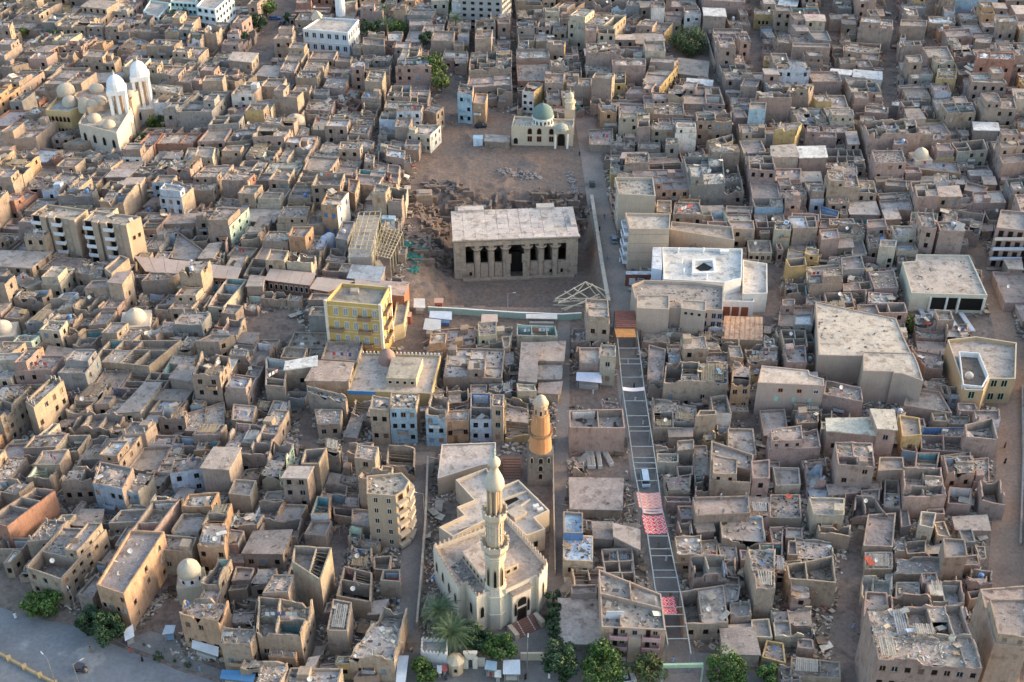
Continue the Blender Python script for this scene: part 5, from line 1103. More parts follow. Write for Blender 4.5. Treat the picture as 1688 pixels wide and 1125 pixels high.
# ---------------------------------------------------------------- houses told apart in the photograph
# crop | roof corners FL FR BR [BL] | base row | colour style | front windows | right windows | extras | label
HL = """
A|135,300 325,305 350,262 200,250|350|wF|0|0|rw|white flat canopy house beside a tree at the upper left edge
A|690,155 885,160 925,112|255|pC|0|0|fo|tall pinkish house with blank wall left of the mint school
A|740,310 835,328 960,265 850,235|400|oR|0|1,4||long orange house with roofless rooms below the blank pinkish house
A|530,400 730,410 770,370 570,350|510|tC|2,6|0||arcaded two-storey house with six window bays above the church
A|958,565 1140,600 1165,548 960,540|720|cC|3,4|0|rc|cream three-storey house with pale roof just right of the church towers
A|1060,510 1220,530 1270,450 1110,455|640|mC|0|2,5|fw|brown house with striped white end wall behind the cream three-storey house
A|-40,178 60,185 80,140|380|mC|4,2|3,2|fo|brown block with open balconies and orange end wall on the left edge
A|0,420 75,425 180,400 60,385|560|mC|0|0|fo|plain brown house with orange-lit end wall near the left edge
A|1165,1040 1370,1055 1400,950 1200,945|1125|cC|2,4|0||cream house with two rows of dark windows below the pink roof tank
A|120,1045 300,1040 400,960 250,945|1110|pN|0|0|rw|pinkish house with long white roof left of the blue-grey sheds
A|575,990 820,1012 950,915 670,915|1035|gF|0|0|rs|broad blue-grey metal shed roof in front of the church
A|400,920 495,930 600,890|1010|tN|0|0||tan box of a house left of the blue-grey shed roof
A|1290,520 1420,515 1440,480|720|mN|0|0||tall blank brown house right of the striped end wall
A|1400,500 1500,520 1640,480|620|tR|0|0||tan roofless house right of the tall blank brown one
A|1420,770 1560,780 1600,740|860|cC|0|1,3||cream house with sunlit corner below the tan roofless one
B|115,620 270,630 310,590|770|mC|0|0|fo|tall plain brown house with glowing orange end wall
B|675,75 815,80 830,30|180|pC|1,3|0||old rose-pink house with three arched windows behind the palms
B|970,95 1130,100 1160,60|210|gN|0|2,4||plain grey house with lit end wall left of the grey tower
B|890,345 1060,350 1070,310|440|mC|0|0||brown house with blank front left of the big round tree
B|1125,260 1265,265 1280,200|380|mN|0|0||brown walled roof terrace behind the big round tree
B|1270,290 1335,295 1340,265|400|tN|0|0||slim pale tower house right of the walled terrace
B|825,690 1035,700 1045,650|790|tC|2,6|0|rw|cream-tan two-storey house with six shuttered windows and white canopy
B|1080,700 1160,720 1210,680|830|mC|0|2,2||brown house with sunlit end left of the dusty lane
B|975,850 1120,870 1190,800 1030,800|960|cC|2,5|2,3|fw|cream two-storey house with white end wall on the lane corner
B|1295,600 1390,610 1400,550|785|bC|3,2|0||pale blue three-storey house with balconies facing the dusty square
B|1395,660 1475,665 1490,600|795|oN|3,1|0||peach house with sky-blue ground floor beside the pale blue one
B|640,930 740,945 765,905|1000|wG|0|0||small white roofless room block on a rooftop left of the yellow ruins
B|800,955 930,975 935,940|1030|cC|0|1,3||cream house with white blanket-covered wall below the lane corner house
B|520,655 650,700 720,600 610,560|700|rG|0|0|ir|rose-red roofless shell with long parallel inner walls
B|360,830 450,835 540,770 390,745|900|tN|0|1,3|rt|tan hall with smooth beige roof right of the small brown dome
B|435,560 570,575 600,500|640|pC|0|0||pinkish windowless house above the rose-red shell
B|1470,900 1625,910 1630,870 1480,860|945|mF|0|0||long low shack with orange counter front beside the sand
B|255,75 480,80 490,30|140|rC|0|0||red-brick wall block behind the white villa
B|855,65 985,70 1080,0|130|oC|1,3|0||salmon house behind the palms left of the grey plain house
B|690,290 830,300 830,250|400|mC|1,2|0||brown house with dark carport under the villa's sunlit side
C|375,135 665,170 745,100 430,95|310|cC|3,6|3,4|fo|largest cream apartment house of the upper centre with a sunlit orange end
C|600,90 690,95 745,40|120|tN|0|0||tan house with bright parapet behind the largest cream apartment house
C|735,130 790,135 860,95|220|tN|0|0||tan walled terrace right of the largest cream apartment house
C|800,205 990,215 1045,150|300|mC|0|0|fy|long brown house with yellow-lit end beside the fenced yard
C|230,85 370,90 480,20 330,10|170|mC|0|0||large blank brown house at the upper centre left of the cream one
C|1245,100 1385,105 1375,55|250|mF|0|0|rw|brown house with pure white roof at the head of the right lane
C|235,290 350,295 360,265|420|tC|1,3|1,2|fy|tall tan house with small windows and yellow corner
C|525,500 655,505 675,470|690|mN|0|1,1|fo|tall brown tower house behind the green dome's minaret
C|270,480 345,485 358,465|600|gC|0|0||narrow grey house right of the yellow and white one
C|740,600 910,600 945,560|680|pC|0|0||pinkish blank house right of the tall brown tower house
C|850,540 960,560 1085,410 900,400|640|mC|0|2,5|fy|long house whose golden side wall runs down the lane
C|1090,600 1240,610 1260,560|670|pC|0|0||pink-brown house with rubble roof right of the golden wall
C|1130,535 1295,550 1300,515|590|mF|0|0|rw|low house with white sheet roof above the pink-brown one
C|1475,550 1580,555 1605,505|680|mN|0|0||tall bare brown house on the right of the white sheet roof
C|1085,470 1265,490 1275,395 1080,370|500|gF|0|0||wide grey shed with round dark opening below the yard tree
C|1300,220 1490,225 1490,190|300|mC|0|0||brown house right of the yard tree
C|1565,90 1690,95 1690,60|185|yC|1,5|0||yellow house with five windows at the top edge
C|905,840 1030,850 1035,800|920|tN|0|0||sand-coloured block with smooth roof below the pinkish houses
C|1190,760 1310,770 1325,730|870|mR|0|0||roofless brown house on the slope of roofs right of centre
C|1260,900 1345,930 1430,900 1430,855|1030|tG|0|0||open-topped tan box house with curved parapet
C|820,950 965,955 965,910|1050|mC|0|0||square brown house facing the lane right of the sand
C|510,925 665,930 660,820 505,830|975|mN|0|0||low brown corner house with pale patch beside the mosque lane
C|1530,700 1640,700 1645,655|900|mN|0|0|b|tall brown house with pale blue lower wall beside the right lane
C|365,545 520,550 525,500|670|mC|0|0||reddish windowless house directly behind the mosque minaret
C|80,590 155,595 220,540 120,530|720|wC|3,2|0|fy|white and yellow three-storey house with a glowing yellow end wall
D|95,35 215,40 225,5|150|mF|0|0|rw|tall grey-brown house with white roof edge at the top
D|430,120 610,125 600,90|200|mC|0|0||brown house with pale scattered roof left of the whitest roof
D|610,180 830,190 830,130 625,125|320|mC|0|0|rw|tall broad brown house with a bright white roof
D|875,165 1045,170 1050,130|290|mN|0|0||tall blank brown house right of the lane from the bright white roof
D|1060,150 1230,155 1225,110|230|tC|0|0|rw|house with cream-white roof right of the tall blank ones
D|190,300 430,305 425,280|440|mN|0|0||very wide blank brown house facing a small court
D|515,365 740,385 755,280 510,260|440|tC|0|0||big tan house with a littered terrace roof
D|1370,375 1610,385 1605,340|600|rC|2,3|0|rw|red-brick house with white floor bands at the upper right
D|1110,500 1235,505 1240,440|640|yC|2,1|0||mustard yellow house with two grey balconies
D|1005,790 1140,790 1140,765|850|yN|1,2|0||low mustard house on the right slope with a dark door
D|575,490 760,510 760,460 580,445|560|wF|0|0|rw|white-roofed house on the lane at upper right
D|425,470 560,480 570,450|540|wF|0|0|rw|smaller white-roofed house next to the other on the lane
D|820,670 1000,680 1005,650|750|gC|0|0|rw|grey house with white edge of roof beyond the lane
D|650,720 800,730 800,690|830|pC|0|0||pink-brown block in the heap of blue terraces
D|270,880 470,890 465,850|980|pC|0|0||pink-brown windowless front with litter roof
D|70,830 210,835 250,780|1010|yR|1,2|0||house with a faded yellow band along its wall
D|1340,310 1600,320 1605,280|380|tC|0|0||tan house with sunlit end at the upper right edge
D|1350,830 1510,835 1500,785|940|mF|0|0|rw|brown house with rounded white roof at the right
D|0,420 110,420 115,355|470|yC|2,3|0||yellow balcony house above the brown lanes
D|970,1080 1265,1110 1245,1030 860,1015|1150|oN|0|0||long orange-walled flat roof around the tiny dome
D|140,610 290,615 325,550|770|mC|0|0||house with sandy littered roof left of the white-roofed pair
D|1220,0 1500,10 1500,-60|110|mC|0|0|b|broad house with pale blue strip at its foot on the top edge
E|10,225 100,240 240,150 160,135|330|rC|1,2|0||brick-red house with open roof rooms left of the apartment slabs
E|320,80 450,100 530,30 400,15|200|mC|0|1,5|fo|brown house with sunlit orange end above the apartment slabs
E|645,120 860,140 925,75 700,70|220|mG|1,3|1,3||brown house with roofless upper rooms above the right slab
E|1015,165 1160,180 1235,110 1110,60|345|BC|3,3|0|fo|pale blue three-storey house with littered roof
E|1415,60 1580,65 1630,20|230|mC|0|3,2|fr|tall brown house with brick scaffold side
E|1325,355 1465,360 1590,235 1420,225|510|mC|1,4|3,3|fk|brown house whose end wall is pale mint with red balconies
E|70,705 160,750 285,700 150,650|800|cR|2,2|0||cream house with broken upper room at the left edge
E|475,650 690,700 700,600 520,580|770|mR|1,4|0||weathered brown house with caved-in roof below the slabs
E|665,630 710,665 825,565 770,545|780|tN|0|0|fo|thin tan house with one bright orange wall below the slabs
E|720,715 845,680 850,650 730,640|850|tR|2,2|0||broken tan tower in front of the thin orange-walled house
E|900,710 1070,700 1145,660 960,650|830|mC|0|0|fo|brown house with pale blue lower wall near the cream dome
E|1325,870 1430,880 1580,700 1450,690|965|cG|2,2|1,3||long white and tan house with bare roof beams beside the ruins
E|1450,550 1600,560 1650,500|610|tN|1,2|0||small tan box with two dark openings behind the market roofs
E|1090,570 1240,590 1305,520 1140,400|610|mN|0|0|fo|wide low grey roof behind the leftmost market roof
E|740,1030 960,1040 1010,950 830,950|1060|tN|0|0||flat house carrying the cream dome
E|990,890 1090,900 1180,810 1080,800|930|mC|2,1|1,2||brown box house with roof hatch above the cream dome
E|20,940 125,950 180,890 90,870|1030|tC|1,2|0||tan cube house with orange light on its front at the left
F|422,225 525,240 600,145 470,130|430|oC|2,2|3,2|fwv|peach house with blue shutters and a gleaming white end wall
F|595,140 640,160 670,70 600,60|280|oC|0|3,2|fo|orange annex glowing behind the white end wall
F|430,645 600,660 625,600 470,590|715|pG|0|0|fo|pinkish roofless house just above the market roofs
F|155,610 275,620 320,580|655|mN|0|0|fc|small brown house with cream window strip behind the market
F|515,440 590,450 640,330 560,330|560|gN|0|0||grey concrete box between the peach house and the lattice
G|1380,270 1550,275 1555,235|370|mN|0|0||square tan-grey house with rounded corner at right centre
G|1075,240 1215,245 1220,190|320|yC|1,2|0||small mustard house with an upper room behind the beige wing
G|1530,530 1680,530 1668,450 1520,450|600|cN|1,4|0||cream arcaded house right of the light-well building
G|850,1100 1185,1120 1190,1070 835,1020|1150|mR|0|0||walled roofless compound right of the orange slatted roof
I|185,320 360,330 355,285|450|pN|0|0||pinkish blank block left of the bright blue rooftop
I|365,310 470,320 490,265 360,225|400|mG|0|0|il|house with a bright blue inner wall on its roof
I|150,570 355,585 360,540 160,500|650|yC|1,3|0||low yellow house with orange double door
I|75,380 180,385 180,330|540|cC|2,1|0||narrow cream house with two balconies above the low yellow one
I|410,590 735,600 740,550|640|wR|1,3|0||white-fronted house with pink and blue drapes on the roof
I|745,490 850,495 855,450|640|cC|1,2|0||cream corner house above the large school roof
I|1545,850 1690,850 1690,660 1465,650|905|pN|0|0||plain pinkish house with empty walled roof at the right edge
I|1285,130 1390,150 1440,110 1300,75|200|pN|0|0||light brown cube beside the brown road at the right
I|780,100 915,110 920,70|200|mN|0|0||brown blank block left of the turquoise wall
I|440,20 605,20 600,-30|170|mC|0|0|b|house with pale blue lower wall in the upper right
I|940,330 1115,340 1120,275|420|wG|0|0|ik|roofless house with white and mint plaster inside
I|1150,350 1390,400 1420,280 1150,240|450|mR|0|0||wide crumbling compound beside the brown road
I|95,1000 310,1010 320,870 110,870|1050|pC|0|0||pinkish house with littered roof left of the largest flat roof
I|540,720 640,735 640,690|790|mC|0|0||grey-brown house above the largest flat roof
I|670,850 830,860 830,790|940|pC|0|0|rw|pale pinkish block right of the broken rooms
J|-170,440 0,490 165,345 20,300|640|tR|2,3|3,5|fo|long orange sunlit facade with many openings at the left edge
J|160,400 215,440 405,262 330,240|620|tC|0|3,4|fo|yellow-orange sunlit house continuing the long facade
J|435,555 735,560 790,470 520,460|645|tR|1,4|1,2|fo|tan house with four square windows and a collapsed roof
J|580,135 950,170 1160,0 700,0|230|tG|0|0||sprawling shell of roofless pale rooms below the cream dome
J|1035,220 1200,235 1255,110 1110,90|250|tG|0|0|iq|walled yard with a turquoise painted wall
J|1250,10 1400,15 1500,-30|140|mN|0|2,2|fo|brown house with orange end wall beside the collapsed mound
J|1370,190 1470,205 1520,120 1400,105|290|tF|0|0|rw|small tan house with a light roof above the dark alley
J|1180,580 1435,600 1435,390 1190,470|640|mC|1,2|0||broad brown house with sagging rubble roof
J|1005,490 1180,500 1190,430 1040,420|610|mR|1,2|0|iw|brown house with white inner room left of the sagging roof
J|1478,510 1610,520 1640,420 1490,405|600|tC|1,2|0||tan house with papers and planks on its roof by the alley
J|1085,860 1305,820 1290,750 1110,760|1010|BC|2,2|0||leaning pale blue house with rubble roof and a red shuttered window
J|215,800 380,800 440,700 270,710|930|tN|1,2|0|fo|tan house with clean walled roof and a red awning
J|385,910 590,900 620,800 430,820|1060|mR|1,3|0||brown house with dark ground-floor arcade
J|590,920 780,960 850,820 640,780|1110|sC|2,4|0||house with peeling blue-grey facade and reddish roof
J|785,970 880,970 980,850 880,830|1110|bR|2,2|0|fc|light blue and white narrow house beside the blue-grey facade
J|-100,1150 45,1195 350,960 230,940|1330|rG|0|0||long brick-red shell of roofless rooms at the lower left edge
J|1460,985 1600,1000 1640,900 1500,890|1110|tN|0|0||tan tower house with smooth roof and stairwell left of centre
J|980,385 1180,390 1230,320 1030,320|430|cF|0|0||low house with pale flat roof and blue-draped room
J|270,130 540,150 575,75 310,40|170|gF|0|0||broad grey flat roof with a red stain on the left
J|-60,950 120,980 210,905 40,890|1080|tR|0|0||tan house heaped with broken brick at the left edge
K|735,440 855,445 870,370 750,350|665|tC|2,2|0||tan three-storey house with wooden shutters at the left end of the facade row
K|860,440 1030,440 1050,340 870,330|665|tC|3,3|0|b|house with sky-blue top balcony in the facade row
K|1090,475 1220,480 1240,370 1130,325|680|bR|3,2|0|fo|bright sky-blue three-storey house in the facade row
K|1225,520 1370,510 1375,440|660|oC|1,3|0||low peach-brown house right of the bright blue one
K|1375,510 1515,510 1510,340 1380,335|655|BG|2,2|0|il|pale white-blue house with deep blue inner rooms
K|1515,420 1590,425 1595,345|665|tC|3,1|0||slim tan house at the right end of the facade row
K|1600,600 1760,600 1750,400 1600,350|660|yR|0|0||collapsed house with yellow front wall left of the old minaret
K|190,190 395,165 395,105 200,140|340|tF|1,1|0|rw|tan house with light crooked roof above the dark alley
K|400,540 545,530 560,440 380,440|640|tC|1,2|0||tan house with two dark red shutters facing the facade road
K|1205,240 1580,250 1600,60 1235,50|320|mC|0|0||wide grey-brown house with dusty roofs behind the blue courts
K|295,790 410,790 460,690 320,700|1000|tG|0|0||tall tan house with an open roof room left of centre
K|840,800 1020,810 1025,690 850,680|900|tR|0|0||roofless tan room full of broken reeds above the rounded building
K|40,860 155,870 245,660 120,640|1000|tR|0|3,4|fk|house with a row of white empty window frames on its end wall
K|440,700 540,720 550,640|860|mR|0|0||ruined brown room beside the tall tan house
K|590,710 740,700 760,650 600,655|860|mR|0|0||wide roofless yard left of the reed-filled room
K|660,890 830,900 860,820 690,830|1120|tR|0|0||tall half-fallen tan house left of the rounded building
K|65,290 190,300 210,130 70,110|420|mG|0|0|ib|brown compound with pale blue inner wall
K|340,330 580,400 590,360 330,300|470|mR|0|0||pinkish walled yard left of the blue-walled mosque
L|170,130 345,135 355,10 180,20|210|tF|0|0||flat-roofed row house left of the market lane
L|180,250 330,250 335,160 180,165|310|tF|0|0||second stepped flat roof below the flat-roofed row house
L|185,340 310,345 335,270 190,280|400|tF|0|0||third stepped flat roof with shop front at the square
L|60,260 170,270 180,20 80,20|360|gF|0|0||long grey flat roof beside the stepped roofs
L|450,150 575,160 580,50 445,50|250|pN|0|0||pinkish house with awnings on the market square
L|580,100 680,110 680,40|290|cC|2,1|0||cream house with brown shutter beside the pergola
L|385,560 740,565 725,440 380,450|730|pG|0|0||wide pinkish shell with cracked front wall left of the pergola
L|390,1080 715,1085 725,890 385,885|1140|tF|0|0||large pale flat roof between the lane and the pergola
L|985,270 1400,275 1395,130 1000,140|430|tR|1,4|0||long tan house with four dark windows right of the pergola
L|880,260 980,270 1000,60 890,30|330|mN|0|0||white-rimmed brown house at the upper right of the pergola
L|1285,905 1545,920 1560,740 1290,650|1045|tC|0|0||tan house with littered terrace right of the pergola
L|1400,740 1580,740 1560,570 1395,565|830|tN|1,3|0||upper room with smooth walled roof behind the littered terrace
L|920,560 1200,560 1200,420 910,370|650|mR|0|0||brown compound heaped with junk beside the pergola
L|1190,490 1325,480 1320,450 1215,450|650|tN|0|0||square tan tower right of the junk-filled compound
L|945,790 1080,790 1080,730 940,730|855|cC|0|0||small cream house with littered roof at the pergola's edge
L|1075,710 1180,700 1180,640 1070,650|800|mC|0|0||small brown room block behind the little cream house
L|1420,280 1545,275 1540,160 1430,140|470|oR|2,2|0|fb|orange and blue house by the narrow right alley
M|385,350 640,400 630,310 400,260|500|pC|1,1|0||pinkish house with square dark light well in its roof
M|410,580 740,610 745,500 405,505|745|pF|1,3|0|rc|pinkish house with light cream roof and rooftop boiler
M|735,565 855,575 835,450 690,445|780|pF|2,1|0|rc|tall pinkish house with light cream roof beside the grassy yard
M|40,700 370,685 350,570 30,610|830|pC|0|0|ir|pinkish house with red-banded parapet and white junk
M|480,800 715,815 700,660 460,650|990|pC|3,2|0||three-storey pinkish house with dish and blue-white shutter
M|80,940 240,935 230,825 60,820|970|cN|0|0||small pale walled roof room at the right
M|890,620 1015,610 1000,500 870,480|745|yN|1,1|0||small house with yellow and orange painted front
M|1300,620 1505,640 1470,500 1290,540|760|pG|0|0||pinkish block with two roof posts near the brown road
M|1010,700 1300,720 1290,560 1000,560|750|pG|0|0|il|house with a bright blue rooftop corner
M|1400,1010 1560,1040 1520,880 1385,890|1125|pR|0|0||pinkish house beside the brown road at the right
M|900,420 1210,470 1130,330 930,300|500|pN|0|0||pinkish house with stepped side walls below the flat-roofed block
M|1180,1050 1330,1060 1340,950 1190,940|1120|pG|0|0|iw|house with arched white inner wall near the brown road
M|970,830 1110,850 1130,720 980,720|910|pG|0|0||small walled house below the bright blue rooftop
M|580,1100 800,1125 720,1010 590,1000|1180|pR|0|0||pinkish ruined rooms below the grassy yard
M|1040,180 1150,190 1140,90 950,60|260|pC|0|0||pinkish house with white poles on its roof
N|165,390 390,470 680,150 400,130|560|tC|2,3|3,6||corner house above the left tree with planks on its roof
N|615,500 790,560 1050,160 830,150|740|oN|3,4|3,3||smooth-roofed orange-tan house with a window band facing the road
N|495,560 590,590 660,470 610,430|680|mN|0|1,1||small brown house left of the smooth-roofed house
N|1260,240 1430,250 1450,100 1300,100|450|oR|2,3|0||orange-brown house with two rows of windows beside the shrine
N|1435,240 1520,240 1560,150 1470,140|360|pC|0|0|fo|pinkish house with orange gable right of the shrine
N|1145,680 1395,740 1460,600 1180,580|900|oR|2,3|0||orange house with balcony and white shopfront near the road
N|1410,870 1600,880 1650,780 1420,770|1060|tC|1,2|1,2||tan house with blue awning stall at its foot near the road
N|460,115 640,130 660,20 520,20|190|mF|0|0||low brown house with smooth roof above the corner house
N|1010,280 1220,300 1260,200 1040,180|430|tC|1,2|0||tan house with junk roof above the dark yard
N|1470,740 1620,750 1650,600 1490,590|800|mR|0|0||brown house with sagging reed roof behind the orange one
O|10,790 290,810 370,600 20,560|1010|tR|1,3|1,4|fo|tan house with caved-in reed roof along the near alley
O|85,950 260,970 270,900 95,890|1060|oC|1,2|0||orange room with square window at the foot of the reed-roofed house
O|235,350 420,470 490,260 250,250|590|tG|0|0||long tan house with dusty open rooms above the near alley
O|520,570 740,610 750,420 570,380|690|tG|0|0||walled earthen terrace near the bottom centre
O|460,790 590,800 620,610 500,590|950|tG|0|0||roofless tan rooms at the corner of the near alley
O|600,960 890,975 975,650 820,640|1110|tR|1,2|1,2||near house with broken brick terrace and light blue room
O|510,1010 740,1000 760,950 530,950|1110|yC|1,2|0||low yellow house with balcony at the bottom edge
O|590,380 740,400 750,260 620,240|440|tR|0|0||tan ruined room below the rounded building
O|760,400 860,410 875,310 760,320|470|tG|0|0||small roofless room by the wide near street
O|800,470 930,480 930,400 820,400|580|tG|0|0||roofless room with bleached floor by the wide near street
P|345,170 470,170 470,40 343,30|330|lN|0|0|rl|deep blue upper house with a blue littered roof
P|343,335 535,345 535,180 343,180|460|cC|1,2|0|rlil|cream-fronted house with light blue roof between the lanes
P|320,870 575,880 555,590 315,590|930|gF|0|0||long shed with overlapping grey sheet roof
P|540,200 660,205 660,100 530,100|280|gF|0|0||small rusty corrugated shed right of the blue house
P|670,190 830,270 830,150 665,110|300|gF|0|0||crooked grey sheet shed left of the middle red cloth
P|1060,360 1330,360 1330,210 1040,230|420|tC|1,2|0||tan house with small door right of the pergola's lower half
P|1120,750 1400,740 1370,500 1090,540|860|tG|1,3|0||roofless tan house with torn front right of the pergola's foot
P|1370,940 1600,945 1560,775 1350,785|1020|cF|1,2|0||flat-roofed cream house above the bottom right trees
P|1190,60 1540,40 1530,-70 1170,-60|200|mN|0|0||long plain house behind the turquoise tank
P|1360,200 1640,220 1620,60 1340,60|300|tR|0|0|ib|roofless rooms with pale turquoise plaster at lower right
P|1580,520 1700,530 1700,280 1520,250|720|tR|0|0|iw|bleached roofless house left of the dark alley
Q|735,975 1405,1030 1270,620 665,640|1340|pR|4,8|0||largest pinkish house at the bottom right with eight brown shutters
Q|165,460 470,490 450,310 150,370|620|tG|0|0||open box house with cracked pale walls at lower right
Q|640,250 830,260 850,40 670,50|320|tN|0|0||tan house with bleached roof beside the black alley
Q|1480,870 1700,900 1700,500 1390,520|1210|tC|0|0|iB|tall tan house with yellow and white roof court at the corner
Q|845,430 1150,440 1150,330 850,320|500|tR|0|0||tan house with reed canopy right of the black alley
Q|1000,120 1090,140 1110,40 1010,30|250|cN|1,1|0||cream upper room with a pale door frame
Q|170,1080 500,1100 490,990 180,960|1140|tG|0|0||two roofless pale rooms at the bottom edge
Q|-10,970 145,1010 130,880 20,860|1020|yC|1,2|0||low yellow-fronted house at the bottom right trees
Q|845,600 1010,600 1000,480 850,480|680|tG|0|0|iB|pale blue roofless room above the largest pinkish house
Q|1160,330 1310,320 1290,210 1150,200|500|mN|0|0||brown walled yard at the right of the reed canopy
Q|630,560 830,570 830,440 640,430|640|cR|0|0|iw|white plastered ruin along the black alley
Q|650,400 830,400 830,290 650,290|430|tG|0|0|iB|room with pale blue back wall along the black alley
Q|1330,480 1470,490 1470,400 1330,390|540|mR|0|0||small walled yard near the lower right edge
Q|360,170 560,190 560,120 350,110|260|tR|0|0||tan broken rooms left of the black alley
Q|200,330 450,340 440,230 200,200|370|cR|0|0||cream rubble-topped house above the open box house
"""
def parse_hl():
    for ln in HL.strip().splitlines():
        cr, pts, yb, cs, wf, wr, ex, lab = ln.split('|')
        P = [tuple(float(v) for v in p.split(',')) for p in pts.split()]
        wins = {}
        if wf != '0': wins['f'] = tuple(int(v) for v in wf.split(','))
        if wr != '0': wins['r'] = tuple(int(v) for v in wr.split(','))
        kw = {}
        ex = ex.strip()
        i = 0
        while i < len(ex):
            c = ex[i]
            if c == 'r' and i+1 < len(ex): kw['roofcol'] = {'w':(.60,.59,.56),'s':(.33,.37,.42),'c':(.52,.46,.38),'t':(.44,.37,.30),'l':(.36,.47,.58)}[ex[i+1]]; i += 2
            elif c == 'f': kw['facade'] = ex[i+1]; i += 2
            elif c == 'i': kw['incol'] = PAL[ex[i+1]]; i += 2
            elif c == 'b': kw['frontcol'] = 'b'; i += 1
            elif c == 'v': kw['wcol'] = (.10,.22,.50); kw['wkind'] = 'shutter'; i += 1
            else: i += 1
        if kw.get('facade') == 'o': kw['facade'] = 't'
        hh(cr, P, float(yb), cs[0], cs[1], wins, lab, **kw)
parse_hl()
# ---------------------------------------------------------------- streets kept free of houses
STREETS = [  # ground pixels, width in metres
 ([(963,195),(975,260),(985,330),(1005,420),(1028,520),(1040,640),(1060,760),(1082,900),(1110,1040),(1125,1125)], 7.5),
 ([(743,130),(750,190),(760,230)], 8), ([(715,110),(745,150)], 5),
 ([(930,520),(928,600),(928,700),(922,800),(918,900),(915,1010)], 4.0), ([(930,640),(1025,660)], 13), ([(940,700),(1030,700)], 3),
 ([(700,745),(690,830),(680,930),(672,1060)], 6.0), ([(520,742),(620,742),(700,742),(820,742)], 4),
 ([(500,680),(512,730),(530,760)], 4), ([(565,880),(540,960),(515,1030),(495,1110)], 4.2),
 ([(1425,880),(1405,960),(1395,1040),(1400,1125)], 6), ([(1665,560),(1672,700),(1668,800),(1655,1000),(1648,1125)], 9), ([(1600,400),(1640,480),(1660,560)], 7),
 ([(1255,640),(1235,700),(1228,760)], 3.5), ([(1240,-20),(1246,60),(1246,140)], 4.5), ([(1362,-20),(1368,90)], 4.5), ([(1470,-20),(1466,110),(1462,240)], 4.5), ([(1535,-20),(1528,110)], 4),
 ([(485,-20),(462,30),(445,70),(420,120)], 12), ([(450,60),(500,70)], 8), ([(1130,60),(1150,130)], 14), ([(600,60),(640,70)], 12),
 ([(620,560),(690,560),(690,510)], 7), ([(660,600),(690,560)], 5), ([(300,1000),(250,1060)], 9), ([(1540,400),(1600,410)], 5), ([(660,500),(700,540)], 9), ([(1445,690),(1450,760)], 8), ([(255,210),(215,235)], 5),
 ([(440,520),(470,560)], 13), ([(400,540),(440,560)], 7), ([(265,960),(290,950)], 6), ([(885,805),(908,870)], 7), ([(1190,516),(1272,528)], 7), ([(700,528),(800,531),(960,536)], 9), ([(1275,440),(1272,520)], 5), ([(500,98),(600,100)], 8), ([(1490,515),(1600,530),(1640,560)], 12), ([(975,775),(1030,775)], 9), ([(720,500),(960,505)], 10),
]
for pts, w in STREETS:
    P = [U(*p) for p in pts]
    for i in range(len(P)-1):
        a, b = P[i].xy, P[i+1].xy; d = (b-a).normalized(); n = Vector((-d.y, d.x))*w/2; OCC.append([tuple(p) for p in ccw([a-n-d, b-n+d, b+n+d, a+n-d])])
# road and forecourt at the bottom
ROADPOLY = [U(*p) for p in ((-300,1500),(-300,900),(0,962),(90,1010),(200,1070),(300,1108),(420,1160),(500,1200),(500,1500))]
occupy([U(-200,1400),U(-300,870),U(0,955),U(200,1050),U(420,1130),U(420,1400)])
for P in (((690,1055),(900,1020),(1180,1070),(1260,1115),(1300,1400),(560,1400),(640,1120)), ):
    OCC.append([tuple(U(*p).xy) for p in ccw([Vector(p) for p in P])] if False else [tuple(p.xy) for p in ccw([U(*p) for p in P])])
OCCB = [(bbox(p), p) for p in OCC]
def free(q, extra=None):
    b = bbox(q)
    for (x0,y0,x1,y1), p in OCCB:
        if x0 > b[2] or x1 < b[0] or y0 > b[3] or y1 < b[1]: continue
        if overlap(q, p, .75): return False
    return True
# ---------------------------------------------------------------- the fabric of small houses between them
def heading(x, y):
    t = x/(max(60, y)*.46)
    xs = [-1.6,-1.0,-.6,-.3,0,.3,.6,1.0,1.6]; an = [20,17,11,5,0,0,4,8,10]
    for i in range(len(xs)-1):
        if t <= xs[i+1]: k = max(0, (t-xs[i])/(xs[i+1]-xs[i])); return math.radians(lerp(an[i], an[i+1], k))
    return math.radians(10)
rf = random.Random(77)
def meridian(x0):
    P = []; x, y = x0, 150.0
    while y < 640: P.append(Vector((x, y))); x += math.tan(heading(x, y))*6; y += 6
    return P
mers = []; x = -420
while x < 240: mers.append(meridian(x)); x += rf.uniform(24, 36)
def at(m, s):
    s = (s-150)/6; i = max(0, min(len(m)-2, int(s))); return m[i].lerp(m[i+1], s-i)
CELLS = []
def split(q, size, depth=0):
    w = ((q[1]-q[0]).length+(q[2]-q[3]).length)/2; d = ((q[3]-q[0]).length+(q[2]-q[1]).length)/2
    fr = free([tuple(p) for p in q])
    if max(w, d) < size*1.45 or (fr and w < size*1.6 and d < size*1.6 and rf.random() < .5):
        if fr: CELLS.append(q)
        elif min(w, d) > 3.4 and max(w, d) > 4.2: halves(q, w, d, size)
        return
    halves(q, w, d, size)
def halves(q, w, d, size):
    t, t2 = rf.uniform(.38,.62), 0; t2 = t+rf.uniform(-.07,.07)
    if w > d*rf.uniform(.85,1.15):
        a, b = q[0].lerp(q[1], t), q[3].lerp(q[2], t2); split([q[0], a, b, q[3]], size); split([a, q[1], q[2], b], size)
    else:
        a, b = q[0].lerp(q[3], t), q[1].lerp(q[2], t2); split([q[0], q[1], b, a], size); split([a, b, q[2], q[3]], size)
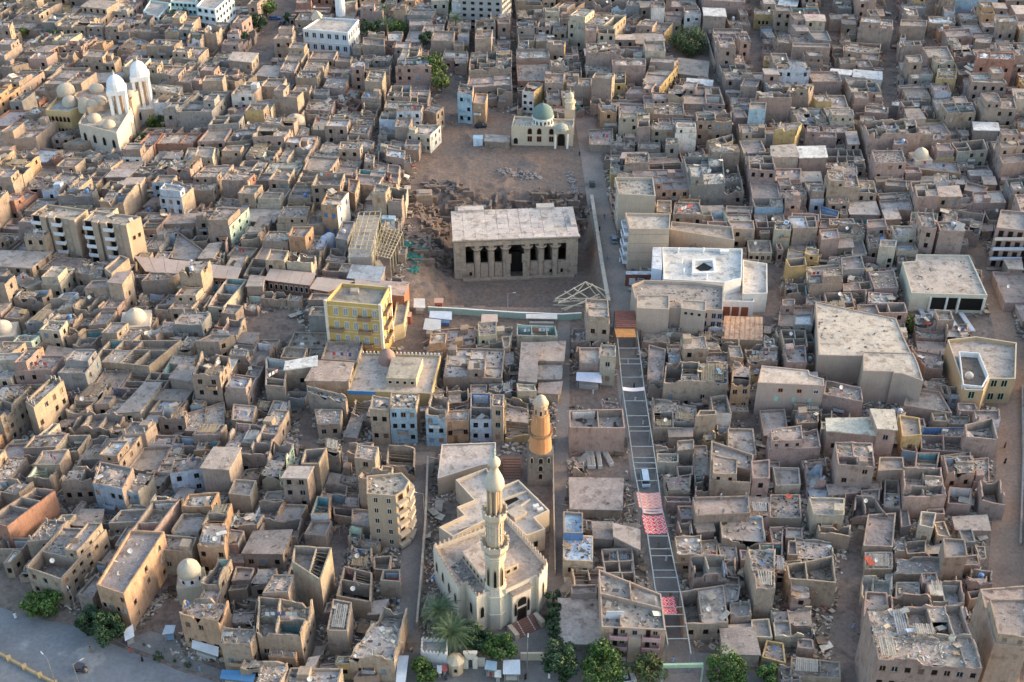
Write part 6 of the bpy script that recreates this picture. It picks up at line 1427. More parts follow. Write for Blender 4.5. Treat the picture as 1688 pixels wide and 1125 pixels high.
for i in range(len(mers)-1):
    A, B = mers[i], mers[i+1]; s = 150+rf.uniform(0, 20)
    while s < 625:
        e = s+rf.uniform(26, 52); g = rf.uniform(.5, 1.3)
        sk = rf.uniform(-3, 3); q = [at(A, s), at(B, s+sk), at(B, e+sk), at(A, e-.0)]
        vis = False
        for p in q+[(q[0]+q[2])/2]:
            px = PX(V3(p, 3))
            if -70 < px[0] < 1758 and -50 < px[1] < 1230: vis = True
        if vis and q[0].y > 150:
            qq = inset([tuple(p) for p in q], [g, g, g, g]); split([Vector(p) for p in qq], rf.choice((6.5,8,9,10,12.5)))
        s = e
for q in CELLS:
    c = (q[0]+q[2])/2; px, py = PX(V3(c, 3)); w = (q[1]-q[0]).length; d = (q[3]-q[0]).length
    if min(w, d) < 2.0: continue
    far = py < 260; right = px > 960
    k = rf.random()
    if px > 960 and py < 420: col = rf.choices('mptgcyBwo', (36,34,12,8,5,1.5,1.5,1.5,2))[0]; h = rf.choices((3.2,5,6.5,9,11), (2,5,6,5,2))[0]+rf.uniform(-.5,.8); st = rf.choices('NFCRG', (3,2,8,3,3))[0]
    elif px > 960: col = rf.choices('mptgcyBw', (28,32,24,5,6,1,2,2))[0]; h = rf.choices((3.0,4.5,6,8), (4,6,5,2))[0]+rf.uniform(-.4,.8); st = rf.choices('NFCRG', (3,2,8,6,4))[0]
    elif py < 330: col = rf.choices('mptgcyBwork', (36,12,22,8,8,1.5,2,2,3,3,.5))[0]; h = rf.choices((3.2,5,6.5,9), (3,6,6,3))[0]+rf.uniform(-.5,.8); st = rf.choices('NFCRG', (2,1,8,5,2))[0]
    else: col = rf.choices('mptgcrBwokb', (34,8,34,6,8,2.5,2,2,3,.5,1))[0]; h = rf.choices((2.9,4.5,6,8,10.5), (5,6,5,2.5,1))[0]+rf.uniform(-.4,.8); st = rf.choices('NFCRG', (2,2,9,8,3))[0]
    if min(w, d) < 4.5: h = min(h, rf.choice((2.4,3.2,4.6)))
    wins = {}
    if h > 4 and rf.random() < .65: wins['f'] = (max(1, int(h/3.1)), max(1, int(w/2.9)))
    if h > 4 and px < 844 and rf.random() < .55: wins['r'] = (max(1, int(h/3.1)), max(1, int(d/3.1)))
    if h > 4 and px > 844 and rf.random() < .5: wins['l'] = (max(1, int(h/3.1)), max(1, int(d/3.1)))
    kw = {}
    if rf.random() < .07: kw['roofcol'] = rf.choice([(.58,.56,.53),(.50,.45,.38),(.35,.38,.42)])
    if rf.random() < .09: kw['incol'] = rf.choice([PAL['B'], PAL['b'], PAL['w'], PAL['k'], PAL['q'], PAL['c']])
    if rf.random() < .06: kw['frontcol'] = rf.choice(['w','b','c','B','y'])
    q = [p+Vector((rf.uniform(-.35,.35), rf.uniform(-.35,.35))) for p in q]
    q = [Vector(p) for p in inset([tuple(p) for p in q], [rf.choice((0,0,.1,.5)) for _ in range(4)])]
    add_house(q, h-.5, col, st, wins, None, hand=False, z0=0, roomsize=rf.uniform(3.2,4.6), **kw)

# ---------------------------------------------------------------- which houses are individuals
HOUSES = [H for H in HOUSES if H['vis'] or H['size'] > 0]
for H in HOUSES: H['rank'] = H['size']*(1.8 if H['hand'] else 1)
HOUSES.sort(key=lambda H: -H['rank'])
NIND = 315
LMK = [('temple',(0,335)),('minaret mosque',(-5,195)),('yellow balcony block',U(590,560)),('covered market roofs',U(400,470)),('green-domed mosque',U(890,230)),('two-towered church',U(210,200)),
 ('twin apartment slabs',U(145,420)),('light-well building',U(1160,470)),('old orange minaret',U(888,790)),('street pergola',U(1060,760)),('big beige warehouse roof',U(1430,600)),('veranda school',U(1560,500)),
 ('ochre corner house',U(1620,660)),('rounded balcony building',U(645,880)),('bright blue facade row',U(720,720)),('domed shrine',U(320,980)),('left roadside trees',U(170,1040)),('shutter-windowed big house',U(1520,1080)),
 ('cream-domed roof',U(228,540)),('black alley',U(1405,960)),('brown right road',U(1665,800)),('round green tree',U(720,130)),('white villa',U(545,80)),('grey tower',U(800,40)),('mint school',U(310,40)),('walled yard tree',U(1135,75)),('red-brick banded house',U(1640,140)),
 ('mustard balcony house',U(1560,150)),('white-roofed pair of houses',U(1400,140)),('reed-roofed house',U(470,1080)),('leaning pale blue house',U(305,820)),('orange sunlit facade',U(40,700)),('open box house',U(1340,990)),('peach balcony house',U(1045,1070)),('green-walled pit fence',U(850,525))]
used = {}
def auto_label(H, spec=None):
    c = H['c']; L = sorted(LMK, key=lambda l: (l[1][0]-c.x)**2+(l[1][1]-c.y)**2)
    hs = 'low' if H['h'] < 4 else ('two-storey' if H['h'] < 7 else 'tall')
    ar = (H['q'][1]-H['q'][0]).length*(H['q'][3]-H['q'][0]).length
    sz = 'small ' if ar < 40 else ('large ' if ar > 120 else '')
    feat = {'N':'clean walled roof','F':'bare slab roof','C':'littered flat roof','R':'collapsed roofless rooms','G':'open roofless rooms'}[H['style']]
    for lm in L[:6]:
        dx, dy = c.x-lm[1][0], c.y-lm[1][1]
        if abs(dx) > abs(dy)*1.6: d = 'right of' if dx > 0 else 'left of'
        elif abs(dy) > abs(dx)*1.6: d = 'behind' if dy > 0 else 'in front of'
        else: d = ('behind and ' if dy > 0 else 'in front and ')+('right of' if dx > 0 else 'left of')
        w = 'windowed ' if H['wins'] else ''
        for lab in (f"{sz}{hs} {TONE[H['col']]} house with {feat}, {d} the {lm[0]}", f"{sz}{hs} {w or 'windowless '}{TONE[H['col']]} house with {feat}, {d} the {lm[0]}"):
            if lab not in used and len(lab.split()) <= 16: used[lab] = 1; return lab
    for o in ('second','third','fourth','fifth','sixth','seventh','eighth','ninth'):
        lm = L[0]; dx, dy = c.x-lm[1][0], c.y-lm[1][1]; d = ('behind' if dy > 0 else 'in front of') if abs(dy) > abs(dx) else ('right of' if dx > 0 else 'left of')
        lab = f"{hs} {TONE[H['col']]} house with {feat}, {o} one out {d} the {lm[0]}"
        if lab not in used: used[lab] = 1; return lab
    return lab
CATN = dict(N='house', F='flat_roofed_house', C='house', R='ruined_house', G='roofless_house')
shared = MB(); ni = 0
order = sorted(HOUSES[:NIND], key=lambda H: (H['c'].length))
for H in order:
    if not H['vis']: continue
    rr = random.Random(int(H['c'].x*13+H['c'].y*7)+5)
    lab = H['label'] or auto_label(H); c = H['c']
    T = thing(CATN[H['style']], lab, 'ruin' if H['style'] == 'R' else 'house', (c.x, c.y, 0), 'mud-brick houses of the old town')
    house(Sink(T=T), H['q'], H['h'], H['col'], H['style'], H['wins'], rr, z0=0, **H['kw']); ni += 1
for H in HOUSES[NIND:]:
    rr = random.Random(int(H['c'].x*13+H['c'].y*7)+5); kw = dict(H['kw']); kw['clutter'] = .8 if H['c'].y > 420 else 1
    house(Sink(shared=shared), H['q'], H['h'], H['col'], H['style'], H['wins'], rr, **kw)
o = shared.obj('small_houses'); o['kind'] = 'stuff'; o['label'] = 'dense mass of smaller mud-brick houses filling the town between the larger ones'; o['category'] = 'houses'
print('houses', len(HOUSES), 'individual', ni, 'shared faces', len(shared.f), 'cells', len(CELLS))

# rubble lying in the gaps between the houses
GRID = {}
for q in OCC:
    b = bbox(q)
    for gx in range(int(b[0]//12), int(b[2]//12)+1):
        for gy in range(int(b[1]//12), int(b[3]//12)+1): GRID.setdefault((gx, gy), []).append(q)
gr = MB(); ng = 0; KIT['pal'] = None
for _ in range(150000):
    y = rf.uniform(172, 560); x = rf.uniform(-1, 1)*(.43*y+20); t = (x/(.43*y+20))
    if y > 400 and rf.random() < .5: continue
    if any(inside((x, y), q) for q in GRID.get((int(x//12), int(y//12)), [])): continue
    s = rf.uniform(.25, 1.0); p = Vector((x, y)); ng += 1
    bits(gr, [p+Vector((-s,-s)), p+Vector((s,-s)), p+Vector((s,s)), p+Vector((-s,s))], 0.05, 1, rf, rf.choice((.8,1,1.3)), .03)
o = gr.obj('ground_rubble'); o['kind'] = 'stuff'; o['label'] = 'loose stones, planks and rubbish lying in the alleys and yards'; o['category'] = 'rubble'
print('ground bits', ng)
# ---------------------------------------------------------------- road, forecourt and lane surfaces (each a sheet above the ground)
def sheet(name, pts, z, mat, label=None, th=0):
    P = ccw([(Vector(p) if len(p) == 3 else U(*p)) for p in pts]); m = MB()
    if th: m.prism(P, z-th, z, (.4,.38,.36), mat)
    else: m.face([V3(p, z) for p in P], (.2,.2,.2), mat)
    return structure(m, name)
def strip(name, pts, w, z, mat):
    P = [U(*p) for p in pts]; m = MB(); L = []; Rr_ = []
    for i, p in enumerate(P):
        a, b = P[max(0, i-1)].xy, P[min(len(P)-1, i+1)].xy; d = (b-a).normalized(); n = Vector((-d.y, d.x))*w/2; L.append(p.xy-n); Rr_.append(p.xy+n)
    for i in range(len(P)-1): m.face([V3(L[i],z), V3(L[i+1],z), V3(Rr_[i+1],z), V3(Rr_[i],z)][::-1], (.2,.2,.2), mat)
    return structure(m, name)
cn = lambda l: [CR('N', x, y) for x, y in l]
sheet('road', cn([(-900,500),(-200,585),(60,665),(160,705),(480,765),(560,815),(800,915),(1000,990),(1150,1055),(1420,1130),(1700,1260),(2600,1700),(-900,1700)]), .006, 'asphalt')
sheet('pavement', cn([(480,735),(570,790),(800,890),(1010,965),(1160,1030),(1430,1105),(1440,1060),(1180,960),(1130,840),(960,800),(820,850),(560,740)]), .13, 'paving', th=.2)
sheet('forecourt', [(690,1062),(800,1046),(905,1030),(925,1062),(1180,1078),(1260,1120),(1500,1300),(420,1300),(600,1125)], .010, 'paving')
strip('lane', STREETS[0][0], 7.0, .014, 'dust'); strip('alley', STREETS[3][0], 3.4, .006, 'dust'); strip('alley', STREETS[6][0], 5.2, .018, 'dust')
new_mat('brown_soil', base=(.30,.205,.15), n1=.15, s1=.2, n2=.2, s2=1.2, bump=.4)
strip('dirt_road', STREETS[11][0], 7.5, .006, 'brown_soil'); strip('dirt_road', STREETS[12][0], 6, .010, 'brown_soil'); strip('market_street', [(1030,560),(1045,655),(1065,770),(1088,900),(1112,1040),(1125,1110)], 6.0, .022, 'paving')
# median wall of the road
pm = [CR('N', x, y) for x, y in ((-60,915),(30,965),(130,1020),(230,1075),(330,1125),(420,1180))]; P = [U(*p) for p in pm]
T = thing('road_median', 'yellow-brown median kerb with square posts across the bottom left corner', 'median', (P[0].x,P[0].y,0)); m = MB()
for i in range(len(P)-1): m.beam(P[i]+Vector((0,0,.3)), P[i+1]+Vector((0,0,.3)), .45, .7, (.45,.33,.18), 'clean_paint')
m.obj('kerb', T)
for i in range(len(P)-1): m = MB(); m.box(P[i].lerp(P[i+1], .3), .9, .9, 1.0, (.55,.38,.18), 'clean_paint', .5); m.obj('post', T)
wall_thing('garden_wall', 'long tan wall along the right side of the wide near street', 'wall', [(706,765),(702,870),(695,960),(688,1040)], -.3, 2.4, .35, (.42,.34,.26), cap=(.46,.38,.3))
wall_thing('garden_wall', 'thin orange-lit wall along the narrow alley right of the mosque', 'wall', [(911,745),(913,850),(915,950)], -.3, 2.2, .3, (.44,.36,.28))
wall_thing('yard_wall', 'tan wall slanting along the right side of the fenced tree yard', 'wall', [(1162,62),(1170,90),(1178,118)], -.3, 3.0, .4, (.42,.36,.3))
wall_thing('ditch_wall', 'low stone edge beside the brown road at the right', 'wall', [(1684,640),(1686,760),(1681,900)], -.3, 1.0, .4, (.36,.33,.30))

# ---------------------------------------------------------------- trees
def leafmesh(mb, c, r_, n, leaf, cols, rr, flat=.8, lobes=9):
    L = []
    for _ in range(lobes):
        v = Vector((rr.gauss(0,1), rr.gauss(0,1), rr.gauss(0,.7))); v.normalize(); L.append((c+Vector((v.x, v.y, v.z*flat))*r_*rr.uniform(.4,.85), r_*rr.uniform(.18,.40), rr.uniform(.7,1.3)))
    for _ in range(n):
        o, q, sh = rr.choice(L); v = Vector((rr.gauss(0,1), rr.gauss(0,1), rr.gauss(0,1))); v.normalize(); p = o+v*q*rr.uniform(.65,1.05)
        a = Vector((rr.gauss(0,1), rr.gauss(0,1), rr.gauss(0,.5))); a.normalize(); b = v.cross(a)
        if b.length < .1: continue
        b.normalize(); s = leaf*rr.uniform(.6,1.3); col = rr.choice(cols); k = rr.uniform(.8,1.2)*sh
        mb.face([p-a*s*.5, p+b*s*.35, p+a*s*.5, p-b*s*.35], (col[0]*k, col[1]*k, col[2]*k), 'foliage')
GRN = [(.045,.095,.02),(.07,.13,.03),(.10,.17,.035)]; DGRN = [(.025,.055,.025),(.035,.075,.03),(.05,.09,.035)]; LGRN = [(.12,.16,.04),(.15,.18,.05),(.09,.13,.03)]
def tree(px, py, r_, h, lab, cols=GRN, n=3800, leaf=.55, seed=0, group='trees of the town', trunk=True, flat=.85):
    b = U(px, py); rr = random.Random(seed*7+int(px)); T = thing('broadleaf_tree', lab, 'tree', b, group)
    m = MB(); m.lathe(b, [(.3,-.2),(.24,h*.3),(.16,h*.55)], 8, (.12,.09,.06), 'bark')
    for k in range(5): an = k*1.26+.3; m.beam(b+Vector((0,0,h*.35)), b+Vector((math.cos(an)*r_*.5, math.sin(an)*r_*.5, h*.7)), .14, .14, (.12,.09,.06), 'bark')
    m.obj('trunk', T); m = MB(); leafmesh(m, b+Vector((0,0,h-r_*flat*.75)), r_, n, leaf, cols, rr, flat, max(10, int(r_*6))); m.obj('crown', T)
tree(925,1112,4.6,7.5,'dark bushy tree left of two brighter trees at the bottom edge',DGRN)
tree(994,1122,5.2,7.5,'big bright green tree in front of the peach balcony house')
tree(1070,1124,3.8,6,'thinner yellowish-green tree just left of the market street mouth',[(.09,.13,.04),(.11,.12,.05),(.07,.1,.03)],2200)
tree(1188,1130,5.0,7,'big bright green tree just right of the green street banner',GRN,seed=3)
tree(1262,1124,2.7,4.5,'small tree at the far right of the bottom row',GRN,1500)
tree(824,1088,3.5,6,'round bright tree in the mosque garden',GRN,3000)
tree(700,1118,3.0,4.5,'low round tree left of the octagonal kiosk',GRN,2500)
tree(790,1072,3.2,6,'tree squeezed between palms and mosque wall',DGRN,2200)
tree(775,1068,2.6,5,'dark shrubby tree under the nearer palm',DGRN,1800)
tree(70,1012,4.1,5.5,'round green tree beside the corner house at the lower left road',GRN,seed=4)
tree(160,1046,3.6,6.5,'rear one of two joined trees beside the road kiosk',DGRN,seed=5)
tree(184,1056,4.0,6.5,'front one of two joined dark green trees by the road',DGRN,seed=6)
tree(712,138,6.2,11,'big round green tree at the top of the dusty lane',[(.05,.09,.02),(.06,.11,.03),(.08,.13,.03)],4500,.7)
tree(728,152,4.2,8,'yellow-green lower tree leaning on the big lane tree',LGRN,2500,.6)
tree(703,92,3.2,10,'dark narrow tree above the big lane tree',DGRN,1500,.6)
tree(1136,85,9.0,8.5,'wide dense tree filling the walled yard at the top',[(.05,.08,.03),(.06,.10,.035),(.08,.11,.045)],6000,.6,flat=.6)
tree(1497,545,3.2,4.5,'pale yellow-green shrub tree beside the veranda school',LGRN,2200,.5)
for px, py, r_, h, lab, c in ((440,28,5,8,'roadside tree nearest the top edge by the grey street',GRN),(428,52,4,7,'roadside tree below the first by the grey street',DGRN),(302,45,5,9,'round tree in the mint school court',GRN),(326,58,4,7,'small dark tree right of the school court tree',DGRN),(38,72,4,7,'bright tree in the upper left near the white canopy',LGRN),(97,82,5,8,'dark tree right of the white canopy house',DGRN),(14,30,5,8,'tree on the upper left edge',DGRN),
    (262,212,4,5,'bushy tree in the church forecourt',GRN),(232,236,3.5,3.5,'low bush in front of the church door',DGRN),(480,42,3,5,'small tree standing alone in the grey street',DGRN),(610,62,5,8,'garden tree left of the palms behind the villa',DGRN),(655,62,4.5,7,'garden tree right of the tall palm',GRN),(745,28,5,7,'tree beside the grey tower',GRN),(1105,6,6,9,'tree at the top edge right of centre',GRN),(400,75,3,5,'small dark street tree left of the villa',DGRN)):
    tree(px, py, r_, h, lab, c, 1300, .75)
for k, y in enumerate((985,1005,1025,1045)): tree(912, y+12, 2.0, 4.5, ('farthest','second','third','nearest')[k]+' shrub of the hedge along the alley wall right of the mosque', DGRN, 900, .45, k, 'shrubs along the alley wall')
tree(263,1090,1.3,2.2,'small potted-looking bush on the pavement island',DGRN,350,.35); tree(310,1100,.9,1.4,'tiny dry bush on the pavement near the road',DGRN,200,.3); tree(288,1092,.5,.8,'little low plant at the end of the pavement island',GRN,80,.25)
# palms
def frond_mesh(L=4.2):
    m = MB(); n = 9; pts = [Vector((L*t, 0, 1.5*L*.33*(t-1.55*t*t))) for t in [k/n for k in range(n+1)]]
    for k in range(n):
        m.beam(pts[k], pts[k+1], .07, .05, (.10,.13,.05), 'foliage')
    for k in range(1, 19):
        t = k/19*n; i = min(n-1, int(t)); p = pts[i].lerp(pts[i+1], t-i); w = .75*math.sin(math.pi*min(1, .12+k/19*.85))
        for s in (-1, 1): m.face([p, p+Vector((.12,0,0)), p+Vector((.55, s*w, -.28))], (.05+.015*(k%2), .095+.015*(k%3), .055), 'foliage')
    return m.mesh('frond')
FROND = frond_mesh()
def palm(px, py, h, lab, n=38, sc=1.0, seed=1):
    b = U(px, py); rr = random.Random(seed); T = thing('palm_tree', lab, 'palm tree', b, 'date palms')
    m = MB(); m.lathe(b, [(.38,-.2),(.28,1)]+[(.26+.04*(k%2), 1+(h-1)*k/12) for k in range(1,13)], 8, (.16,.12,.08), 'bark'); m.obj('trunk', T)
    for k in range(n):
        an = k*2.399; up = math.radians(62-95*k/n+rr.uniform(-8,8)); M = Matrix.Translation(b+Vector((0,0,h))) @ Matrix.Rotation(an,4,'Z') @ Matrix.Rotation(-up*.8,4,'Y') @ Matrix.Scale(sc*rr.uniform(.85,1.1),4)
        inst('frond', FROND, T, M)
palm(725,1048,7.5,'farther of the two date palms beside the mosque',42,1.05,1); palm(745,1085,7.5,'nearer silvery date palm in front of the mosque wall',46,1.15,2)
palm(640,85,12,'tall slim palm behind the white villa',26,.95,3); palm(636,60,12,'taller palm just behind the first near the villa',24,.9,4); palm(752,62,8,'palm beside the grey tower wall',26,1.0,5)

# ---------------------------------------------------------------- mosque garden and bottom edge buildings
T, q, h = lm_block('garden_pavilion', 'small white castellated pavilion beside the palms', 'building', 'O', [(1060,935),(1230,950),(1235,850),(1065,845)], 1020, (.62,.62,.62), .6, (.33,.32,.31), h=4.4)
for i in range(4): crenels(T, q[i], q[(i+1)%4], h, (.70,.68,.64), .75, .35, .4)
c = U(*CR('O',1287,1050)); T = thing('octagonal_kiosk', 'tan octagonal kiosk with faceted roof near the arched gate', 'kiosk', c); m = MB(); m.lathe(c, [(1.6,-.1),(1.6,3.2)], 8, (.48,.38,.26), rot=.39); m.obj('wall', T); m = MB(); m.lathe(c, [(1.85,3.2),(1.85,3.4),(.6,4.4),(.01,4.5)], 8, (.52,.43,.32), rot=.39); m.obj('roof', T)
put_window(T, c+Vector((0,-1.52,1.2)), (0,-1), .7, 1.1, 'arch', (.3,.3,.3))
a, b = UC('O',1335,1030), UC('O',1425,1030); T = thing('arched_gate', 'cream arched gateway of the mosque garden', 'gate', a); m = MB()
for x in (.5, (b-a).length-.5): m.box(a+Vector((x,0,0)), 1.0, .8, 3.0, (.62,.57,.48), 'clean_paint')
m.obj('pier', T); m = MB(); n = 10; w = (b-a).length
for k in range(n):
    t0, t1 = math.pi*k/n, math.pi*(k+1)/n; r0 = w/2-1.0; cx = a.x+w/2
    m.box8([Vector((cx+r0*math.cos(t1), a.y-.4, 2.4+r0*math.sin(t1))), Vector((cx+r0*math.cos(t0), a.y-.4, 2.4+r0*math.sin(t0))), Vector((cx+r0*math.cos(t0), a.y+.4, 2.4+r0*math.sin(t0))), Vector((cx+r0*math.cos(t1), a.y+.4, 2.4+r0*math.sin(t1)))],
      [Vector((cx+w/2*math.cos(t1), a.y-.4, 4.7)), Vector((cx+w/2*math.cos(t0), a.y-.4, 4.7)), Vector((cx+w/2*math.cos(t0), a.y+.4, 4.7)), Vector((cx+w/2*math.cos(t1), a.y+.4, 4.7))], (.62,.57,.48), 'clean_paint', True)
m.obj('arch', T); m = MB(); m.box(a+Vector((w/2,.1,0)), w-2, .1, 2.9, (.07,.07,.08), 'paint_metal'); m.obj('gate_leaf', T)
wall_thing('garden_front_wall', 'cream garden wall in front of the mosque forecourt with dark gate gaps', 'wall', [(858,1088),(905,1088)], -.2, 2.2, .4, (.52,.45,.35), 'clean_paint')
wall_thing('garden_front_wall', 'short cream wall joining the arched gate and the sheds', 'wall', [(787,1098),(800,1098)], -.2, 2.4, .4, (.58,.53,.44), 'clean_paint')
def shed(lab, crop, pts, z, col, wcol=(.4,.38,.35), name='stall', tilt=.3, cat='stall'):
    P = [UC(crop, x, y, z) for x, y in pts]; P[2].z += tilt; P[3].z += tilt; T = thing(name, lab, cat, (P[0].x,P[0].y,0)); m = MB(); m.box8([p-Vector((0,0,.1)) for p in P], P, col, 'paint_metal', True); m.obj('roof_sheet', T)
    Pi = inset(ccw([tuple(p.xy) for p in P]), [.35]*4)
    for p in Pi: m = MB(); m.beam(V3(p,0), V3(p,z-.12), .12, .12, (.3,.3,.3), 'paint_metal'); m.obj('post', T)
    m = MB(); mid = (Vector(Pi[0])+Vector(Pi[2]))/2; Pj = [Vector(p).lerp(mid, .15) for p in Pi]; m.prism(Pj, 0, 1.1, wcol, 'clean_paint'); m.obj('counter', T); return T
shed('white sheet-roofed stall at the bottom edge below the mosque steps', 'S', [(548,362),(642,362),(640,290),(550,292)], 2.6, (.60,.63,.66)); shed('blue-grey sloping stall roof right of the arched gate', 'S', [(450,335),(515,345),(518,300),(460,292)], 2.6, (.32,.42,.48))
shed('small red and white drinks stand left of the octagonal kiosk', 'S', [(222,345),(252,345),(250,318),(222,318)], 1.8, (.55,.12,.10)); shed('small white fridge stand beside the red one', 'S', [(196,358),(222,358),(222,320),(196,320)], 1.8, (.7,.7,.7)); shed('cream snack cart near the lamp at the bottom edge', 'S', [(504,378),(540,380),(540,345),(504,345)], 2.0, (.6,.57,.5))
shed('white shop awning left of the far street mouth at the bottom', 'O', [(900,1150),(960,1150),(985,960),(915,960)], 3.0, (.50,.56,.62)); shed('pale cloth over a stall on the market square', 'L', [(425,262),(590,278),(585,220),(428,218)], 3.0, (.62,.60,.66), tilt=.5)
shed('blue metal street kiosk on the pavement of the road', 'N', [(1035,820),(1110,810),(1125,765),(1060,765)], 2.6, (.38,.44,.48), (.18,.30,.42), 'kiosk', cat='kiosk'); shed('blue striped awning stall under the tan road house', 'N', [(1405,1100),(1620,1125),(1640,1060),(1420,1050)], 2.2, (.10,.25,.45)); shed('white and blue shop awning beside the two joined trees', 'N', [(800,860),(860,830),(850,760),(790,800)], 2.4, (.62,.64,.68))
shed('white shop canopy at the foot of the orange road house', 'N', [(1225,905),(1395,960),(1400,905),(1230,860)], 2.6, (.66,.66,.66)); shed('blue and white market stall in front of the pit fence', 'F', [(1115,945),(1260,960),(1260,912),(1120,908)], 2.8, (.52,.56,.62), (.12,.22,.42)); shed('tilted grey tarpaulin stall beside the pit fence', 'F', [(1075,1020),(1190,1035),(1190,965),(1090,955)], 3.0, (.50,.49,.47)); shed('pinkish board roof stall between lane posts', 'F', [(1447,975),(1553,975),(1553,930),(1450,930)], 3.0, (.55,.40,.32)); shed('white panelled stall roof above the lane houses', 'G', [(105,950),(305,955),(305,930),(105,928)], 3.0, (.62,.56,.50)); shed('white lean-to beside the closed pit gate', 'F', [(1015,880),(1090,885),(1088,830),(1018,828)], 2.6, (.60,.58,.54))
for lab, cr, x, y in (('small red guard box standing on the pit fence','F',1178,885),('brown-red guard hut behind the yellow wing','F',975,975),('dark red cabin below the pit retaining wall','T',1158,625)):
    z = PITZ if cr == 'T' else 0; c = UC(cr, x, y, z); T = thing('guard_hut', lab, 'hut', c); m = MB(); m.box(c, 2.2, 2.0, 2.5, (.42,.10,.06), 'clean_paint'); m.obj('wall', T); m = MB(); m.box(c+Vector((0,0,2.5)), 2.6, 2.4, .15, (.5,.3,.22), 'paint_metal'); m.obj('roof', T); put_window(T, c+Vector((0,-1.03,.9)), (0,-1), .8, .9, 'open', (.5,.3,.2))
c = UC('B', 1428, 925); T = thing('white_kiosk', 'small white kiosk at the left end of the long low shack', 'kiosk', c); m = MB(); m.box(c, 3.2, 2.6, 2.8, (.66,.72,.78), 'clean_paint'); m.obj('wall', T); m = MB(); m.box(c+Vector((0,0,2.8)), 3.4, 2.8, .12, (.4,.55,.65), 'paint_metal'); m.obj('roof', T); put_window(T, c+Vector((0,-1.33,.2)), (0,-1), 1.0, 2.0, 'shutter', (.5,.6,.7))
# green street banner across the street mouth
a, b = UC('P', 982, 1020, 5), UC('P', 1238, 1015, 5); T = thing('street_banner', 'pale green gantry beam spanning the market street mouth', 'gantry', (a.x,a.y,0)); m = MB(); m.beam(a, b, .5, .9, (.38,.50,.34), 'clean_paint'); m.obj('beam', T)
for p in (a, b): m = MB(); m.beam((p.x,p.y,0), (p.x,p.y,4.5), .3, .3, (.38,.45,.36), 'paint_metal'); m.obj('post', T)
# green tarpaulins, white sacks, roof slabs of rubbish
m_ = [(980,545),(1030,560),(1070,580),(1010,620),(1045,640),(1020,700)]
for k, (x, y) in enumerate(m_):
    c = UC('F', x, y, -3.5); c.z = gz(c.x, c.y); m = MB(); n = 8
    for j in range(n):
        for i in range(n):
            F = lambda i, j: c+Vector(((i/n-.5)*3.2, (j/n-.5)*3.8, .25+.7*noise.noise(Vector((i*.6, j*.6, k*3)))+.4*math.sin(math.pi*i/n)*math.sin(math.pi*j/n)))
            m.face([F(i,j),F(i+1,j),F(i+1,j+1),F(i,j+1)], (.05,.17,.14), 'cloth')
    solo(m, 'tarpaulin', ('uppermost','second','third','fourth','fifth','lowest')[k]+' crumpled green tarpaulin on the slope left of the temple', 'tarpaulin', c, 'green tarpaulins on the pit slope')
k = 0
for x, y, z in ((405,545,2.5),(420,520,3),(440,495,3.5),(455,470,4),(480,455,4.5)):
    c = UC('F', x, y, z-2); m = MB(); m.lathe(Vector((c.x,c.y,0)), [(1.9,0),(2.0,z*.6),(1.6,z),(.9,z+.5),(.01,z+.6)], 12, (.46,.50,.58), 'cloth'); solo(m, 'wrapped_bale', ('nearest','second','middle','fourth','farthest')[k]+' of the pale blue wrapped bales beside the concrete frame', 'bale', (c.x,c.y,0), 'pale blue wrapped bales', True); k += 1
for k, (x, y) in enumerate(((1010,920),(1105,975),(1135,975),(1170,975),(1200,970),(1300,985))):
    c = UC('I', x, y); m = MB(); m.box(c+Vector((0,0,.3)), 1.3, 9 if k else 5, .5, (.45,.50,.56), 'paint_metal', .1); 
    for s in (-3, 3): m.box(c+Vector((0,s*(1 if k else .6),0)), 1.1, .3, .3, (.2,.2,.2), 'paint_metal', .1)
    solo(m, 'metal_trough', ('short blue-grey trough by the school veranda','leftmost long grey trough in the school yard','second long grey trough in the school yard','third long trough in the school yard','fourth trough from the left in the school yard','lone trough at the right of the school yard')[k], 'trough', c)
for k, (x, y) in enumerate(((505,780),(530,780),(572,780),(628,765))):
    c = UC('L', x, y); m = MB(); m.box(c, 1.0, 5.5, 1.0, (.62,.60,.56), 'clean_paint', .05+(.25 if k == 3 else 0)); m.box(c+Vector((0,0,1.0)), .7, 5.0, .15, (.3,.28,.26), 'clean_paint', .05+(.25 if k == 3 else 0)); solo(m, 'stone_bench', ('leftmost','second','third','rightmost, slanted')[k]+' white stone block in the rubble court below the cracked shell', 'block', c, 'white stone blocks in the rubble court')

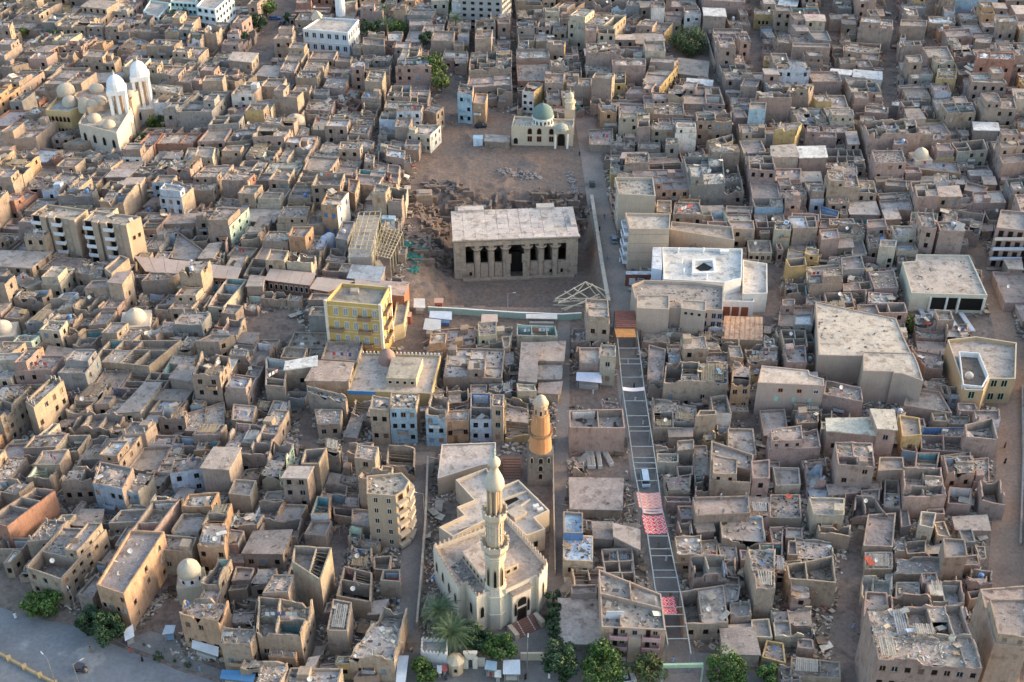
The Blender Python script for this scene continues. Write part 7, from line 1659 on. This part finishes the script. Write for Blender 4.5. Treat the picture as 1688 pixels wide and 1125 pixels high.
# ---------------------------------------------------------------- vehicles
def car(lab, px, py, rot, col, L=4.4, Wd=1.8, H=1.5, name='parked_car', cat='car', van=False, z=0):
    b = U(px, py, z); T = thing(name, lab, cat, b); M = Matrix.Translation(b) @ Matrix.Rotation(rot, 4, 'Z')
    def add(nm, prof, w0, w1, col, mat='paint_metal', par=T):
        m = MB(); n = len(prof)
        for s in (-1, 1): m.face([M @ Vector((x, s*(w1 if i in top else w0), zz)) for i, (x, zz) in (enumerate(prof) if s == -1 else reversed(list(enumerate(prof))))], col, mat)
        for i in range(n):
            (x0,z0_),(x1,z1_) = prof[i], prof[(i+1)%n]; wa, wb = (w1 if i in top else w0), (w1 if (i+1)%n in top else w0)
            m.face([M @ Vector((x0,-wa,z0_)), M @ Vector((x0,wa,z0_)), M @ Vector((x1,wb,z1_)), M @ Vector((x1,-wb,z1_))], col, mat)
        return m.obj(nm, par)
    top = ()
    h1 = H*(.55 if not van else .5)
    bd = add('body', [(-L/2,.35),(L/2,.35),(L/2,h1*.9),(L/2-.1,h1),(-L/2+.1,h1),(-L/2,h1*.9)], Wd/2, Wd/2, col)
    top = (2, 3)
    c0 = [(-L*.42,h1+.004),(L*(.44 if van else .26),h1+.004),(L*(.40 if van else .12),H-.08),(-L*(.40 if van else .32),H-.08)]
    add('windows', c0, Wd/2-.08, Wd/2-.2, (.03,.04,.05))
    m = MB(); xa, xb = c0[3][0], c0[2][0]; w = Wd/2-.18; m.box8([M @ Vector(p) for p in ((xa,-w,H-.08),(xb,-w,H-.08),(xb,w,H-.08),(xa,w,H-.08))], [M @ Vector(p) for p in ((xa,-w,H),(xb,-w,H),(xb,w,H),(xa,w,H))], col, 'paint_metal', True); m.obj('roof', T)
    for x in (-L*.31, L*.31):
        for s in (-1, 1):
            m = MB(); m.lathe((0,0,0), [(.01,-.11),(.33,-.11),(.33,.11),(.01,.11)], 10, (.02,.02,.02), 'paint_metal'); MM = M @ Matrix.Translation((x, s*(Wd/2-.1), .33)) @ Matrix.Rotation(math.pi/2, 4, 'X'); m.v = [MM @ v for v in m.v]; m.obj('wheel', T)
    for s in (-1, 1): m = MB(); m.box(M @ Vector((L/2+.0, s*Wd*.36, h1*.65)), .1, .3, .18, (.8,.8,.75), 'paint_metal', rot); m.obj('headlight', T)
    return T
car('white and blue minibus driving down the street under the pergola', 1063, 793, math.pi/2+.03, (.50,.62,.72), 5.4, 1.9, 2.2, 'minibus', 'minibus', True)
car('grey-blue car parked against the houses right of the temple lane', 1012, 397, math.pi/2, (.22,.27,.30)); car('blue pickup in the wide grey street at the top', 453, 32, .2, (.08,.16,.42), 5); car('dark small car lower in the wide grey street', 466, 40, 1.4, (.06,.08,.14), 4)
car('dark car parked by the pale blue house at the dusty square', 793, 210, .1, (.03,.03,.035)); car('white car half hidden under trees at the bottom edge', 1030, 1122, .1, (.6,.6,.6)); car('dark car passing on the temple lane', 976, 306, math.pi/2, (.06,.06,.06), 3.6)
b = U(134, 1106); T = thing('motor_rickshaw', 'small dark three-wheeled taxi turning on the asphalt road', 'rickshaw', b); Mx = Matrix.Translation(b) @ Matrix.Rotation(-.35, 4, 'Z')
for nm, cc, s, col in (('body',(0,0,.35),(2.3,1.3,.7),(.05,.05,.06)),('roof',(-.15,0,1.6),(1.8,1.35,.12),(.07,.07,.08)),('seat',(-.4,0,1.05),(.6,1.1,.4),(.35,.12,.08)),('nose',(1.25,0,.3),(.5,.5,.8),(.35,.25,.18))):
    m = MB(); m.box((0,0,0), *s, col, 'paint_metal'); m.v = [Mx @ (Vector(cc)+v) for v in m.v]; m.obj(nm, T)
for x, y in ((-.7,-.6),(-.7,.6),(1.3,0)):
    m = MB(); m.lathe((0,0,0), [(.01,-.08),(.28,-.08),(.28,.08),(.01,.08)], 10, (.02,.02,.02)); MM = Mx @ Matrix.Translation((x,y,.28)) @ Matrix.Rotation(math.pi/2,4,'X'); m.v = [MM @ v for v in m.v]; m.obj('wheel', T)
for x, y in ((.7,-.55),(.7,.55),(-1,-.55),(-1,.55)): m = MB(); m.beam(Mx @ Vector((x,y,1.0)), Mx @ Vector((x*.9,y,1.6)), .06, .06, (.1,.1,.1), 'paint_metal'); m.obj('roof_post', T)
# ---------------------------------------------------------------- people
def make_person(col, skin=(.25,.14,.09), robe=True):
    J = {'pelvis':(0,0,.95),'chest':(0,0,1.32),'neck':(0,0,1.5),'head':(0,-.02,1.66),'ls':(.19,0,1.42),'rs':(-.19,0,1.42),'le':(.27,.03,1.15),'re':(-.27,-.06,1.15),'lh':(.28,-.08,.90),'rh':(-.26,-.22,.95),'lk':(.11,-.10,.5),'rk':(-.11,.04,.5),'lf':(.12,.02,.08),'rf':(-.11,.18,.08),'lt':(.12,-.15,.04),'rt':(-.11,.02,.04)}
    E = [('pelvis','chest'),('chest','neck'),('neck','head'),('chest','ls'),('chest','rs'),('ls','le'),('rs','re'),('le','lh'),('re','rh'),('pelvis','lk'),('pelvis','rk'),('lk','lf'),('rk','rf'),('lf','lt'),('rf','rt')]
    rad = dict(pelvis=.14,chest=.15,neck=.06,head=.105,ls=.07,rs=.07,le=.05,re=.05,lh=.04,rh=.04,lk=.07,rk=.07,lf=.05,rf=.05,lt=.045,rt=.045); N = list(J)
    me = bpy.data.meshes.new('person_body'); me.from_pydata([J[k] for k in N], [(N.index(a), N.index(b)) for a, b in E], [])
    o = bpy.data.objects.new('tmp', me); COL.objects.link(o); o.modifiers.new('s', 'SKIN'); sv = me.skin_vertices[0].data
    for i, k in enumerate(N): sv[i].radius = (rad[k], rad[k]); sv[i].use_root = (k == 'pelvis')
    sb = o.modifiers.new('u', 'SUBSURF'); sb.levels = 1; sb.render_levels = 1
    dg = bpy.context.evaluated_depsgraph_get(); me2 = bpy.data.meshes.new_from_object(o.evaluated_get(dg)); me2.name = 'person_body'; bpy.data.objects.remove(o)
    me2.materials.clear(); me2.materials.append(MATS['window_paint']); return me2
PB = make_person(None)
def person(lab, px, py, col, rot=0, robe=True, hair=(.02,.015,.01), z=0):
    b = U(px, py, z); b.z = gz(b.x, b.y)+.02; o = bpy.data.objects.new('person', PB); COL.objects.link(o); o.location = b; o.rotation_euler.z = rot; o['_org'] = (0,0,0); o.color = (.25,.14,.09,1)
    o['label'] = lab; o['category'] = 'person'; o['group'] = 'people walking about'
    m = MB(); m.lathe((0,0,0), [(.30,.12),(.26,.5),(.21,.95),(.24,1.3),(.20,1.44),(.09,1.5)] if robe else [(.2,.75),(.19,.95),(.24,1.3),(.20,1.44),(.09,1.5)], 12, col, 'cloth', sy=.8); r_ = m.obj('robe' if robe else 'shirt', None); r_.parent = o
    for s in (-1, 1): m = MB(); m.beam((.2*s,0,1.42), (.28*s,-.02 if s > 0 else -.1,1.08), .13, .13, col, 'cloth'); c = m.obj('sleeve', None); c.parent = o
    m = MB(); m.dome((0,-.01,1.66), .125, .13, 10, 4, hair, 'cloth'); c = m.obj('hair', None); c.parent = o
for lab, x, y, c, r_, rb in (('person in a long white robe standing in the road near the left tree',26,1019,(.65,.65,.66),.5,True),('person in a red shirt stepping onto the road by the pavement',216,1077,(.55,.05,.05),1.2,False),('person in a black robe walking on the road side',235,1090,(.015,.015,.018),2.0,True),('person in dark clothes near the shop awning by the joined trees',206,1065,(.05,.05,.12),0,False),('person in blue standing in the street mouth under the last beams',1109,1092,(.25,.35,.55),.2,True),('person in white halfway down the pergola street',1098,925,(.6,.62,.66),3.0,True),('person in white higher up the pergola street',1047,662,(.66,.66,.7),2.8,True),
    ('person in pale blue on the market square',977,650,(.35,.42,.5),1,True),('person in black in the alley above the market square',941,590,(.02,.02,.02),.4,True),('person in black on the lane beside the retaining wall',988,381,(.03,.03,.03),.2,True),('person walking on the upper temple lane',996,361,(.12,.11,.1),.1,False),('person crossing the lane beside the wall',1001,427,(.2,.25,.25),1.4,True),('person by the houses at the lane end',1022,432,(.7,.7,.7),2,True),('person in black at the bottom edge near the lamp',866,1120,(.02,.02,.02),.5,True),('person in red beside the cream snack cart',809,1118,(.5,.04,.05),.2,False),('person in black walking on the brown right road',1656,764,(.015,.015,.015),.3,True),('person in dark brown farther up the brown right road',1656,738,(.12,.07,.04),1.4,True),('person on the road right of the mosque behind the sand',955,257,(.05,.05,.05),.3,True),
    ('person in blue in the black alley at lower right',1406,1035,(.3,.38,.6),.5,True),('person in a dark blue robe beside the octagonal kiosk',735,1121,(.03,.04,.07),.6,True)):
    person(lab, x, y, c, r_, rb)
r5 = random.Random(9)
for k, (x, y, w) in enumerate(((640,1118,'on the pavement left of the near garden wall'),(655,1100,'by the street corner left of the palms'),(905,1118,'under the dark bushy tree'),(960,1120,'between the two biggest bottom trees'),(1060,700,'under the pergola beams near the junk-filled compound'),(1035,600,'under the upper pergola beams'),(1045,640,'beside the white pergola panel'),(1105,985,'beside the lowest red cloth'),(1085,905,'below the middle red cloth'),(975,690,'at the lower edge of the market square'),(1000,665,'in the middle of the market square'),(780,180,'on the dusty square below the pale blue house'),(745,205,'in the dusty lane mouth'),(470,52,'in the wide grey street at the top'),(705,545,'in the lane between yellow block and stalls'),(1620,520,'on the road right of the veranda school'),(330,1106,'on the pavement near the blue awning'),(150,1075,'walking along the road below the joined trees'))):
    c_, n_ = r5.choice([((.6,.6,.6),'a pale robe'),((.03,.03,.035),'a black robe'),((.2,.26,.34),'a blue-grey robe'),((.25,.18,.12),'a brown robe')]); person('person in '+n_+' '+w, x, y, c_, r5.uniform(0,6))
def lamp(lab, px, py, h=8, rot=0):
    b = U(px, py); T = thing('street_lamp', lab, 'street lamp', b, 'street lamps'); m = MB(); m.lathe(b, [(.12,0),(.09,h*.5),(.06,h)], 8, (.22,.22,.22), 'paint_metal'); m.obj('pole', T); d = Vector((math.cos(rot), math.sin(rot), .15))
    m = MB(); m.beam(b+Vector((0,0,h)), b+Vector((0,0,h))+d*1.5, .08, .08, (.22,.22,.22), 'paint_metal'); m.obj('arm', T); m = MB(); m.beam(b+Vector((0,0,h))+d*1.4, b+Vector((0,0,h))+d*2.3, .2, .12, (.5,.5,.5), 'paint_metal'); m.obj('lamp_head', T)
lamp('grey street lamp leaning over the road left of the rickshaw',92,1130,8,2.4); lamp('street lamp with pale double head right of the corner',130,1128,6,.6); lamp('lamp post in the gap beside the corner house by the joined trees',130,1022,8,2.2); lamp('lamp post on the garden wall along the wide near street',700,862,9,3.0); lamp('lamp by the pit fence at its centre',837,518,7,0); lamp('lamp post standing at the garden front at the bottom edge',869,1110,9,1.5); lamp('lone lamp in the alley of broken rooms left of centre',331,745,7,2.5)
